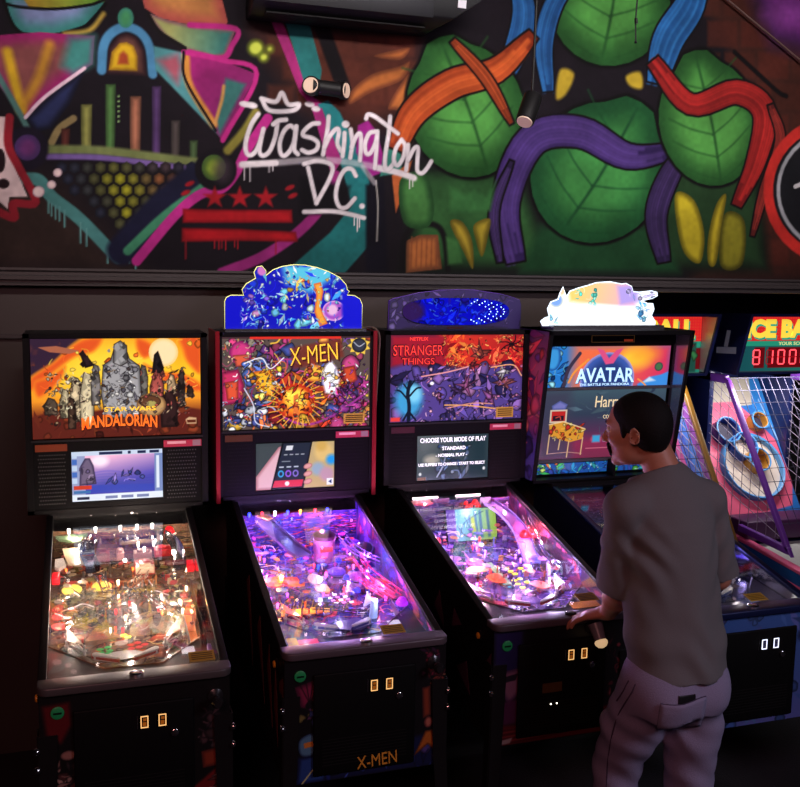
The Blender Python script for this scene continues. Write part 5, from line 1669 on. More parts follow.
def pf_comic(r, s):
    p = PF(r)
    p.am = plast(70, 50, 90)
    pal = [(70, 60, 190), (120, 60, 200), (190, 60, 160), (50, 50, 120), (150, 140, 190), (200, 70, 60), (220, 160, 60), (60, 110, 190)]
    bl, pu, wh = lamp_mat(40, 60, 255, 6), lamp_mat(190, 70, 255, 6), lamp_mat(230, 235, 255, 14)
    rd, og = lamp_mat(255, 40, 60, 6), lamp_mat(255, 150, 50, 8)
    clutter(p, 17, pal, 50, 34, 26, [bl, pu, pu, rd, lamp_mat(255, 90, 200, 6)], n_target=10)
    # long dark ramp at the back left
    p.ramp([(-0.16, 0.99, 0.13), (-0.13, 0.90, 0.115), (-0.085, 0.77, 0.095), (-0.05, 0.69, 0.085)], 0.075, plast(84, 72, 110), 0.012)
    p.plate([(-0.19, 0.99), (-0.15, 1.0), (-0.13, 0.96), (-0.15, 0.94), (-0.165, 0.96)], 0.15, plast(230, 140, 60), 'orange_plate', 0.006)
    # drum-shaped plastic tower in the middle
    t = MB().lathe([(0.040, 0.0), (0.040, 0.03), (0.044, 0.05), (0.046, 0.095), (0.040, 0.10)], (0.055, 0.79, 0.02), n=24).build('plastic_tower', plast(190, 110, 160), r)
    MB().lathe([(0.046, 0), (0.046, 0.014), (0.036, 0.02)], (0.055, 0.79, 0.119), n=24).build('tower_cap', plast(84, 30, 70), t)
    MB().box(0.03, 0.08, 0.742, 0.752, 0.075, 0.095).build('tower_window', plast(220, 70, 60), t)
    # dark wheel at the right wall
    w = MB().lathe([(0.05, 0), (0.05, 0.012), (0.04, 0.02), (0.001, 0.022)], (0.205, 0.72, 0.07), (-0.3, -0.3, 0.9), 28).build('spinning_wheel', plast(44, 40, 66), r)
    MB().tube([(0.205 + 0.038 * math.cos(a), 0.713 + 0.038 * math.sin(a) * 0.95, 0.088 + 0.012 * math.cos(a) + 0.012 * math.sin(a)) for a in np.linspace(0, 2 * PI, 20, endpoint=False)], 0.003, 6, closed=True).build('wheel_ring', plast(110, 100, 150), w)
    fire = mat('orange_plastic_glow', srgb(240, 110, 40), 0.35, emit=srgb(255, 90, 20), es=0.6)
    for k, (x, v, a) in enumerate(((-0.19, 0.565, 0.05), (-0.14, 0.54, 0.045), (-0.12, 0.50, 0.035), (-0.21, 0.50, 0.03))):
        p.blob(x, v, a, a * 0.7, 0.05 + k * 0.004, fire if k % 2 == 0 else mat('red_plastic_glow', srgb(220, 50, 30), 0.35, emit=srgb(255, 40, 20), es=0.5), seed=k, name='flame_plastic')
    p.bulb(-0.17, 0.55, 0.07, lamp_mat(255, 220, 120, 10), 0.009)
    p.blob(-0.04, 0.52, 0.03, 0.055, 0.06, plast(240, 220, 200), seed=3, name='pale_plastic')
    p.blob(-0.03, 0.45, 0.03, 0.04, 0.055, plast(236, 150, 60), seed=4)
    for k in range(7):
        x = -0.215 + k * 0.027
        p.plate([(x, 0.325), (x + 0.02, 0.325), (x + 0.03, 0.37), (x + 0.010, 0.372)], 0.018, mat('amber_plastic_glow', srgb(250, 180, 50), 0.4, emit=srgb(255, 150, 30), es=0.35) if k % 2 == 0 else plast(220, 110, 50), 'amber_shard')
    for x, v in ((0.10, 0.72), (0.09, 0.55), (0.10, 0.43), (0.155, 0.86), (-0.05, 0.77)):
        p.flasher(x, v, 0.045, mat('blue_dome_glow', srgb(40, 60, 230), 0.2, emit=srgb(30, 50, 255), es=1.2), 0.011)
    for i in range(3):
        for j in range(4):
            p.insert(0.0 + i * 0.03 + j * 0.006, 0.50 - j * 0.025, 0.008, 0.007, lamp_mat(250, 240, 255, 1.6) if (i + j) % 2 else lamp_mat(220, 120, 190, 1), 'r')
    pinkr = mat('pink_clear_ramp', srgb(230, 70, 130), 0.25, emit=srgb(255, 50, 120), es=0.25)
    p.wire([(0.235, 0.34, 0.05), (0.20, 0.42, 0.06), (0.165, 0.52, 0.07), (0.15, 0.62, 0.085)], 0.03, 0.0026, pinkr)
    p.wire([(0.20, 0.32, 0.05), (0.165, 0.40, 0.055), (0.135, 0.48, 0.06)], 0.03, 0.0026, pinkr)
    p.wire([(0.24, 0.60, 0.07), (0.19, 0.62, 0.09), (0.15, 0.68, 0.1), (0.13, 0.78, 0.11)], 0.028, 0.0024, plast(150, 110, 210))
    p.wire([(-0.10, 0.33, 0.04), (-0.02, 0.29, 0.045), (0.03, 0.245, 0.05), (0.08, 0.23, 0.05)], 0.02, 0.0026)
    p.bumper(0.14, 0.56, plast(190, 90, 190), (170, 130, 190))
    p.bumper(0.07, 0.62, plast(110, 70, 200), (150, 120, 190))
    p.sling(-1, plast(220, 90, 110), x=0.18)
    p.sling(1, mat('white_blue_glow', srgb(200, 215, 250), 0.3, emit=srgb(150, 180, 255), es=0.7), x=0.12, v=0.30)
    MB().frus((0.125, 0.29, 0), (0.125, 0.29, 0.07), 0.016, 0.013, 16).build('lit_post', mat('white_blue_glow', srgb(200, 215, 250), 0.3, emit=srgb(150, 180, 255), es=0.7), r)
    p.flasher(0.232, 0.285, 0.05, mat('violet_dome_glow', srgb(190, 60, 240), 0.2, emit=srgb(190, 40, 255), es=1.0), 0.02)
    FB, FR = plast(230, 226, 235), plast(60, 60, 160)
    p.flipper(-0.105, 0.225, -0.5, FB, FR)
    p.flipper(0.085, 0.225, PI + 0.5, FB, FR)
    p.guide([(0.21, 0.22), (0.21, 0.30), (0.215, 0.36)], 0.03)
    p.plate([(0.0, 0.20), (0.05, 0.19), (0.11, 0.235), (0.06, 0.285), (-0.01, 0.27), (-0.05, 0.23)], 0.004, plast(76, 66, 130), 'centre_plate')
    ap = p.apron(plast(54, 40, 78), cards=[(0.145, 0.19, 0.155, 0.195, mat('lit_white_card', srgb(225, 225, 232), 0.4, emit=srgb(230, 230, 240), es=0.55), 'score_card'),
                                          (-0.235, -0.20, 0.02, 0.14, plast(230, 190, 60), 'yellow_print'), (-0.20, -0.13, 0.05, 0.12, plast(200, 70, 110), 'pink_print'), (-0.13, -0.06, 0.01, 0.09, plast(60, 70, 190), 'blue_print'), (-0.19, -0.12, 0.012, 0.04, plast(110, 190, 230), 'cyan_print')])
    for k in range(5):
        p.bulb(0.195 + k * 0.011, 0.045, 0.038, lamp_mat(90, 130, 255, 7), 0.0035)
    for x, m in ((-0.22, bl), (-0.165, rd), (-0.11, wh), (-0.055, bl), (0.0, og), (0.065, rd), (0.12, bl)):
        p.bulb(x, 1.005, 0.16, m, 0.0065)
    p.bulb(-0.235, 0.64, 0.06, wh, 0.008)
    for x, v, h, c_, e in ((-0.2, 0.93, .16, (.45, .25, 1), .55), (-0.05, 0.94, .16, (.3, .3, 1), .5), (0.08, 0.95, .16, (.95, .25, .75), .5), (0.2, 0.9, .15, (.75, .25, 1), .55), (-0.2, 0.75, .12, (.9, .3, 1), .45), (0.02, 0.68, .13, (.5, .35, 1), .45), (0.19, 0.6, .12, (.6, .3, 1), .4), (-0.19, 0.52, .10, (1, .4, .12), .35), (-0.15, 0.36, .07, (1, .55, .25), .2), (0.03, 0.42, .1, (.6, .5, 1), .3), (0.17, 0.40, .085, (1, .25, .6), .28), (0.13, 0.27, .08, (.6, .7, 1), .16), (-0.17, 0.12, .055, (.9, .6, .7), .06)):
        pf_light(r, x, v, h, c_, e * s['pw'])


def pf_strange(r, s):
    p = PF(r)
    p.am = plast(60, 50, 60)
    pal = [(120, 80, 180), (150, 110, 200), (200, 120, 190), (80, 60, 120), (190, 170, 200), (200, 90, 80), (220, 150, 90), (90, 110, 180)]
    pu, wh, rd = lamp_mat(190, 110, 255, 7), lamp_mat(250, 235, 255, 14), lamp_mat(255, 40, 50, 5)
    clutter(p, 27, pal, 44, 34, 22, [pu, wh, pu, rd], n_target=8, vmax=0.90)
    # projection panel glowing green-blue at the back
    cv = Canvas(120, 76, (90, 190, 200))
    cv.poly([(20, 0), (120, 0), (120, 76), (20, 76)], (120, 210, 220), g=((40, 30), (110, 40), (170, 220, 90)))
    cv.rect(0, 0, 22, 76, (110, 70, 180))
    for x in (52, 66, 78, 96):
        cv.poly([(x, 6), (x + 6, 4), (x + 8, 70), (x + 1, 70)], (60, 110, 160), soft=4, a=0.8)
    cv.poly([(58, 20), (66, 18), (70, 60), (60, 60)], (210, 230, 80), soft=5)
    for q in ([(30, 60), (40, 36), (56, 24), (90, 8)], [(26, 40), (40, 62), (60, 70)], [(44, 20), (50, 34), (46, 44)]):
        cv.stroke(q, 1.6, (30, 60, 110))
    s0 = MB().prism([(0.862, 0.005), (0.922, 0.140), (0.932, 0.137), (0.872, 0.005)], -0.105, 0.145, 'x').build('projection_panel', BLACKM, r)
    grid_obj('projected_picture', cv, (-0.10, 0.9195, 0.138), (0.24, 0, 0), (0, -0.058, -0.130), art_mat('lit_projection', 0.4, lit=0.85, base=0.2), s0)
    p.plate([(-0.25, 0.99), (-0.16, 1.0), (-0.15, 0.95), (-0.20, 0.93), (-0.25, 0.95)], 0.16, plast(220, 80, 100), 'pink_plate', 0.006)
    p.plate([(-0.14, 1.005), (-0.06, 1.005), (-0.06, 0.985), (-0.14, 0.985)], 0.15, plast(110, 50, 90), 'plum_plate', 0.02)
    redg = mat('red_cluster_glow', srgb(230, 30, 30), 0.3, emit=srgb(255, 20, 20), es=0.9)
    for k in range(9):
        R_ = random.Random(k)
        p.flasher(0.06 + R_.uniform(-.045, .045), 0.985 + R_.uniform(-.015, .01), 0.13 + R_.uniform(-.03, .02), redg, R_.uniform(0.008, 0.014))
    p.plate([(0.10, 1.0), (0.15, 1.0), (0.15, 0.99), (0.10, 0.99)], 0.10, plast(190, 170, 200), 'pale_plate', 0.06)
    for k in range(5):
        p.flasher(-0.235 + k * 0.012, 0.77 - (k % 2) * 0.025, 0.06, redg, 0.011)
    p.flasher(0.19, 0.70, 0.085, redg, 0.02)
    MB().box(0.205, 0.245, 0.66, 0.78, 0.085, 0.092).build('red_strip', mat('red_strip_glow', srgb(230, 30, 50), 0.3, emit=srgb(255, 20, 50), es=0.8), r)
    vr = mat('violet_clear_ramp', srgb(170, 140, 210), 0.2)
    p.ramp([(0.13, 0.96, 0.14), (0.17, 0.86, 0.12), (0.185, 0.74, 0.09), (0.165, 0.62, 0.06), (0.15, 0.52, 0.03)], 0.07, vr, 0.014)
    p.wire([(0.24, 0.80, 0.12), (0.22, 0.66, 0.1), (0.18, 0.52, 0.08), (0.20, 0.40, 0.06)], 0.026)
    p.ramp([(-0.10, 0.72, 0.06), (-0.15, 0.62, 0.05), (-0.19, 0.50, 0.04)], 0.05, CLEAR, 0.02)
    p.plate([(-0.035, 0.38), (-0.005, 0.38), (-0.005, 0.60), (-0.03, 0.60)], 0.012, mat('green_glow_strip', srgb(140, 180, 120), 0.3, emit=srgb(130, 190, 100), es=0.3), 'green_strip')
    yl, whl, tl = lamp_mat(250, 230, 60, 2.4), lamp_mat(250, 240, 250, 2), lamp_mat(60, 190, 200, 1)
    for x0, v0 in ((0.045, 0.555), (0.10, 0.575)):
        p.insert(x0, v0 + 0.03, 0.013, 0.014, lamp_mat(250, 210, 235, 2), 't')
        for k in range(3):
            p.insert(x0 + k * 0.008, v0 - k * 0.028, 0.0125, 0.009, yl)
    for x, v in ((0.03, 0.44), (0.06, 0.45), (0.075, 0.415), (0.03, 0.405), (0.035, 0.37)):
        p.insert(x, v, 0.0125, 0.009, yl)
    p.insert(0.0, 0.60, 0.013, 0.014, whl, 't')
    p.insert(0.012, 0.57, 0.013, 0.009, whl)
    for k in range(3):
        p.insert(-0.03 + k * 0.008, 0.445 - k * 0.03, 0.011, 0.006, tl)
    p.blob(-0.12, 0.47, 0.05, 0.035, 0.05, mat('orange_cloud_plastic', srgb(240, 150, 100), 0.35, emit=srgb(255, 120, 60), es=0.25), seed=2)
    p.blob(-0.08, 0.38, 0.04, 0.05, 0.045, plast(230, 110, 60), seed=3)
    p.blob(0.10, 0.34, 0.045, 0.04, 0.02, plast(230, 110, 90), seed=5)
    p.sling(-1, plast(190, 170, 200), x=0.18)
    p.sling(1, plast(220, 210, 235), x=0.17)
    p.bumper(-0.17, 0.60, plast(200, 150, 220), (200, 190, 210))
    p.bumper(-0.10, 0.56, plast(220, 130, 190), (200, 190, 210))
    for k in range(6):
        MB().frus((0.165 + k * 0.008, 0.40 + k * 0.018, 0), (0.165 + k * 0.008, 0.40 + k * 0.018, 0.05), 0.006, 0.006, 10).build('clear_post', mat('lit_violet_post', srgb(210, 190, 250), 0.2, emit=srgb(170, 130, 255), es=0.8), r)
    FB, FR = plast(236, 232, 230), plast(190, 40, 40)
    p.flipper(-0.095, 0.225, -0.5, FB, FR)
    p.flipper(0.095, 0.225, PI + 0.5, FB, FR)
    p.plate([(-0.24, 0.30), (-0.10, 0.215), (-0.09, 0.24), (-0.22, 0.335)], 0.006, mat('red_speckle', srgb(210, 60, 90), 0.4, grain=0.5, gscale=220), 'red_carpet_plate')
    p.apron(plast(38, 30, 42), cards=[(-0.16, -0.09, 0.015, 0.10, plast(96, 70, 96), 'instruction_card'), (0.02, 0.13, 0.02, 0.024, plast(120, 90, 90), 'card_edge'), (0.12, 0.24, 0.10, 0.15, plast(222, 140, 60), 'orange_print')])
    for x0 in (-0.17, 0.04):
        MB().box(x0 - 0.06, x0 + 0.06, 1.0, 1.008, 0.168, 0.174).build('led_strip', lamp_mat(255, 225, 235, 8), r)
    for x, v, h, c_, e in ((-0.19, 0.95, .165, (1, .55, .65), .5), (0.02, 0.86, .15, (.75, .7, 1), .3), (0.2, 0.92, .16, (.9, .35, .6), .35), (-0.2, 0.72, .12, (.9, .45, 1), .45), (0.0, 0.72, .12, (.65, .5, 1), .4), (0.19, 0.62, .13, (.7, .35, 1), .5), (-0.15, 0.48, .1, (.95, .55, .9), .4), (0.06, 0.5, .11, (.7, .5, 1), .35), (0.19, 0.42, .09, (.6, .45, 1), .4), (-0.15, 0.33, .075, (1, .55, .7), .18), (0.14, 0.30, .08, (.8, .7, 1), .25), (0.22, 0.72, .12, (1, .1, .15), .3)):
        pf_light(r, x, v, h, c_, e * s['pw'])


def pf_reef(r, s):
    p = PF(r)
    p.am = plast(60, 60, 80)
    pal = [(60, 70, 110), (90, 90, 120), (50, 60, 80), (120, 100, 120), (80, 60, 70), (130, 130, 150)]
    clutter(p, 37, pal, 34, 34, 8, [lamp_mat(150, 130, 255, 3), lamp_mat(230, 230, 255, 5)], n_target=8)
    p.wire([(-0.12, 0.60, 0.08), (-0.10, 0.75, 0.1), (-0.12, 0.88, 0.12), (0.0, 0.95, 0.13)], 0.028)
    p.wire([(0.05, 0.50, 0.07), (0.06, 0.68, 0.1), (0.10, 0.86, 0.12)], 0.028, 0.0026, plast(160, 120, 160))
    p.ramp([(0.20, 0.45, 0.05), (0.18, 0.60, 0.08), (0.20, 0.80, 0.11), (0.1, 0.93, 0.12)], 0.06, CLEAR, 0.03)
    p.bumper(0.08, 0.60, plast(110, 110, 140), (120, 120, 140))
    p.bumper(0.16, 0.52, plast(100, 100, 130), (120, 120, 140))
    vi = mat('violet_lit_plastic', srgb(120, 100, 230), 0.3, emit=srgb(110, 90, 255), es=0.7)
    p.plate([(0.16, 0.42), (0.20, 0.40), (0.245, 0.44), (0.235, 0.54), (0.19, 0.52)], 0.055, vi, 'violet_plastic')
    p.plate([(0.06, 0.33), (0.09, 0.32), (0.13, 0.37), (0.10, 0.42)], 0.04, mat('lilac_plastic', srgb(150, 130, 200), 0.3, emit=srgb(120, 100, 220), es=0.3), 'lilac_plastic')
    p.sling(-1, plast(120, 120, 150))
    p.sling(1, plast(130, 120, 150))
    FB, FR = plast(210, 205, 190), plast(40, 60, 120)
    p.flipper(-0.10, 0.225, -0.5, FB, FR)
    p.flipper(0.10, 0.225, PI + 0.5, FB, FR)
    p.apron(plast(64, 64, 84), cards=[(0.10, 0.17, 0.03, 0.075, plast(96, 96, 120), 'score_card'), (0.20, 0.245, 0.02, 0.06, plast(120, 60, 40), 'rule_card'), (-0.2, -0.12, 0.03, 0.09, plast(90, 90, 110), 'instruction_card')])
    p.bulb(0.0, 0.47, 0.06, lamp_mat(235, 235, 255, 12), 0.007)
    for x, v, h, c_, e in ((0.17, 0.46, .09, (.5, .4, 1), .12), (0.05, 0.40, .08, (.7, .6, 1), .08), (0.0, 0.85, .15, (.8, .5, .8), .06), (0.12, 0.2, .08, (.9, .8, .8), .035)):
        pf_light(r, x, v, h, c_, e * s['pw'])


# ------------------------------------------------------------------ the four machines
YT = mat('gold_title', srgb(250, 205, 60), 0.4, emit=srgb(250, 200, 50), es=0.8)
OT = mat('orange_title', srgb(245, 120, 40), 0.4, emit=srgb(240, 110, 30), es=0.8)
RT = mat('dark_red_outline', srgb(60, 6, 14), 0.4, emit=srgb(60, 6, 14), es=0.5)
DT = mat('dark_title_shadow', srgb(70, 20, 12), 0.4, emit=srgb(70, 20, 12), es=0.4)
RB = mat('bright_red_title', srgb(240, 60, 50), 0.4, emit=srgb(250, 60, 50), es=0.8)
WT = mat('white_lettering', srgb(245, 248, 250), 0.4, emit=srgb(245, 248, 250), es=1.0)
CT = mat('ice_blue_title', srgb(190, 230, 250), 0.4, emit=srgb(190, 232, 255), es=0.95)
BT = mat('deep_blue_shadow', srgb(24, 60, 130), 0.4, emit=srgb(24, 60, 130), es=0.6)

MACH = {}
MACH["desert"] = pmachine(dict(id="desert", sticker=(0.205, -1.006), x=-0.447, y=0.007, label='pinball machine with fiery orange desert backglass and no topper',
              art=art_desert, artlit=1.0, pw=1.3,
              titles=[('STAR WARS', 0.045, 1.612, 0.20, 0.018, YT, 0, 0, 0, 0.02), ('MANDALORIAN', 0.007, 1.552, 0.300, 0.056, DT, 0, 0, 0.012, 0.05), ('MANDALORIAN', 0.004, 1.556, 0.292, 0.050, OT, 0, 0, 0.012, 0.025)],
              scr=(-0.184, 0.168, 1.242, 1.444), screen=scr_desert, badgem=mat('copper_badge', srgb(130, 60, 36), 0.4, 0.3, emit=srgb(150, 60, 30), es=0.12),
              grillem=mat('grey_mesh_dots', (0.05, 0.048, 0.05), 0.6),
              front=front_desert, pfart=pf_print(101, (110, 84, 64), [(150, 110, 80), (96, 84, 70), (170, 90, 50), (120, 110, 60), (70, 60, 56), (190, 160, 120), (150, 60, 40), (60, 70, 50)]), pfbuild=pf_desert))

MACH["comic"] = pmachine(dict(id="comic", sticker=(0.118, -1.006), frontc=(0.85, 0.65, 1.0), fronttext=[('X-MEN', 0.034, 0.547, 0.14, 0.043, mat('front_gold_lettering', srgb(220, 150, 50), 0.5), 0.04)], x=0.296, y=0.062, label='pinball machine with a glowing blue cut-out topper and red side armour', hw=0.346,
              art=art_comic, artlit=1.15, armor=mat('red_powder_coat', srgb(150, 24, 36), 0.35, 0.2), pw=1.45,
              titles=[('X-MEN', 0.076, 1.814, 0.225, 0.080, DT, 0.12, 0.1, 0, 0.0), ('X-MEN', 0.07, 1.82, 0.215, 0.074, YT, 0.12, 0.1, 0, -0.012)],
              scr=(-0.181, 0.164, 1.234, 1.437), screen=scr_phone, badgem=mat('dark_gold_badge', srgb(96, 60, 34), 0.4, 0.3),
              notice=(0.205, 0.30, 1.512, 1.556), front=front_comic, lockm=mat('mauve_gunmetal', (0.12, 0.095, 0.115), 0.4, 0.35),
              blade=blade_print(205, (60, 40, 130), [(120, 60, 190), (200, 60, 130), (80, 60, 190), (150, 90, 210), (220, 90, 90), (40, 40, 120)]),
              pfart=pf_print(111, (50, 40, 120), [(70, 60, 190), (110, 60, 190), (190, 70, 150), (60, 50, 130), (40, 36, 90), (150, 140, 200), (210, 120, 60), (200, 60, 60)]), pfbuild=pf_comic, sidem=mat('side_print_red', srgb(96, 34, 34), 0.5),
              sideart=[[(-1.085, 0.56), (-1.03, 0.60), (-1.04, 0.72), (-1.02, 0.82), (-1.085, 0.86)], [(-1.0, 0.58), (-0.93, 0.70), (-0.95, 0.84), (-0.985, 0.74)], [(-0.9, 0.60), (-0.80, 0.78), (-0.84, 0.88)], [(-0.75, 0.62), (-0.6, 0.86), (-0.66, 0.92)], [(-0.5, 0.66), (-0.36, 0.96), (-0.42, 1.0)]]))

MACH["strange"] = pmachine(dict(id="strange", sticker=(0.16, -0.965), frontc=(0.85, 0.7, 1.0), x=1.055, y=0.112, label='pinball machine with a purple topper holding an oval blue light tunnel',
              art=art_strange, artlit=1.1, pw=1.5,
              titles=[('NETFLIX', -0.192, 1.878, 0.088, 0.016, RB, 0, 0, 0, 0.02),
                      ('STRANGER', -0.195, 1.826, 0.250, 0.056, RT, 0, 0, 0, 0.04), ('STRANGER', -0.195, 1.826, 0.238, 0.046, RB, 0, 0, 0, -0.004),
                      ('THINGS', -0.195, 1.777, 0.166, 0.038, RT, 0, 0, 0, 0.04), ('THINGS', -0.195, 1.777, 0.154, 0.029, RB, 0, 0, 0, -0.004)],
              scr=(-0.192, 0.160, 1.226, 1.433), screen=scr_mode, scrlit=0.8,
              scrtext=[('CHOOSE YOUR MODE OF PLAY', -0.016, 1.412, 0.325, 0.022, WT), ('STANDARD', -0.012, 1.372, 0.115, 0.017, WT), ('- NORMAL PLAY -', -0.024, 1.340, 0.155, 0.015, WT), ('USE FLIPPERS TO CHANGE / START TO SELECT', -0.02, 1.298, 0.33, 0.014, WT)],
              badgem=mat('wine_badge', srgb(70, 20, 34), 0.4), notice=(0.195, 0.282, 1.508, 1.556), front=front_strange, abm=mat('black_button', (0.02, 0.02, 0.022), 0.2),
              lockm=mat('mauve_gunmetal', (0.12, 0.095, 0.115), 0.4, 0.35), plunger=2, doorplate=True, abx=0.03,
              blade=blade_print(215, (70, 34, 60), [(110, 40, 70), (150, 50, 60), (90, 60, 140), (60, 40, 90), (180, 70, 110)], 40),
              pfart=pf_print(121, (90, 64, 140), [(120, 90, 190), (150, 110, 200), (190, 120, 180), (70, 56, 110), (200, 110, 80), (110, 120, 170), (60, 50, 90)]), pfbuild=pf_strange, sidem=mat('side_print_plum', srgb(80, 40, 62), 0.5),
              sideart=[[(-1.085, 0.60), (-1.04, 0.64), (-1.05, 0.80), (-1.085, 0.84)], [(-0.80, 0.84), (-0.70, 0.80), (-0.72, 0.88)], [(-0.62, 0.76), (-0.5, 0.82), (-0.56, 0.9)], [(-0.9, 0.60), (-0.76, 0.66), (-0.86, 0.72)]]))


def head_reef(root):
    hw = 0.378
    prof = [(-0.10, 1.925), (0.03, 1.198), (0.235, 1.198), (0.235, 1.925)]
    yt = lambda z: lerp(0.10, 0.035, (z - 1.198) / 0.727)      # recessed picture plane
    yw = lambda z: lerp(0.03, -0.10, (z - 1.198) / 0.727)      # front edge of the side wings
    m = MB().prism([(yt(1.198) + 0.012, 1.198), (yt(1.925) + 0.012, 1.925), (0.235, 1.925), (0.235, 1.198)], -hw, hw, 'x')
    m.prism([(yw(1.905), 1.905), (yw(1.925), 1.925), (0.235, 1.925), (0.235, 1.905)], -hw, hw, 'x')
    m.prism([(yw(1.198), 1.198), (yw(1.215), 1.215), (0.2, 1.215), (0.2, 1.198)], -hw, hw, 'x')
    m.build('backbox', BLACK, root)
    wm = mat('glossy_wing_panel', (0.36, 0.37, 0.42), 0.16, 0.9)
    for sx in (-1, 1):
        w = MB().prism(prof, sx * hw, sx * (hw - 0.016), 'x').build('side_wing', BLACK, root)
        q = [(yw(1.90) + 0.012, 1.90), (yw(1.22) + 0.012, 1.22), (yt(1.22), 1.22), (yt(1.90), 1.90)]
        MB().prism(q, sx * (hw - 0.016), sx * (hw - 0.0172), 'x').build('wing_lining', wm, w)
    cv = Canvas(60, 170, (70, 30, 60))
    cv.vgrad([(0, (66, 50, 90)), (0.25, (150, 60, 90)), (0.5, (170, 40, 50)), (0.75, (60, 50, 110)), (1, (60, 60, 110))])
    cv.chaos([(190, 60, 70), (110, 40, 90), (60, 50, 120), (220, 110, 100), (40, 30, 70)], 40, 5, 16, 141, lw=0.8)
    g = grid_obj('wing_print', cv, (-hw - 0.001, 0.225, 1.92), (0, -0.27, 0), (0, 0, -0.71), art_mat('wing_print', 0.35, base=1.0), root)
    co = np.zeros(60 * 170 * 3, np.float32)
    g.data.vertices.foreach_get('co', co)
    co = co.reshape(170, 60, 3)
    for i in range(170):
        z = co[i, 0, 2]
        co[i, :, 1] = np.linspace(0.228, yw(z) + 0.012, 60)
    g.data.vertices.foreach_set('co', co.ravel())
    x0, x1 = -0.335, 0.345
    bg = grid_obj('backglass', art_pandora(), (x0, yt(1.842), 1.842), (x1 - x0, 0, 0), (0, yt(1.648) - yt(1.842), 1.648 - 1.842), art_mat('lit_backglass_reef', 0.25, lit=1.0, base=0.25), root)
    for m_, dz, b in ((BT, -0.003, 0.05), (CT, 0, 0.02)):
        text_obj('title_lettering', 'AVATAR', -0.005, 1.700 + dz, 0.315, 0.068, yt(1.70) - 0.003 - (0.001 if b < .03 else 0), m_, bg, bold=b, arch=0.006)
    text_obj('title_lettering', 'THE BATTLE FOR PANDORA', -0.005, 1.659, 0.27, 0.012, yt(1.66) - 0.004, CT, bg, bold=0.01)
    MB().prism([(yt(1.85) - 0.012, 1.85), (yt(1.90) - 0.012, 1.90), (yt(1.90) + 0.02, 1.90), (yt(1.85) + 0.02, 1.85)], -0.36, 0.36, 'x').build('speaker_bar', mat('black_panel', (0.014, 0.013, 0.014), 0.45), root)
    gold = mat('gold_trim', srgb(130, 96, 50), 0.4, 0.4, emit=srgb(120, 84, 40), es=0.15)
    fr = MB()
    for a, b, c_, d in ((-0.10, 0.13, 1.893, 1.895), (-0.10, 0.13, 1.862, 1.864), (-0.10, -0.098, 1.862, 1.895), (0.128, 0.13, 1.862, 1.895)):
        fr.box(a, b, yt(1.88) - 0.015, yt(1.88) - 0.012, c_, d)
    nf = fr.build('gold_nameplate', gold, root)
    MB().box(0.075, 0.122, yt(1.88) - 0.015, yt(1.88) - 0.012, 1.866, 1.876).build('orange_tab', mat('orange_tab', srgb(170, 70, 40), 0.4, emit=srgb(170, 60, 30), es=0.3), nf)
    f = MB()
    for z0, z1 in ((1.634, 1.646), (1.282, 1.296)):
        f.prism([(yt(z0) - 0.006, z0), (yt(z1) - 0.006, z1), (yt(z1) + 0.01, z1), (yt(z0) + 0.01, z0)], -0.36, 0.36, 'x')
    f.build('screen_frame', mat('grey_screen_frame', (0.10, 0.10, 0.11), 0.4), root)
    sc_ = grid_obj('display_screen', scr_poster(), (-0.335, yt(1.632), 1.632), (0.68, 0, 0), (0, yt(1.298) - yt(1.632), 1.298 - 1.632), art_mat('lit_screen_reef', 0.2, lit=0.95, base=0.1), root)
    GO = mat('antique_gold_lettering', srgb(226, 206, 160), 0.4, emit=srgb(226, 206, 160), es=0.85)
    text_obj('screen_text', 'Harry Potter', 0.115, 1.566, 0.32, 0.072, yt(1.566) - 0.002, GO, sc_, shear=0.1)
    text_obj('screen_text', 'COMING NOW', 0.08, 1.50, 0.15, 0.018, yt(1.50) - 0.002, GO, sc_)
    grid_obj('art_strip', art_strip(), (-0.35, yt(1.278) - 0.004, 1.278), (0.70, 0, 0), (0, 0.006, -0.052), art_mat('lit_strip_reef', 0.25, lit=0.9, base=0.2), root)
    e = MB()
    e.prism([(yt(1.222), 1.222), (yt(1.64) - 0.0, 1.64), (yt(1.64) - 0.002, 1.64), (yt(1.222) - 0.002, 1.222)], -0.36, -0.337, 'x')
    gl = e.build('edge_light', mat('orange_green_edge', srgb(220, 120, 60), 0.3, emit=srgb(240, 120, 50), es=0.7), root)
    MB().box(0.05, 0.062, 0.03, 0.10, 1.215, 1.29).build('strip_bracket', BLACKM, root)


rs = dict(id='reef', sticker=(0.075, -1.006), frontc=(0.8, 0.8, 1.0), x=1.79, y=0.0, label='pinball machine with a glowing white cloud-shaped topper, half hidden by the man', cw=0.285,
          cabm=mat('navy_cabinet', srgb(24, 34, 74), 0.4), lockm=mat('navy_lockbar', srgb(30, 40, 84), 0.35, 0.4), railm=mat('navy_rail', srgb(26, 36, 80), 0.3, 0.5),
          front=front_reef, rejm=COOLW, rejd=lamp_mat(60, 60, 90, 0.4), door=(-0.175, 0.19), rjx=0.0, sbx=-0.24, fbm=plast(60, 90, 180), headfn=head_reef,
          pfart=pf_print(131, (60, 66, 90), [(70, 80, 120), (60, 60, 80), (110, 100, 120), (40, 50, 80), (120, 110, 110)]), pfbuild=pf_reef, pw=1.4)
MACH["reef"] = pmachine(rs)

# ------------------------------------------------------------------ toppers (parts of their machines)
def machine(ident):
    return MACH[ident]


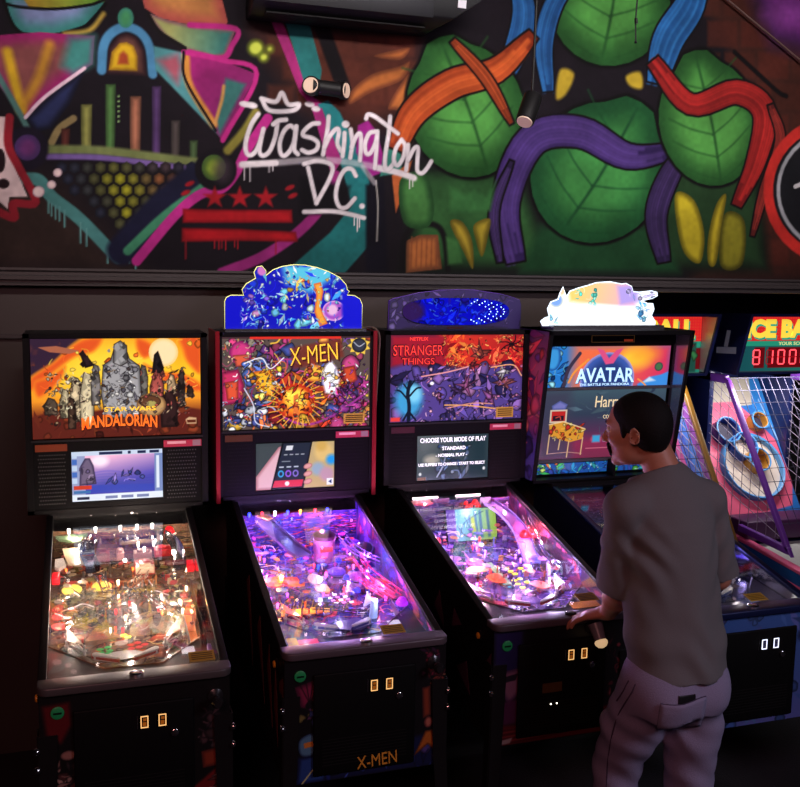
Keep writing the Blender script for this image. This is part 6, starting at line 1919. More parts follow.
def plate_topper(root, poly, y, th, cv, pw, m, em, rim_r=0.0035, name='topper'):
    """cut-out plate: solid slab behind, printed sheet in front, edge-lit rim"""
    P = [tuple(p) for p in poly]
    base = MB().prism(P, y, y + th, 'y').build(name, mat('clear_topper_slab', (0.05, 0.05, 0.08), 0.2), root, smooth=False)
    xs, zs = [p[0] for p in P], [p[1] for p in P]
    x0, x1, z0, z1 = min(xs), max(xs), min(zs), max(zs)
    Q = [((p[0] - x0) / (x1 - x0) * (cv.w - 1), (z1 - p[1]) / (z1 - z0) * (cv.h - 1)) for p in P]
    grid_obj('topper_print', cv, (x0, y - 0.0015, z1), (x1 - x0, 0, 0), (0, 0, z0 - z1), m, base, keep=inside_mask(Q, cv.w, cv.h))
    if em:
        MB().tube([(p[0], y + th * 0.3, p[1]) for p in P], rim_r, 6, closed=True).build('lit_rim', em, base)
    return base


# blue cut-out topper
tp_ = [(-0.298, 1.918), (-0.297, 2.04), (-0.29, 2.056), (-0.272, 2.065), (-0.217, 2.065), (-0.223, 2.09), (-0.205, 2.115), (-0.165, 2.138), (-0.172, 2.165), (-0.16, 2.186), (-0.14, 2.19), (-0.124, 2.172), (-0.122, 2.15),
       (-0.09, 2.175), (-0.05, 2.19), (0.0, 2.198), (0.05, 2.197), (0.10, 2.188), (0.15, 2.172), (0.20, 2.148), (0.232, 2.115), (0.236, 2.095), (0.246, 2.088), (0.236, 2.07), (0.27, 2.068), (0.295, 2.054), (0.306, 2.03), (0.307, 1.918)]
cv = Canvas(300, 140, (16, 20, 190))
cv.chaos([(20, 20, 230), (10, 14, 170), (60, 150, 230), (110, 200, 240), (30, 60, 220)], 90, 5, 16, 301, lw=0)
cv.poly([(120, 0), (240, 0), (230, 30), (180, 60), (130, 40)], (90, 200, 230), soft=16)
cv.chaos([(230, 250, 255), (110, 210, 240), (30, 60, 220), (200, 230, 250), (20, 30, 180)], 60, 3, 12, 302, box=(110, 0, 260, 130), lw=0)
cv.chaos([(250, 190, 70), (240, 120, 60), (250, 230, 150), (190, 90, 190)], 14, 4, 12, 303, box=(130, 30, 180, 70), lw=0)
cv.poly([(190, 40), (206, 36), (212, 56), (206, 90), (222, 126), (204, 132), (192, 100), (196, 64)], (250, 170, 60), edge=(220, 100, 50), ew=6)
cv.ell((236, 98), 26, 22, (170, 80, 200), edge=(240, 170, 230), ew=6)
cv.ell((232, 96), 12, 12, (240, 190, 230), soft=6)
cv.chaos([(190, 130, 230), (120, 90, 220), (230, 160, 220)], 14, 4, 12, 304, box=(36, 54, 90, 130), lw=0)
cv.chaos([(120, 200, 250), (200, 230, 255)], 26, 2, 8, 305, box=(20, 40, 110, 135), lw=0, kinds='l')
cv.chaos([(10, 14, 160), (60, 120, 240), (150, 220, 250), (240, 250, 255)], 220, 1.2, 5, 306, lw=0)
cv.chaos([(250, 210, 120), (230, 110, 80)], 24, 1.5, 5, 307, box=(130, 20, 230, 130), lw=0)
cv.ell((78, 14), 9, 10, (210, 120, 200), soft=3)
cv.poly([(252, 60), (300, 54), (300, 140), (256, 140)], (14, 16, 210), soft=8)
cv.poly([(0, 56), (40, 54), (30, 140), (0, 140)], (14, 16, 200), soft=8)
plate_topper(MACH['comic'], tp_, 0.08, 0.012, cv, 1, art_mat('lit_topper_blue', 0.3, lit=0.95, base=0.15), mat('yellow_edge_light', srgb(235, 235, 150), 0.3, emit=srgb(240, 240, 150), es=0.9))
b_ = MB().box(-0.305, 0.312, 0.03, 0.16, 1.9155, 1.926).build('topper_base', mat('chrome_base', (0.5, 0.5, 0.52), 0.25, 1.0), MACH['comic'])

# purple light-tunnel topper
tp_ = [(-0.312, 1.9155), (-0.308, 2.045), (-0.29, 2.054), (-0.164, 2.082), (-0.07, 2.094), (0.02, 2.098), (0.10, 2.097), (0.234, 2.08), (0.31, 2.062), (0.338, 2.05), (0.346, 2.03), (0.345, 1.9155)]
cv = Canvas(300, 84, (50, 36, 92))
cv.chaos([(70, 50, 120), (40, 28, 76), (90, 72, 140), (110, 96, 160)], 90, 3, 11, 311, lw=0.7)
cv.ell((150, 82), 120, 6, (30, 20, 50), soft=6)
top = plate_topper(MACH['strange'], tp_, 0.08, 0.03, cv, 1, art_mat('topper_purple_print', 0.4, lit=0.22, base=1.0), mat('purple_edge', srgb(90, 60, 150), 0.3, emit=srgb(110, 60, 190), es=0.25), 0.003)
cv = Canvas(240, 64, (10, 12, 200))
cv.chaos([(14, 20, 240), (8, 8, 150), (20, 40, 255), (30, 20, 170)], 90, 4, 14, 312, lw=0)
cv.ell((14, 32), 34, 26, (60, 30, 60), soft=14, a=0.8)
cv.chaos([(40, 80, 255), (70, 120, 255)], 50, 2, 6, 313, box=(60, 4, 236, 60), lw=0, kinds='l')
E_ = [(0.016 + 0.266 * (abs(math.cos(t)) ** 0.7) * (1 if math.cos(t) > 0 else -1), 1.998 + 0.064 * (abs(math.sin(t)) ** 0.8) * (1 if math.sin(t) > 0 else -1)) for t in np.linspace(0, 2 * PI, 48, endpoint=False)]
tun = plate_topper(top, E_, 0.074, 0.006, cv, 1, art_mat('lit_tunnel_blue', 0.15, lit=0.9, base=0.1), None, name='light_tunnel')
LEDM = lamp_mat(150, 180, 255, 4)
n = 0
for k, (rx, rz) in enumerate(((0.235, 0.058), (0.20, 0.05), (0.165, 0.042))):
    for t in np.linspace(-1.15, 1.15, 13 - 2 * k):
        MB().ball((0.020 + rx * math.cos(t), 0.0715, 1.998 + rz * math.sin(t)), 0.0027, nu=8, nv=5).build('led', LEDM, tun)
MB().box(-0.03, 0.05, 0.076, 0.081, 1.918, 1.928).build('topper_plaque', plast(60, 24, 40), top)

# white cloud topper
tp_ = [(-0.37, 1.945), (-0.378, 1.962), (-0.36, 1.975), (-0.335, 1.985), (-0.345, 2.02), (-0.33, 2.05), (-0.295, 2.062), (-0.285, 2.09), (-0.272, 2.118), (-0.262, 2.09), (-0.25, 2.075), (-0.235, 2.10), (-0.19, 2.115), (-0.15, 2.125), (-0.10, 2.14), (-0.03, 2.145), (0.03, 2.135),
       (0.055, 2.138), (0.085, 2.125), (0.095, 2.10), (0.135, 2.098), (0.195, 2.105), (0.225, 2.098), (0.228, 2.085), (0.20, 2.072), (0.15, 2.062), (0.175, 2.045), (0.205, 2.045), (0.212, 2.02), (0.20, 1.99), (0.222, 1.96), (0.225, 1.945)]
cv = Canvas(300, 110, (245, 250, 255))
cv.poly([(60, 0), (240, 0), (240, 60), (190, 62), (130, 58), (70, 50)], (250, 200, 110), soft=14, g=((90, 10), (230, 50), (240, 170, 190)))
cv.poly([(190, 10), (240, 4), (250, 50), (200, 60)], (170, 150, 220), soft=14)
cv.chaos([(90, 210, 190), (60, 190, 180), (150, 230, 210)], 26, 3, 9, 321, box=(74, 20, 140, 70), lw=0)
cv.ell((36, 48), 18, 18, (120, 160, 230), edge=(220, 220, 200), ew=8)
cv.ell((48, 26), 10, 10, (240, 200, 160), edge=(250, 240, 220), ew=5)
cv.chaos([(120, 130, 190), (200, 190, 230), (160, 150, 210)], 16, 4, 11, 322, box=(206, 18, 296, 46), lw=0.8, line=(90, 90, 140))
cv.chaos([(70, 150, 220), (50, 110, 200), (130, 200, 240)], 16, 4, 10, 323, box=(244, 50, 285, 100), lw=0)
cv.chaos([(130, 200, 230), (180, 220, 240)], 12, 3, 8, 324, box=(4, 74, 60, 105), lw=0)
cv.poly([(60, 70), (120, 56), (190, 62), (244, 66), (250, 110), (40, 110)], (255, 255, 255), soft=14)
plate_topper(MACH['reef'], tp_, 0.0, 0.012, cv, 1, art_mat('lit_topper_white', 0.3, lit=1.25, base=0.2), mat('white_edge_light', srgb(235, 245, 255), 0.3, emit=srgb(220, 240, 255), es=1.4), 0.004)
MB().box(-0.34, 0.24, -0.05, 0.08, 1.926, 1.946).build('topper_base', mat('chrome_base', (0.5, 0.5, 0.52), 0.25, 1.0), MACH['reef'])
# power cable looping behind the red-sided machine
cbl = MB().tube(smooth_curve([(0.31, 0.1, 1.925), (0.345, 0.04, 1.93), (0.372, 0.03, 1.90), (0.378, 0.05, 1.80), (0.372, 0.08, 1.5), (0.376, 0.12, 1.25)], 6), 0.0045, 8).build('topper_cable', mat('beige_cable', srgb(110, 90, 76), 0.5), MACH['comic'])

# ------------------------------------------------------------------ two ball-rolling alley machines in the alcove
PURP, YELB = mat('purple_powder_coat', srgb(112, 56, 160), 0.35), mat('mustard_powder_coat', srgb(118, 82, 22), 0.4)
NAVY = mat('navy_panel', srgb(24, 34, 84), 0.4)
NETM = mat('net_cord', srgb(150, 140, 160), 0.6)
BP0 = np.array([0, 1.09, 0.98])
be1, be2 = np.array([1.0, 0, 0]), np.array([0, 0.53, 0.848])
bn = np.array([0, -0.848, 0.53])


def board_px(x, y):
    d = _fw + _rt * (x - 400) / F_PX - _up * (y - 393.5) / F_PX
    q = CAM + d * (((BP0 - CAM) @ bn) / (d @ bn)) - BP0
    return q[0], q[1] * be2[1] + q[2] * be2[2]


def alley(cx, bar_m, label, full):
    root = empty('ball_rolling_machine', (cx, 0, 0))
    tag(root, label, 'arcade machine', 'ball-rolling machines in the alcove')
    hw, hh = 0.32, 0.37
    # head with score board
    prof = [(0.68, 1.965), (0.79, 1.60), (1.12, 1.60), (1.02, 1.965)]
    h = MB()
    h.prism([(0.84, 1.965), (0.84, 1.60), (1.12, 1.60), (1.02, 1.965)], -hh + 0.02, hh - 0.02, 'x')
    h.prism([(0.68, 1.965), (0.685, 1.95), (1.02, 1.95), (1.02, 1.965)], -hh + 0.02, hh - 0.02, 'x')
    h.prism([(0.785, 1.615), (0.79, 1.60), (1.1, 1.60), (1.1, 1.615)], -hh + 0.02, hh - 0.02, 'x')
    hd = h.build('score_head', NAVY, root)
    for sx in (-1, 1):
        wg = MB().prism(prof, sx * hh, sx * (hh - 0.02), 'x').build('head_side', NAVY, hd, bevel=0.004)
        MB().prism([(0.70, 1.945), (0.80, 1.62), (0.838, 1.62), (0.838, 1.945)], sx * (hh - 0.02), sx * (hh - 0.0212), 'x').build('side_lining', mat('pale_reflection_lining', (0.66, 0.62, 0.68), 0.35, 0.3), hd)  # pale base colour stands in for the pinkish reflection on the inner side
    for pts in ([(0.86, 1.86), (0.895, 1.86), (0.915, 1.76), (0.88, 1.76)], [(0.80, 1.765), (0.80, 1.725), (0.985, 1.715), (0.985, 1.752)]):
        MB().prism(pts, -hh - 0.0015, -hh - 0.0005, 'x').build('side_emblem', mat('grey_vinyl', srgb(130, 132, 150), 0.5, emit=srgb(130, 132, 150), es=0.12), hd)
    cv = Canvas(280, 130, (212, 26, 36))
    for i in range(40):
        for j in range(9):
            cv.ell((4 + i * 7, 4 + j * 7), 2, 2, (232, 100, 40), soft=1.2, a=0.55)
    cv.poly([(0, 60), (280, 58), (280, 130), (0, 130)], (20, 70, 78), soft=2, g=((0, 0), (280, 0), (30, 120, 100)))
    cv.rect(0, 58, 280, 70, (34, 140, 112), soft=1.5)
    cv.rect(96, 73, 280, 122, (96, 6, 14), soft=1.5)
    cv.rect(56, 73, 86, 122, (96, 6, 14), soft=1.5)
    if not full:
        cv.poly([(190, 60), (268, 60), (268, 128), (190, 128)], (26, 70, 60), soft=2)
        cv.chaos([(200, 120, 60), (60, 140, 80), (220, 170, 90), (120, 40, 40)], 24, 5, 14, 402, box=(200, 66, 264, 124), lw=1)
    gx0, gx1 = -hh + 0.022, hh - 0.022
    art = grid_obj('score_art', cv, (gx0, 0.838, 1.945), (gx1 - gx0, 0, 0), (0, 0, -0.33), art_mat('lit_score_art', 0.3, lit=1.0, base=0.2), hd)
    yl = mat('lit_yellow_letter', srgb(250, 220, 70), 0.4, emit=srgb(250, 216, 70), es=0.95)
    tl = mat('lit_teal_shadow', srgb(40, 170, 140), 0.4, emit=srgb(40, 170, 140), es=0.7)
    for m_, dx, dz, y in ((tl, 0.010, -0.012, 0.836), (yl, 0, 0, 0.834)):
        text_obj('marquee_lettering', 'ICE BALL', 0.01 + dx, 1.872 + dz, 0.58, 0.115, y, m_, art, bold=0.06)
    text_obj('marquee_lettering', 'YOUR SCORE', 0.07, 1.782, 0.22, 0.02, 0.836, mat('pale_lettering', srgb(220, 230, 150), 0.4, emit=srgb(220, 230, 150), es=0.8), art, bold=0.01)
    on, off = lamp_mat(255, 70, 80, 2.2), lamp_mat(150, 14, 24, 0.6)
    SEG = {'1': 'bc', '8': 'abcdefg', '0': 'abcdef', ' ': ''}
    for k, ch in enumerate('8 1 0 00'.replace(' ', '')):
        x = -0.185 + k * 0.085 if k else -0.195
        w, hgt, zc = 0.045, 0.085, 1.70
        S = {'a': (0, hgt / 2, 1), 'd': (0, -hgt / 2, 1), 'g': (0, 0, 1), 'b': (w / 2, hgt / 4, 0), 'c': (w / 2, -hgt / 4, 0), 'e': (-w / 2, -hgt / 4, 0), 'f': (-w / 2, hgt / 4, 0)}
        for lit in (0, 1):
            mb = MB()
            for sname, (dx, dz, hz) in S.items():
                if (sname in SEG[ch]) == bool(lit):
                    a, b = (w / 2 - 0.003, 0.004) if hz else (0.004, hgt / 4 - 0.003)
                    mb.box(x + dx - a, x + dx + a, 0.8345, 0.8365, zc + dz - b, zc + dz + b)
            if mb.v:
                mb.build('score_digit', on if lit else off, art)
    # slanted front bars of the ball cage, frame rails
    bt, bb = (0.955, 1.56), (0.315, 0.645)
    for sx in (-1, 1):
        q = [(bt[0] - 0.028, bt[1] - 0.01), (bt[0] + 0.028, bt[1] + 0.02), (bb[0] + 0.034, bb[1] + 0.02), (bb[0] - 0.028, bb[1] - 0.02)]
        cg = MB().prism(q, sx * hw, sx * (hw - 0.03), 'x')
        cg.prism([(bt[0], bt[1] + 0.02), (bt[0], bt[1] - 0.03), (1.65, bt[1] - 0.03), (1.65, bt[1] + 0.02)], sx * hw, sx * (hw - 0.03), 'x')
        cg.prism([(bb[0], bb[1] + 0.03), (bb[0], bb[1] - 0.01), (0.75, 0.66), (0.75, 0.70)], sx * hw, sx * (hw - 0.03), 'x')
        cg.build('cage_frame', bar_m if (sx == 1) != full or True else PURP, root, bevel=0.004)
        nt = MB()
        sl = (bt[0] - bb[0]) / (bt[1] - bb[1])
        for k in range(13):
            z = 0.70 + k * 0.07
            y0 = bb[0] + (z - bb[1]) * sl
            nt.tube([(sx * (hw - 0.015), y0, z), (sx * (hw - 0.015), 1.6, z + 0.42)], 0.0022, 5)
        for k in range(16):
            y0 = 0.36 + k * 0.08
            z1 = min(1.55, bb[1] + (y0 - bb[0]) / sl)
            nt.tube([(sx * (hw - 0.015), y0, 0.66), (sx * (hw - 0.015), y0, z1)], 0.0022, 5)
        nt.build('side_net', NETM, root)
    if not full:
        sl0 = (bt[0] - bb[0]) / (bt[1] - bb[1])
        for k, q in enumerate(((140, 80, 170), (70, 130, 220), (60, 100, 200), (200, 90, 160), (40, 50, 110), (200, 90, 150), (36, 40, 90), (220, 180, 60), (50, 60, 120))):
            o_ = 0.035 + k * 0.075
            MB().prism([(bb[0] + o_, bb[1] + 0.02), (bb[0] + o_ + 0.07, bb[1] + 0.02), (bt[0] + o_ + 0.07, bt[1] - 0.035), (bt[0] + o_, bt[1] - 0.035)], hw - 0.006, hw - 0.003, 'x').build('striped_liner', mat('liner_%d_%d' % (q[0], q[1]), srgb(*q), 0.4), root)
    fn = MB()
    for k in range(11):
        x = -hw + 0.03 + k * (2 * hw - 0.06) / 10
        fn.tube([(x, bt[0], bt[1]), (x, bb[0] + 0.09, bb[1] + 0.128)], 0.0021, 5)
    for k in range(12):
        t = k / 13
        fn.tube([(-hw + 0.02, lerp(bt[0], bb[0], t), lerp(bt[1], bb[1], t)), (hw - 0.02, lerp(bt[0], bb[0], t), lerp(bt[1], bb[1], t))], 0.0021, 5)
    fn.build('front_net', mat('dark_net_cord', srgb(60, 56, 80), 0.6), root)
    # target board with cups
    bv = Canvas(220, 260, (40, 110, 190))
    B0 = (-0.32, 0.62)                         # left, top in board metres
    tfm = lambda P: np.array([(((board_px(x, y)[0] - 3.467) - B0[0]) / 0.64 * 220, (B0[1] - board_px(x, y)[1]) / 0.95 * 260) for x, y in P])
    bv.tf, bv.k = tfm, 1.9
    bv.poly([(690, 360), (748, 360), (752, 405), (690, 412)], (196, 186, 170), soft=1)
    bv.poly([(690, 404), (735, 402), (756, 420), (775, 440), (792, 480), (792, 505), (740, 520), (690, 520)], (226, 96, 130), soft=1.5)
    bv.poly([(746, 360), (782, 360), (794, 430), (812, 480), (800, 490), (780, 440), (752, 408)], (46, 128, 206), soft=1.5)
    bv.poly([(780, 360), (792, 360), (830, 470), (815, 480)], (150, 130, 200), soft=1.5)
    bv.poly([(790, 360), (850, 360), (850, 500), (826, 470)], (24, 20, 40), soft=1.5)
    bv.stroke([(758, 400), (780, 445), (792, 470)], 1.2, (190, 210, 235))
    bd = MB().box(-hw + 0.032, hw - 0.032, -0.0, 0.015, -0.33, 0.62)
    M = Matrix(((1, 0, 0, 0), (0, -bn[1], be2[1], BP0[1]), (0, -bn[2], be2[2], BP0[2]), (0, 0, 0, 1)))
    bd.v = [tuple(M @ Vector(v)) for v in bd.v]
    bo = bd.build('target_board', NAVY, root)
    o3 = BP0 + be2 * 0.62 + be1 * (-0.32) + bn * 0.003
    keep = np.ones((260, 220), bool)
    keep[:, :11] = False
    keep[:, -11:] = False
    grid_obj('board_print', bv, o3, (0.64, 0, 0), -be2 * 0.95, art_mat('board_paint', 0.4, base=1.0), bo, keep=keep)

    def cup(px, py, r, hgt, inner, outer, name='target_cup', wall=0.014, dx=0.0):
        a, b = board_px(px, py)
        c = BP0 + be1 * (a - 3.467 + dx) + be2 * b
        MB().lathe([(r, 0.004), (r, hgt), (r - wall * 0.3, hgt + 0.006), (r - wall, hgt), (r - wall, 0.012), (0.001, 0.012)], c, bn, 28, 0).build(name, outer, bo)
        if inner is not None:
            MB().lathe([(r - wall, 0.0125), (r - wall, 0.0145)], c, bn, 28).build('cup_floor', inner, bo)
    WHT = mat('dish_white', srgb(222, 206, 190), 0.45)
    BLU = mat('blue_cup', srgb(40, 70, 150), 0.4)
    LBL = mat('pale_blue_rim', srgb(80, 150, 210), 0.4)
    YCP = mat('mustard_cup', srgb(200, 140, 50), 0.4)
    DKF = mat('cup_dark', srgb(40, 34, 60), 0.6)
    if full:
        cup(750, 468, 0.225, 0.05, WHT, LBL, 'target_dish', 0.016)
        for px, py, r, hh_, m_ in ((722, 434, 0.085, 0.075, BLU), (738, 450, 0.085, 0.085, BLU), (752, 464, 0.075, 0.085, YCP), (754, 424, 0.06, 0.07, YCP)):
            cup(px, py, r, hh_, DKF, m_, 'target_cup', 0.01)
            a, b = board_px(px, py)
            c = BP0 + be1 * (a - 3.467) + be2 * b + bn * (hh_ + 0.004)
            e1, e2 = Vector(be1), Vector(be2)
            MB().tube([Vector(c) + e1 * (r * math.cos(t)) + e2 * (r * math.sin(t)) for t in np.linspace(0, 2 * PI, 26, endpoint=False)], 0.006, 6, closed=True).build('cup_rim', LBL, bo)
    else:
        cup(750, 468, 0.20, 0.05, WHT, LBL, 'target_dish', 0.016)
    # gutter, lane, side rails, body
    MB().box(-hw + 0.03, hw - 0.03, 0.70, 0.90, 0.60, 0.72).build('ball_gutter', mat('plum_panel', srgb(70, 30, 74), 0.45), root, bevel=0.01)
    MB().prism([(0.72, 0.575), (-1.1, 0.46), (-1.1, 0.44), (0.72, 0.555)], -hw + 0.05, hw - 0.05, 'x').build('ball_lane', mat('lane_laminate', srgb(196, 196, 190), 0.35), root)
    for sx in (-1, 1):
        X0, X1 = sx * hw, sx * (hw - 0.055)
        y1 = -1.15 if full else 0.30
        zz = lambda y: 0.552 + y * 0.0935
        rl = MB().prism([(0.8, zz(0.8) + 0.0), (y1, zz(y1)), (y1, zz(y1) - 0.02), (0.8, zz(0.8) - 0.02)], X0, X1, 'x').build('side_rail', mat('pink_laminate', srgb(228, 96, 140), 0.35), root, bevel=0.004)
        MB().prism([(0.8, zz(0.8) - 0.02), (y1, zz(y1) - 0.02), (y1, zz(y1) - 0.09), (0.8, zz(0.8) - 0.085)], X0 - sx * 0.002, X1, 'x').build('rail_side', mat('blue_laminate', srgb(24, 84, 150), 0.35), rl)
        MB().prism([(0.8, zz(0.8) - 0.085), (y1, zz(y1) - 0.09), (y1, zz(y1) - 0.102), (0.8, zz(0.8) - 0.097)], X0 + sx * 0.003, X1, 'x').build('rail_trim', mat('pink_laminate', srgb(228, 96, 140), 0.35), rl)
        MB().prism([(0.8, zz(0.8) - 0.097), (y1, zz(y1) - 0.102), (y1, 0.0), (0.8, 0.0)], X0 - sx * 0.004, X1, 'x').build('base_panel', mat('grey_lilac_laminate', srgb(150, 140, 156), 0.45), root)
    MB().box(-hw + 0.01, hw - 0.01, 0.8, 1.66, 0.0, 0.60).box(-hw + 0.0, -hw + 0.03, 1.1, 1.68, 0.6, 1.62).box(hw - 0.03, hw, 1.1, 1.68, 0.6, 1.62).box(-hw, hw, 1.62, 1.68, 0.6, 1.62).build('rear_body', NAVY, root)
    # area light inside the cage and over the lane, no fixture modelled
    l = bpy.data.lights.new('cage_light', 'AREA')
    l.shape, l.size, l.size_y, l.energy, l.color = 'RECTANGLE', 0.5, 0.06, 7.0, (1.0, 0.95, 0.95)
    lo = bpy.data.objects.new('cage_light', l)
    C.objects.link(lo)
    lo.parent = root
    lo.location = (0, 0.86, 1.585)
    lo.rotation_euler = (math.radians(22), 0, 0)
    return root


alley(3.467, PURP, 'ball-rolling alley machine with purple cage bar, pink rails and a round white target dish', True)
alley(2.527, YELB, 'ball-rolling alley machine with mustard cage bar, mostly hidden behind a pinball machine and the man', False)

# ------------------------------------------------------------------ the man at the machine
class Field:
    """signed-distance sculpting on a grid, meshed with surface nets"""
    def __init__(s, lo, hi, h):
        s.lo, s.h = np.array(lo, float), h
        s.n = np.ceil((np.array(hi) - s.lo) / h).astype(int) + 1
        s.d = np.full(tuple(s.n), 1.0, np.float32)

    def _win(s, lo, hi):
        a = np.clip(np.floor((np.array(lo) - s.lo) / s.h).astype(int), 0, s.n - 1)
        b = np.clip(np.ceil((np.array(hi) - s.lo) / s.h).astype(int) + 1, 1, s.n)
        ax = [s.lo[i] + s.h * np.arange(a[i], b[i]) for i in range(3)]
        X, Y, Z = np.meshgrid(*ax, indexing='ij')
        return (slice(a[0], b[0]), slice(a[1], b[1]), slice(a[2], b[2])), X, Y, Z

    def _put(s, sl, d, k, sub=False):
        o = s.d[sl]
        d = d.astype(np.float32)
        if sub:
            h_ = np.clip(0.5 - 0.5 * (o + d) / k, 0, 1)
            s.d[sl] = o * (1 - h_) - d * h_ + k * h_ * (1 - h_)
        elif k > 0:
            h_ = np.clip(0.5 + 0.5 * (o - d) / k, 0, 1)
            s.d[sl] = o * (1 - h_) + d * h_ - k * h_ * (1 - h_)
        else:
            s.d[sl] = np.minimum(o, d)

    def cap(s, a, b, r0, r1, k=0.02):
        a, b = np.array(a, float), np.array(b, float)
        m = max(r0, r1) + 3 * k + 0.02
        sl, X, Y, Z = s._win(np.minimum(a, b) - m, np.maximum(a, b) + m)
        e = b - a
        L = max(e @ e, 1e-9)
        t = np.clip(((X - a[0]) * e[0] + (Y - a[1]) * e[1] + (Z - a[2]) * e[2]) / L, 0, 1)
        d = np.sqrt((X - a[0] - t * e[0]) ** 2 + (Y - a[1] - t * e[1]) ** 2 + (Z - a[2] - t * e[2]) ** 2) - (r0 + (r1 - r0) * t)
        s._put(sl, d, k)

    def ell(s, c, r, ax=None, k=0.02, sub=False):
        c, r = np.array(c, float), np.array(r, float)
        A = np.eye(3) if ax is None else np.array([np.array(v, float) / np.linalg.norm(v) for v in ax])
        m = max(r) + 3 * k + 0.02
        sl, X, Y, Z = s._win(c - m, c + m)
        P = np.stack([X - c[0], Y - c[1], Z - c[2]], -1) @ A.T
        k0 = np.sqrt(((P / r) ** 2).sum(-1))
        k1 = np.sqrt(((P / r ** 2) ** 2).sum(-1)) + 1e-9
        s._put(sl, k0 * (k0 - 1) / k1, k, sub)

    def loft(s, zs, cx, cy, ra, rb, A, B, k=0.02):
        """elliptic tube along z; A, B = horizontal unit vectors of the two half-axes"""
        m = max(max(ra), max(rb)) + 0.06
        sl, X, Y, Z = s._win((min(cx) - m, min(cy) - m, zs[0] - 0.06), (max(cx) + m, max(cy) + m, zs[-1] + 0.06))
        f = lambda v: np.interp(Z, zs, v)
        x, y, a, b = X - f(cx), Y - f(cy), f(ra), f(rb)
        p, q = x * A[0] + y * A[1], x * B[0] + y * B[1]
        kk = np.sqrt((p / a) ** 2 + (q / b) ** 2) + 1e-9
        g = np.sqrt((p / a ** 2) ** 2 + (q / b ** 2) ** 2) + 1e-9
        d = kk * (kk - 1) / g
        d = np.maximum(d, np.maximum(zs[0] - Z, Z - zs[-1]))
        s._put(sl, d, k)

    def cut(s, p, n, lo=None, hi=None):
        n = np.array(n, float) / np.linalg.norm(n)
        sl, X, Y, Z = s._win(lo if lo is not None else s.lo, hi if hi is not None else s.lo + s.n * s.h)
        s.d[sl] = np.maximum(s.d[sl], ((X - p[0]) * n[0] + (Y - p[1]) * n[1] + (Z - p[2]) * n[2]).astype(np.float32))

    def sample(s, P):
        q = (np.array(P) - s.lo) / s.h
        i = np.clip(np.floor(q).astype(int), 0, s.n - 2)
        f = np.clip(q - i, 0, 1)
        v = 0
        for dx in (0, 1):
            for dy in (0, 1):
                for dz in (0, 1):
                    w = (f[..., 0] if dx else 1 - f[..., 0]) * (f[..., 1] if dy else 1 - f[..., 1]) * (f[..., 2] if dz else 1 - f[..., 2])
                    v = v + w * s.d[i[..., 0] + dx, i[..., 1] + dy, i[..., 2] + dz]
        return v

    def mesh(s):
        d = s.d
        ins = d < 0
        nx, ny, nz = d.shape
        acc = np.zeros((nx - 1, ny - 1, nz - 1, 3), np.float32)
        cnt = np.zeros((nx - 1, ny - 1, nz - 1), np.float32)
        C8 = [(i, j, k) for i in (0, 1) for j in (0, 1) for k in (0, 1)]
        sh = lambda c: d[c[0]:nx - 1 + c[0], c[1]:ny - 1 + c[1], c[2]:nz - 1 + c[2]]
        for c in C8:
            for ax in range(3):
                if c[ax] == 0:
                    e = list(c)
                    e[ax] = 1
                    a, b = sh(c), sh(e)
                    cr = (a < 0) != (b < 0)
                    t = np.where(cr, a / np.where(cr, a - b, 1), 0)
                    for q in range(3):
                        acc[..., q] += np.where(cr, c[q] + (t if q == ax else 0), 0)
                    cnt += cr
        act = cnt > 0
        idx = np.full(act.shape, -1, np.int64)
        idx[act] = np.arange(act.sum())
        base = np.argwhere(act)
        V = s.lo + s.h * (base + acc[act] / cnt[act][:, None])
        F = []
        for ax in range(3):
            o = [1, 1, 1]
            o[ax] = 0
            i0 = [slice(1, n - 1) for n in d.shape]
            i0[ax] = slice(0, d.shape[ax] - 1)
            i1 = list(i0)
            i1[ax] = slice(1, d.shape[ax])
            A, B = ins[tuple(i0)], ins[tuple(i1)]
            cr = np.argwhere(A != B)
            flip = A[A != B]
            cr = cr + np.array(o)
            u, w = (ax + 1) % 3, (ax + 2) % 3
            def sh2(du, dw):
                q = cr.copy()
                q[:, u] -= du
                q[:, w] -= dw
                return idx[q[:, 0], q[:, 1], q[:, 2]]
            Q = np.stack([sh2(1, 1), sh2(0, 1), sh2(0, 0), sh2(1, 0)], -1)
            Q[~flip] = Q[~flip][:, ::-1]
            F.append(Q)
        return V, np.concatenate(F)


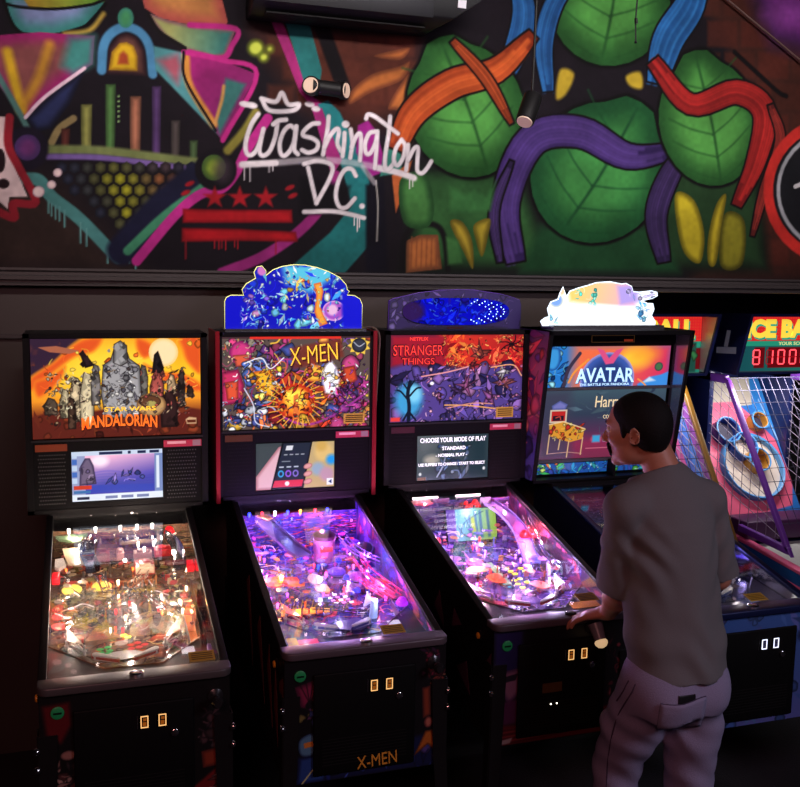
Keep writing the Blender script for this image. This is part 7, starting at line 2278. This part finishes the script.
def field_obj(name, fld, m, parent, wr=None, smooth_it=2):
    V, F = fld.mesh()
    me = bpy.data.meshes.new(name)
    me.vertices.add(len(V))
    me.vertices.foreach_set('co', V.astype(np.float32).ravel())
    me.loops.add(F.size)
    me.loops.foreach_set('vertex_index', F.astype(np.int32).ravel())
    me.polygons.add(len(F))
    me.polygons.foreach_set('loop_start', np.arange(0, F.size, 4, dtype=np.int32))
    me.update(calc_edges=True)
    me.validate()
    # relax
    ed = np.zeros(len(me.edges) * 2, np.int32)
    me.edges.foreach_get('vertices', ed)
    ed = ed.reshape(-1, 2)
    for it in range(smooth_it):
        S = np.zeros_like(V)
        n = np.zeros(len(V))
        np.add.at(S, ed[:, 0], V[ed[:, 1]])
        np.add.at(S, ed[:, 1], V[ed[:, 0]])
        np.add.at(n, ed[:, 0], 1)
        np.add.at(n, ed[:, 1], 1)
        V = V * 0.5 + 0.5 * S / np.maximum(n, 1)[:, None]
    me.vertices.foreach_set('co', V.astype(np.float32).ravel())
    me.update()
    if wr is not None:
        N = np.zeros(len(V) * 3, np.float32)
        me.vertices.foreach_get('normal', N)
        V = V + N.reshape(-1, 3) * wr(V)[:, None]
        me.vertices.foreach_set('co', V.astype(np.float32).ravel())
    me.polygons.foreach_set('use_smooth', [True] * len(me.polygons))
    me.materials.append(m)
    me.update()
    o = bpy.data.objects.new(name, me)
    C.objects.link(o)
    o.parent = parent
    return o


MAN = empty('person', (1.25, -1.38, 0), math.radians(-34))
tag(MAN, 'man in grey T-shirt and jeans leaning a hand on a pinball machine, seen from behind', 'person')
TH = math.radians(40)
Fv = np.array([-math.sin(TH), math.cos(TH), 0])          # body forward (local: x right in view, y away)
Rv = np.array([math.cos(TH), math.sin(TH), 0])           # body right
Uz = np.array([0, 0, 1.0])
SKIN = mat('skin', srgb(186, 124, 100), 0.5, grain=0.10, gscale=60)
SHIRT = mat('grey_tshirt', srgb(110, 108, 110), 0.95, spec=0.15, grain=0.10, gscale=300, bump=0.15)
DENIM = mat('pale_denim', srgb(142, 136, 166), 0.9, spec=0.15, grain=0.16, gscale=260, bump=0.25)
HAIR = mat('black_hair', (0.006, 0.0045, 0.0045), 0.7, spec=0.2, grain=0.5, gscale=260, bump=0.35)


def bp(r, f, z):
    return Rv * r + Fv * f + Uz * z


# joints
ctr = lambda f: bp(0.0, f, 0)
off = np.array([0.0, 0.0, 0])
shC = bp(0, 0.035, 0) + np.array([-0.03, 0, 0])
SL, SR = shC - Rv * 0.165 + Uz * 1.440, shC + Rv * 0.165 + Uz * 1.435
EL = np.array([-0.186, 0.000, 1.140])
WL = np.array([-0.228, 0.190, 0.996])
ER = np.array([0.130, 0.20, 1.16])
WR_ = np.array([-0.06, 0.335, 1.005])
HL, HR = bp(-0.085, 0.0, 0.90), bp(0.085, 0.0, 0.90)
KL, KR = np.array([-0.170, 0.085, 0.50]), np.array([0.070, 0.095, 0.50])
AL, AR = np.array([-0.185, 0.075, 0.09]), np.array([0.060, 0.10, 0.09])
NB, NT = np.array([-0.045, 0.035, 1.52]), np.array([-0.105, 0.045, 1.625])
HC = np.array([-0.156, 0.030, 1.676])                     # head centre
hf = np.array([-0.95, 0.28, -0.13])
hf /= np.linalg.norm(hf)                                    # face direction
hs = np.cross(Uz, hf)
hs /= np.linalg.norm(hs)                                    # towards his left
hu = np.cross(hf, hs)


def hp(f, s_, u):
    return HC + hf * f + hs * s_ + hu * u


HA = (hf, hs, hu)
B = Field((-0.46, -0.30, -0.0), (0.36, 0.50, 1.84), 0.0055)
# trunk and limbs
B.ell(ctr(0.0) + Uz * 0.95, (0.155, 0.112, 0.13), (Rv, Fv, Uz), 0.03)
B.ell(ctr(0.01) + Uz * 1.12, (0.145, 0.105, 0.17), (Rv, Fv, Uz), 0.05)
B.ell(shC + Uz * 1.33, (0.155, 0.105, 0.18), (Rv, Fv, Uz), 0.05)
B.cap(shC - Rv * 0.12 + Uz * 1.44, shC + Rv * 0.12 + Uz * 1.44, 0.048, 0.048, 0.03)
B.cap(NB - Uz * 0.03, NT, 0.062, 0.054, 0.035)
for S, E_, Wr in ((SL, EL, WL), (SR, ER, WR_)):
    B.cap(S - Uz * 0.01, E_, 0.050, 0.045, 0.03)
    B.cap(E_, lerp(E_, Wr, 0.35), 0.045, 0.044, 0.012)
    B.cap(lerp(E_, Wr, 0.35), Wr, 0.044, 0.028, 0.012)
for H_, K, A_ in ((HL, KL, AL), (HR, KR, AR)):
    B.cap(H_, K, 0.085, 0.058, 0.03)
    B.cap(K, lerp(K, A_, 0.4), 0.056, 0.055, 0.015)
    B.cap(lerp(K, A_, 0.4), A_, 0.055, 0.038, 0.015)
    B.cap(A_ - Uz * 0.05, A_ - Uz * 0.055 + Fv * 0.14, 0.03, 0.024, 0.02)


def hand(W0, hdir, sdir, up=Uz):
    h_, s_ = hdir / np.linalg.norm(hdir), sdir / np.linalg.norm(sdir)
    n_ = np.cross(h_, s_)
    if n_[2] < 0:
        n_ = -n_
    P = W0 + h_ * 0.052
    B.cap(W0, W0 + h_ * 0.02, 0.026, 0.026, 0.012)
    B.ell(P, (0.05, 0.042, 0.017), (h_, s_, n_), 0.012)
    for i, (ln, sp) in enumerate(((0.95, 0.031), (1.05, 0.0105), (1.0, -0.0105), (0.8, -0.030))):
        k0 = P + h_ * (0.040 - 0.006 * abs(i - 1)) + s_ * sp
        a = 0.16
        q = k0
        for L, da, r0, r1 in ((0.040, 0.32, 0.0105, 0.0095), (0.026, 0.5, 0.0095, 0.009), (0.020, 0.35, 0.009, 0.0075)):
            dirn = h_ * math.cos(a) - n_ * math.sin(a) + s_ * (sp * 1.4)
            dirn /= np.linalg.norm(dirn)
            e = q + dirn * L * ln
            B.cap(q, e, r0, r1, 0.004)
            q = e
            a += da
    t0 = P - h_ * 0.03 + s_ * 0.032
    t1 = t0 + h_ * 0.030 + s_ * 0.026 - n_ * 0.004
    t2 = t1 + h_ * 0.032 + s_ * 0.006 - n_ * 0.006
    B.cap(t0, t1, 0.015, 0.0115, 0.01)
    B.cap(t1, t2, 0.0115, 0.0088, 0.004)


hand(WL, np.array([-0.84, 0.14, -0.27]), np.array([0.16, 0.98, 0.0]))
hand(WR_, np.array([-0.70, 0.40, -0.28]), np.array([-0.40, -0.70, 0.0]))
# head
B.ell(hp(-0.014, 0, 0.040), (0.100, 0.077, 0.086), HA, 0.02)
B.ell(hp(0.030, 0, -0.015), (0.064, 0.062, 0.085), HA, 0.025)
B.ell(hp(0.030, 0, -0.070), (0.058, 0.052, 0.042), HA, 0.02)
B.ell(hp(0.074, 0, -0.098), (0.020, 0.024, 0.018), HA, 0.018)
B.ell(hp(0.078, 0, 0.032), (0.018, 0.050, 0.013), HA, 0.015)
for sx in (-1, 1):
    B.ell(hp(0.060, sx * 0.044, -0.018), (0.024, 0.020, 0.018), HA, 0.018)
    B.ell(hp(0.088, sx * 0.031, 0.012), (0.010, 0.015, 0.010), HA, 0.010, sub=True)
B.cap(hp(0.090, 0, 0.018), hp(0.112, 0, -0.020), 0.0085, 0.0115, 0.012)
B.ell(hp(0.113, 0, -0.026), (0.012, 0.013, 0.010), HA, 0.006)
for sx in (-1, 1):
    B.ell(hp(0.102, sx * 0.012, -0.029), (0.010, 0.007, 0.007), HA, 0.005)
B.ell(hp(0.091, 0, -0.054), (0.011, 0.024, 0.006), HA, 0.005)
B.ell(hp(0.089, 0, -0.066), (0.011, 0.021, 0.0065), HA, 0.005)
for sx in (-1, 1):
    c0 = hp(-0.012, sx * 0.073, -0.010)
    er = hs * sx * 0.9 - hf * 0.45
    er /= np.linalg.norm(er)
    B.ell(c0 + er * 0.006, (0.017, 0.007, 0.026), (hf + hs * sx * 0.3, er, hu), 0.006)
    for t0_ in np.linspace(-0.6, 3.6, 12):
        q = c0 + er * 0.013 + hf * (-0.0165 * math.sin(t0_)) + hu * (0.0245 * math.cos(t0_))
        q2 = c0 + er * 0.013 + hf * (-0.0165 * math.sin(t0_ + 0.38)) + hu * (0.0245 * math.cos(t0_ + 0.38))
        B.cap(q, q2, 0.0042, 0.0042, 0.003)
    B.ell(c0 + er * 0.014 + hf * 0.006, (0.009, 0.006, 0.012), (hf, er, hu), 0.004, sub=True)
body = field_obj('body', B, SKIN, MAN, smooth_it=2)
for sx in (-1, 1):
    ey = MB().ball(tuple(hp(0.079, sx * 0.031, 0.011)), 0.0125, nu=16, nv=10).build('eye', plast(225, 215, 208), body)
    MB().ball(tuple(hp(0.0865, sx * 0.031 + sx * 0.001, 0.0095)), 0.0062, nu=12, nv=8).build('iris', mat('dark_iris', (0.01, 0.006, 0.004), 0.2), ey)
# short hair cap, eyebrows, moustache
H = Field(HC - 0.15, HC + 0.17, 0.0045)
H.ell(hp(-0.015, 0, 0.040), (0.099, 0.0795, 0.088), HA, 0.0)
H.ell(hp(-0.050, 0, 0.002), (0.062, 0.072, 0.085), HA, 0.03)
H.cut(hp(0.070, 0, 0.076), hf * 0.93 - hu * 0.36)
H.cut(hp(0.030, 0, 0.012), hf * 0.80 - hu * 0.6)
H.cut(hp(-0.06, 0, -0.066), -hu + hf * 0.30)
for sx in (-1, 1):
    H.ell(hp(-0.006, sx * 0.086, -0.020), (0.021, 0.022, 0.030), HA, 0.006, sub=True)
    H.ell(hp(0.024, sx * 0.0655, 0.008), (0.010, 0.008, 0.028), HA, 0.006)
hair = field_obj('hair', H, HAIR, MAN, smooth_it=2)
for sx in (-1, 1):
    MB().tube([tuple(hp(0.090, sx * 0.014, 0.030)), tuple(hp(0.091, sx * 0.028, 0.036)), tuple(hp(0.080, sx * 0.046, 0.031))], [0.0045, 0.005, 0.003], 6).build('eyebrow', HAIR, hair)
mst = Field(HC - 0.15, HC + 0.17, 0.003)
for sx in (-1, 1):
    mst.cap(hp(0.101, sx * 0.002, -0.043), hp(0.090, sx * 0.028, -0.052), 0.007, 0.006, 0.003)
    mst.cap(hp(0.090, sx * 0.028, -0.052), hp(0.083, sx * 0.033, -0.075), 0.006, 0.0045, 0.003)
field_obj('moustache', mst, HAIR, MAN, smooth_it=1)

# T-shirt
T = Field((-0.36, -0.34, 0.86), (0.34, 0.36, 1.64), 0.006)
zs = [0.885, 0.93, 1.02, 1.15, 1.28, 1.38, 1.45, 1.50, 1.54, 1.585]
fo = [0.0, 0.0, 0.008, 0.018, 0.024, 0.032, 0.040, 0.048, 0.055, 0.07]
dx = [0.008, 0.008, 0.0, -0.012, -0.022, -0.028, -0.030, -0.034, -0.040, -0.052]
cx = [Fv[0] * f + x for f, x in zip(fo, dx)]
cy = [Fv[1] * f for f in fo]
T.loft(zs, cx, cy, [0.180, 0.177, 0.172, 0.168, 0.168, 0.168, 0.158, 0.128, 0.098, 0.076], [0.140, 0.136, 0.130, 0.128, 0.130, 0.124, 0.108, 0.092, 0.080, 0.068], Rv, Fv, 0.0)
for S, E_ in ((SL, EL), (SR, ER)):
    sv = Field((-0.36, -0.34, 0.86), (0.34, 0.36, 1.64), 0.006)
    sv.cap(S + Uz * 0.0, lerp(S, E_, 0.5), 0.062, 0.068, 0.02)
    sv.cap(lerp(S, E_, 0.5), lerp(S, E_, 1.12), 0.068, 0.076, 0.02)
    sv.cap(lerp(shC + Uz * 1.50, S, 0.3), S + Uz * 0.004, 0.050, 0.058, 0.04)
    sv.cut(lerp(S, E_, 0.97), (E_ - S) + np.array([0, 0, -0.08]))
    T._put((slice(None),) * 3, sv.d, 0.012)
T.cap(shC - Rv * 0.125 + Uz * 1.448, NB - Uz * 0.012 - Rv * 0.03, 0.062, 0.064, 0.035)
T.cap(shC + Rv * 0.125 + Uz * 1.445, NB - Uz * 0.016 + Rv * 0.03, 0.060, 0.060, 0.035)
T.cut((0, 0, 0.892), (0.03, 0, -1))
T.cut(NB + np.array([-0.008, 0, 0.046]), (-0.42, 0.20, 1.0))


def shirt_wr(V):
    x, y, z = V.T
    p = x * Rv[0] + y * Rv[1]
    f = x * Fv[0] + y * Fv[1]
    r = 0.006 * np.sin(z * 42 + p * 30 + 1.5 * np.sin(p * 26)) * np.exp(-((z - 0.97) / 0.10) ** 2)
    r += 0.008 * np.sin((z * 1.0 + p * 1.5) * 52 + 1.2 * np.sin(z * 19)) * np.exp(-((p + 0.17) / 0.07) ** 2) * np.exp(-((z - 1.27) / 0.13) ** 2)
    r += 0.006 * np.sin((z - p * 1.2) * 46) * np.exp(-((p - 0.15) / 0.07) ** 2) * np.exp(-((z - 1.27) / 0.14) ** 2)
    r += 0.0045 * np.sin(p * 38 + 2.2 * np.sin(z * 7)) * np.exp(-((z - 1.08) / 0.2) ** 2)
    return r


field_obj('t_shirt', T, SHIRT, MAN, wr=shirt_wr)

# jeans
J = Field((-0.36, -0.28, 0.02), (0.32, 0.32, 0.96), 0.006)
J.loft([0.78, 0.84, 0.90, 0.95], [0.0, 0.0, 0.0, 0.0], [0.0, 0.0, 0.0, 0.0], [0.168, 0.172, 0.166, 0.160], [0.122, 0.130, 0.124, 0.115], Rv, Fv, 0.0)
for sx, H_ in ((-1, HL), (1, HR)):
    J.ell(bp(sx * 0.078, -0.058, 0.835), (0.088, 0.080, 0.098), (Rv, Fv, Uz), 0.04)
for H_, K, A_ in ((HL, KL, AL), (HR, KR, AR)):
    J.cap(H_ - Uz * 0.04, lerp(H_, K, 0.6), 0.104, 0.096, 0.03)
    J.cap(lerp(H_, K, 0.6), K, 0.096, 0.080, 0.03)
    J.cap(K, lerp(K, A_, 0.5), 0.080, 0.074, 0.02)
    J.cap(lerp(K, A_, 0.5), A_ - Uz * 0.03, 0.074, 0.072, 0.02)
J.cut((0, 0, 0.945), (0, 0, 1))
J.cut((0, 0, 0.045), (0, 0, -1))


def jean_wr(V):
    x, y, z = V.T
    r = 0.004 * np.sin(z * 60 + x * 34 + 1.4 * np.sin(y * 30)) * np.exp(-((z - 0.50) / 0.10) ** 2)
    r += 0.0045 * np.sin((z + x * 0.9) * 55 + 1.2 * np.sin(x * 24)) * np.exp(-((z - 0.70) / 0.09) ** 2)
    r += 0.005 * np.sin(z * 70 + x * 20) * np.exp(-((z - 0.14) / 0.09) ** 2)
    return r


jeans = field_obj('jeans', J, DENIM, MAN, wr=jean_wr)


def on_jeans(u, z, lift=0.004):
    """the point of the trouser surface met from behind at width u and height z"""
    w = np.linspace(-0.26, 0.25, 240)
    d = J.sample(np.stack([np.full_like(w, u), w, np.full_like(w, z)], -1))
    k = np.argmax(d < 0)
    return np.array([u, w[k] - lift, z])


STITCH = mat('dark_denim_seam', srgb(70, 60, 86), 0.9)
pk = MB()
n_, m_ = 10, 10
quad = [(-0.038, 0.848), (0.100, 0.854), (0.092, 0.725), (-0.048, 0.730)]
rows = []
for j in range(m_ + 1):
    for i in range(n_ + 1):
        s_, t_ = i / n_, j / m_
        a = np.array(quad[0]) * (1 - s_) + np.array(quad[1]) * s_
        b_ = np.array(quad[3]) * (1 - s_) + np.array(quad[2]) * s_
        q = a * (1 - t_) + b_ * t_
        if t_ > 0.75:
            q[1] -= (t_ - 0.75) * 0.09 * (1 - abs(2 * s_ - 1))
        rows.append(tuple(on_jeans(q[0], q[1], 0.006 + 0.012 * max(0, 1 - 2.2 * t_) * (1 - abs(2 * s_ - 1)))))
pk.add(rows, [(j * (n_ + 1) + i, j * (n_ + 1) + i + 1, (j + 1) * (n_ + 1) + i + 1, (j + 1) * (n_ + 1) + i) for j in range(m_) for i in range(n_)])
po = pk.build('back_pocket', DENIM, jeans)
sol = po.modifiers.new('thickness', 'SOLIDIFY')
sol.thickness = 0.004
edge = [rows[j * (n_ + 1)] for j in range(m_ + 1)] + [rows[m_ * (n_ + 1) + i] for i in range(n_ + 1)] + [rows[j * (n_ + 1) + n_] for j in range(m_, -1, -1)]
MB().tube([(a[0], a[1] - 0.001, a[2]) for a in edge], 0.0016, 5).build('pocket_seam', STITCH, po)
MB().tube([(a[0], a[1] - 0.001, a[2]) for a in rows[:n_ + 1]], 0.0022, 5).build('pocket_hem', STITCH, po)
sm = [on_jeans(u, z, 0.001) for u, z in ((-0.118, 0.885), (-0.130, 0.85), (-0.150, 0.80), (-0.166, 0.755), (-0.180, 0.70), (-0.190, 0.64), (-0.196, 0.58), (-0.200, 0.52), (-0.200, 0.44), (-0.20, 0.36))]
MB().tube(smooth_curve(sm, 4), 0.0026, 6).build('side_seam', STITCH, jeans)
fp = [on_jeans(u, z, 0.001) for u, z in ((-0.140, 0.885), (-0.156, 0.84), (-0.176, 0.79))]
MB().tube(smooth_curve(fp, 4), 0.003, 6).build('front_pocket_edge', STITCH, jeans)
for A_ in (AL, AR):
    sh = Field(A_ - 0.2, A_ + 0.26, 0.006)
    base = np.array([A_[0], A_[1], 0.0])
    sh.cap(base + Uz * 0.045 - Fv * 0.03, base + Uz * 0.042 + Fv * 0.15, 0.043, 0.036, 0.01)
    sh.cap(base + Uz * 0.05, base + Uz * 0.09, 0.05, 0.048, 0.02)
    sh.cut((0, 0, 0.004), (0, 0, -1))
    field_obj('shoe', sh, mat('dark_trainer', srgb(40, 38, 42), 0.6), MAN)
# phone sticking out of the back pocket
pa, pb = on_jeans(0.005, 0.852, 0.006), on_jeans(0.076, 0.856, 0.006)
mid = (pa + pb) / 2
ph = MB().box(-0.034, 0.034, -0.004, 0.003, -0.03, 0.016)
Mr = Matrix.Rotation(math.radians(-34), 4, 'Z')
wpos = Mr @ Vector(mid) + Vector((1.25, -1.38, 0))
pho = ph.build('phone', mat('black_phone', (0.012, 0.012, 0.014), 0.3), None, bevel=0.003)
pho.location = wpos
pho.rotation_euler = (math.radians(-6), math.radians(4), math.radians(-34) + math.atan2(pb[1] - pa[1], pb[0] - pa[0]))
tag(pho, 'dark phone sticking out of the back pocket of the jeans', 'phone')
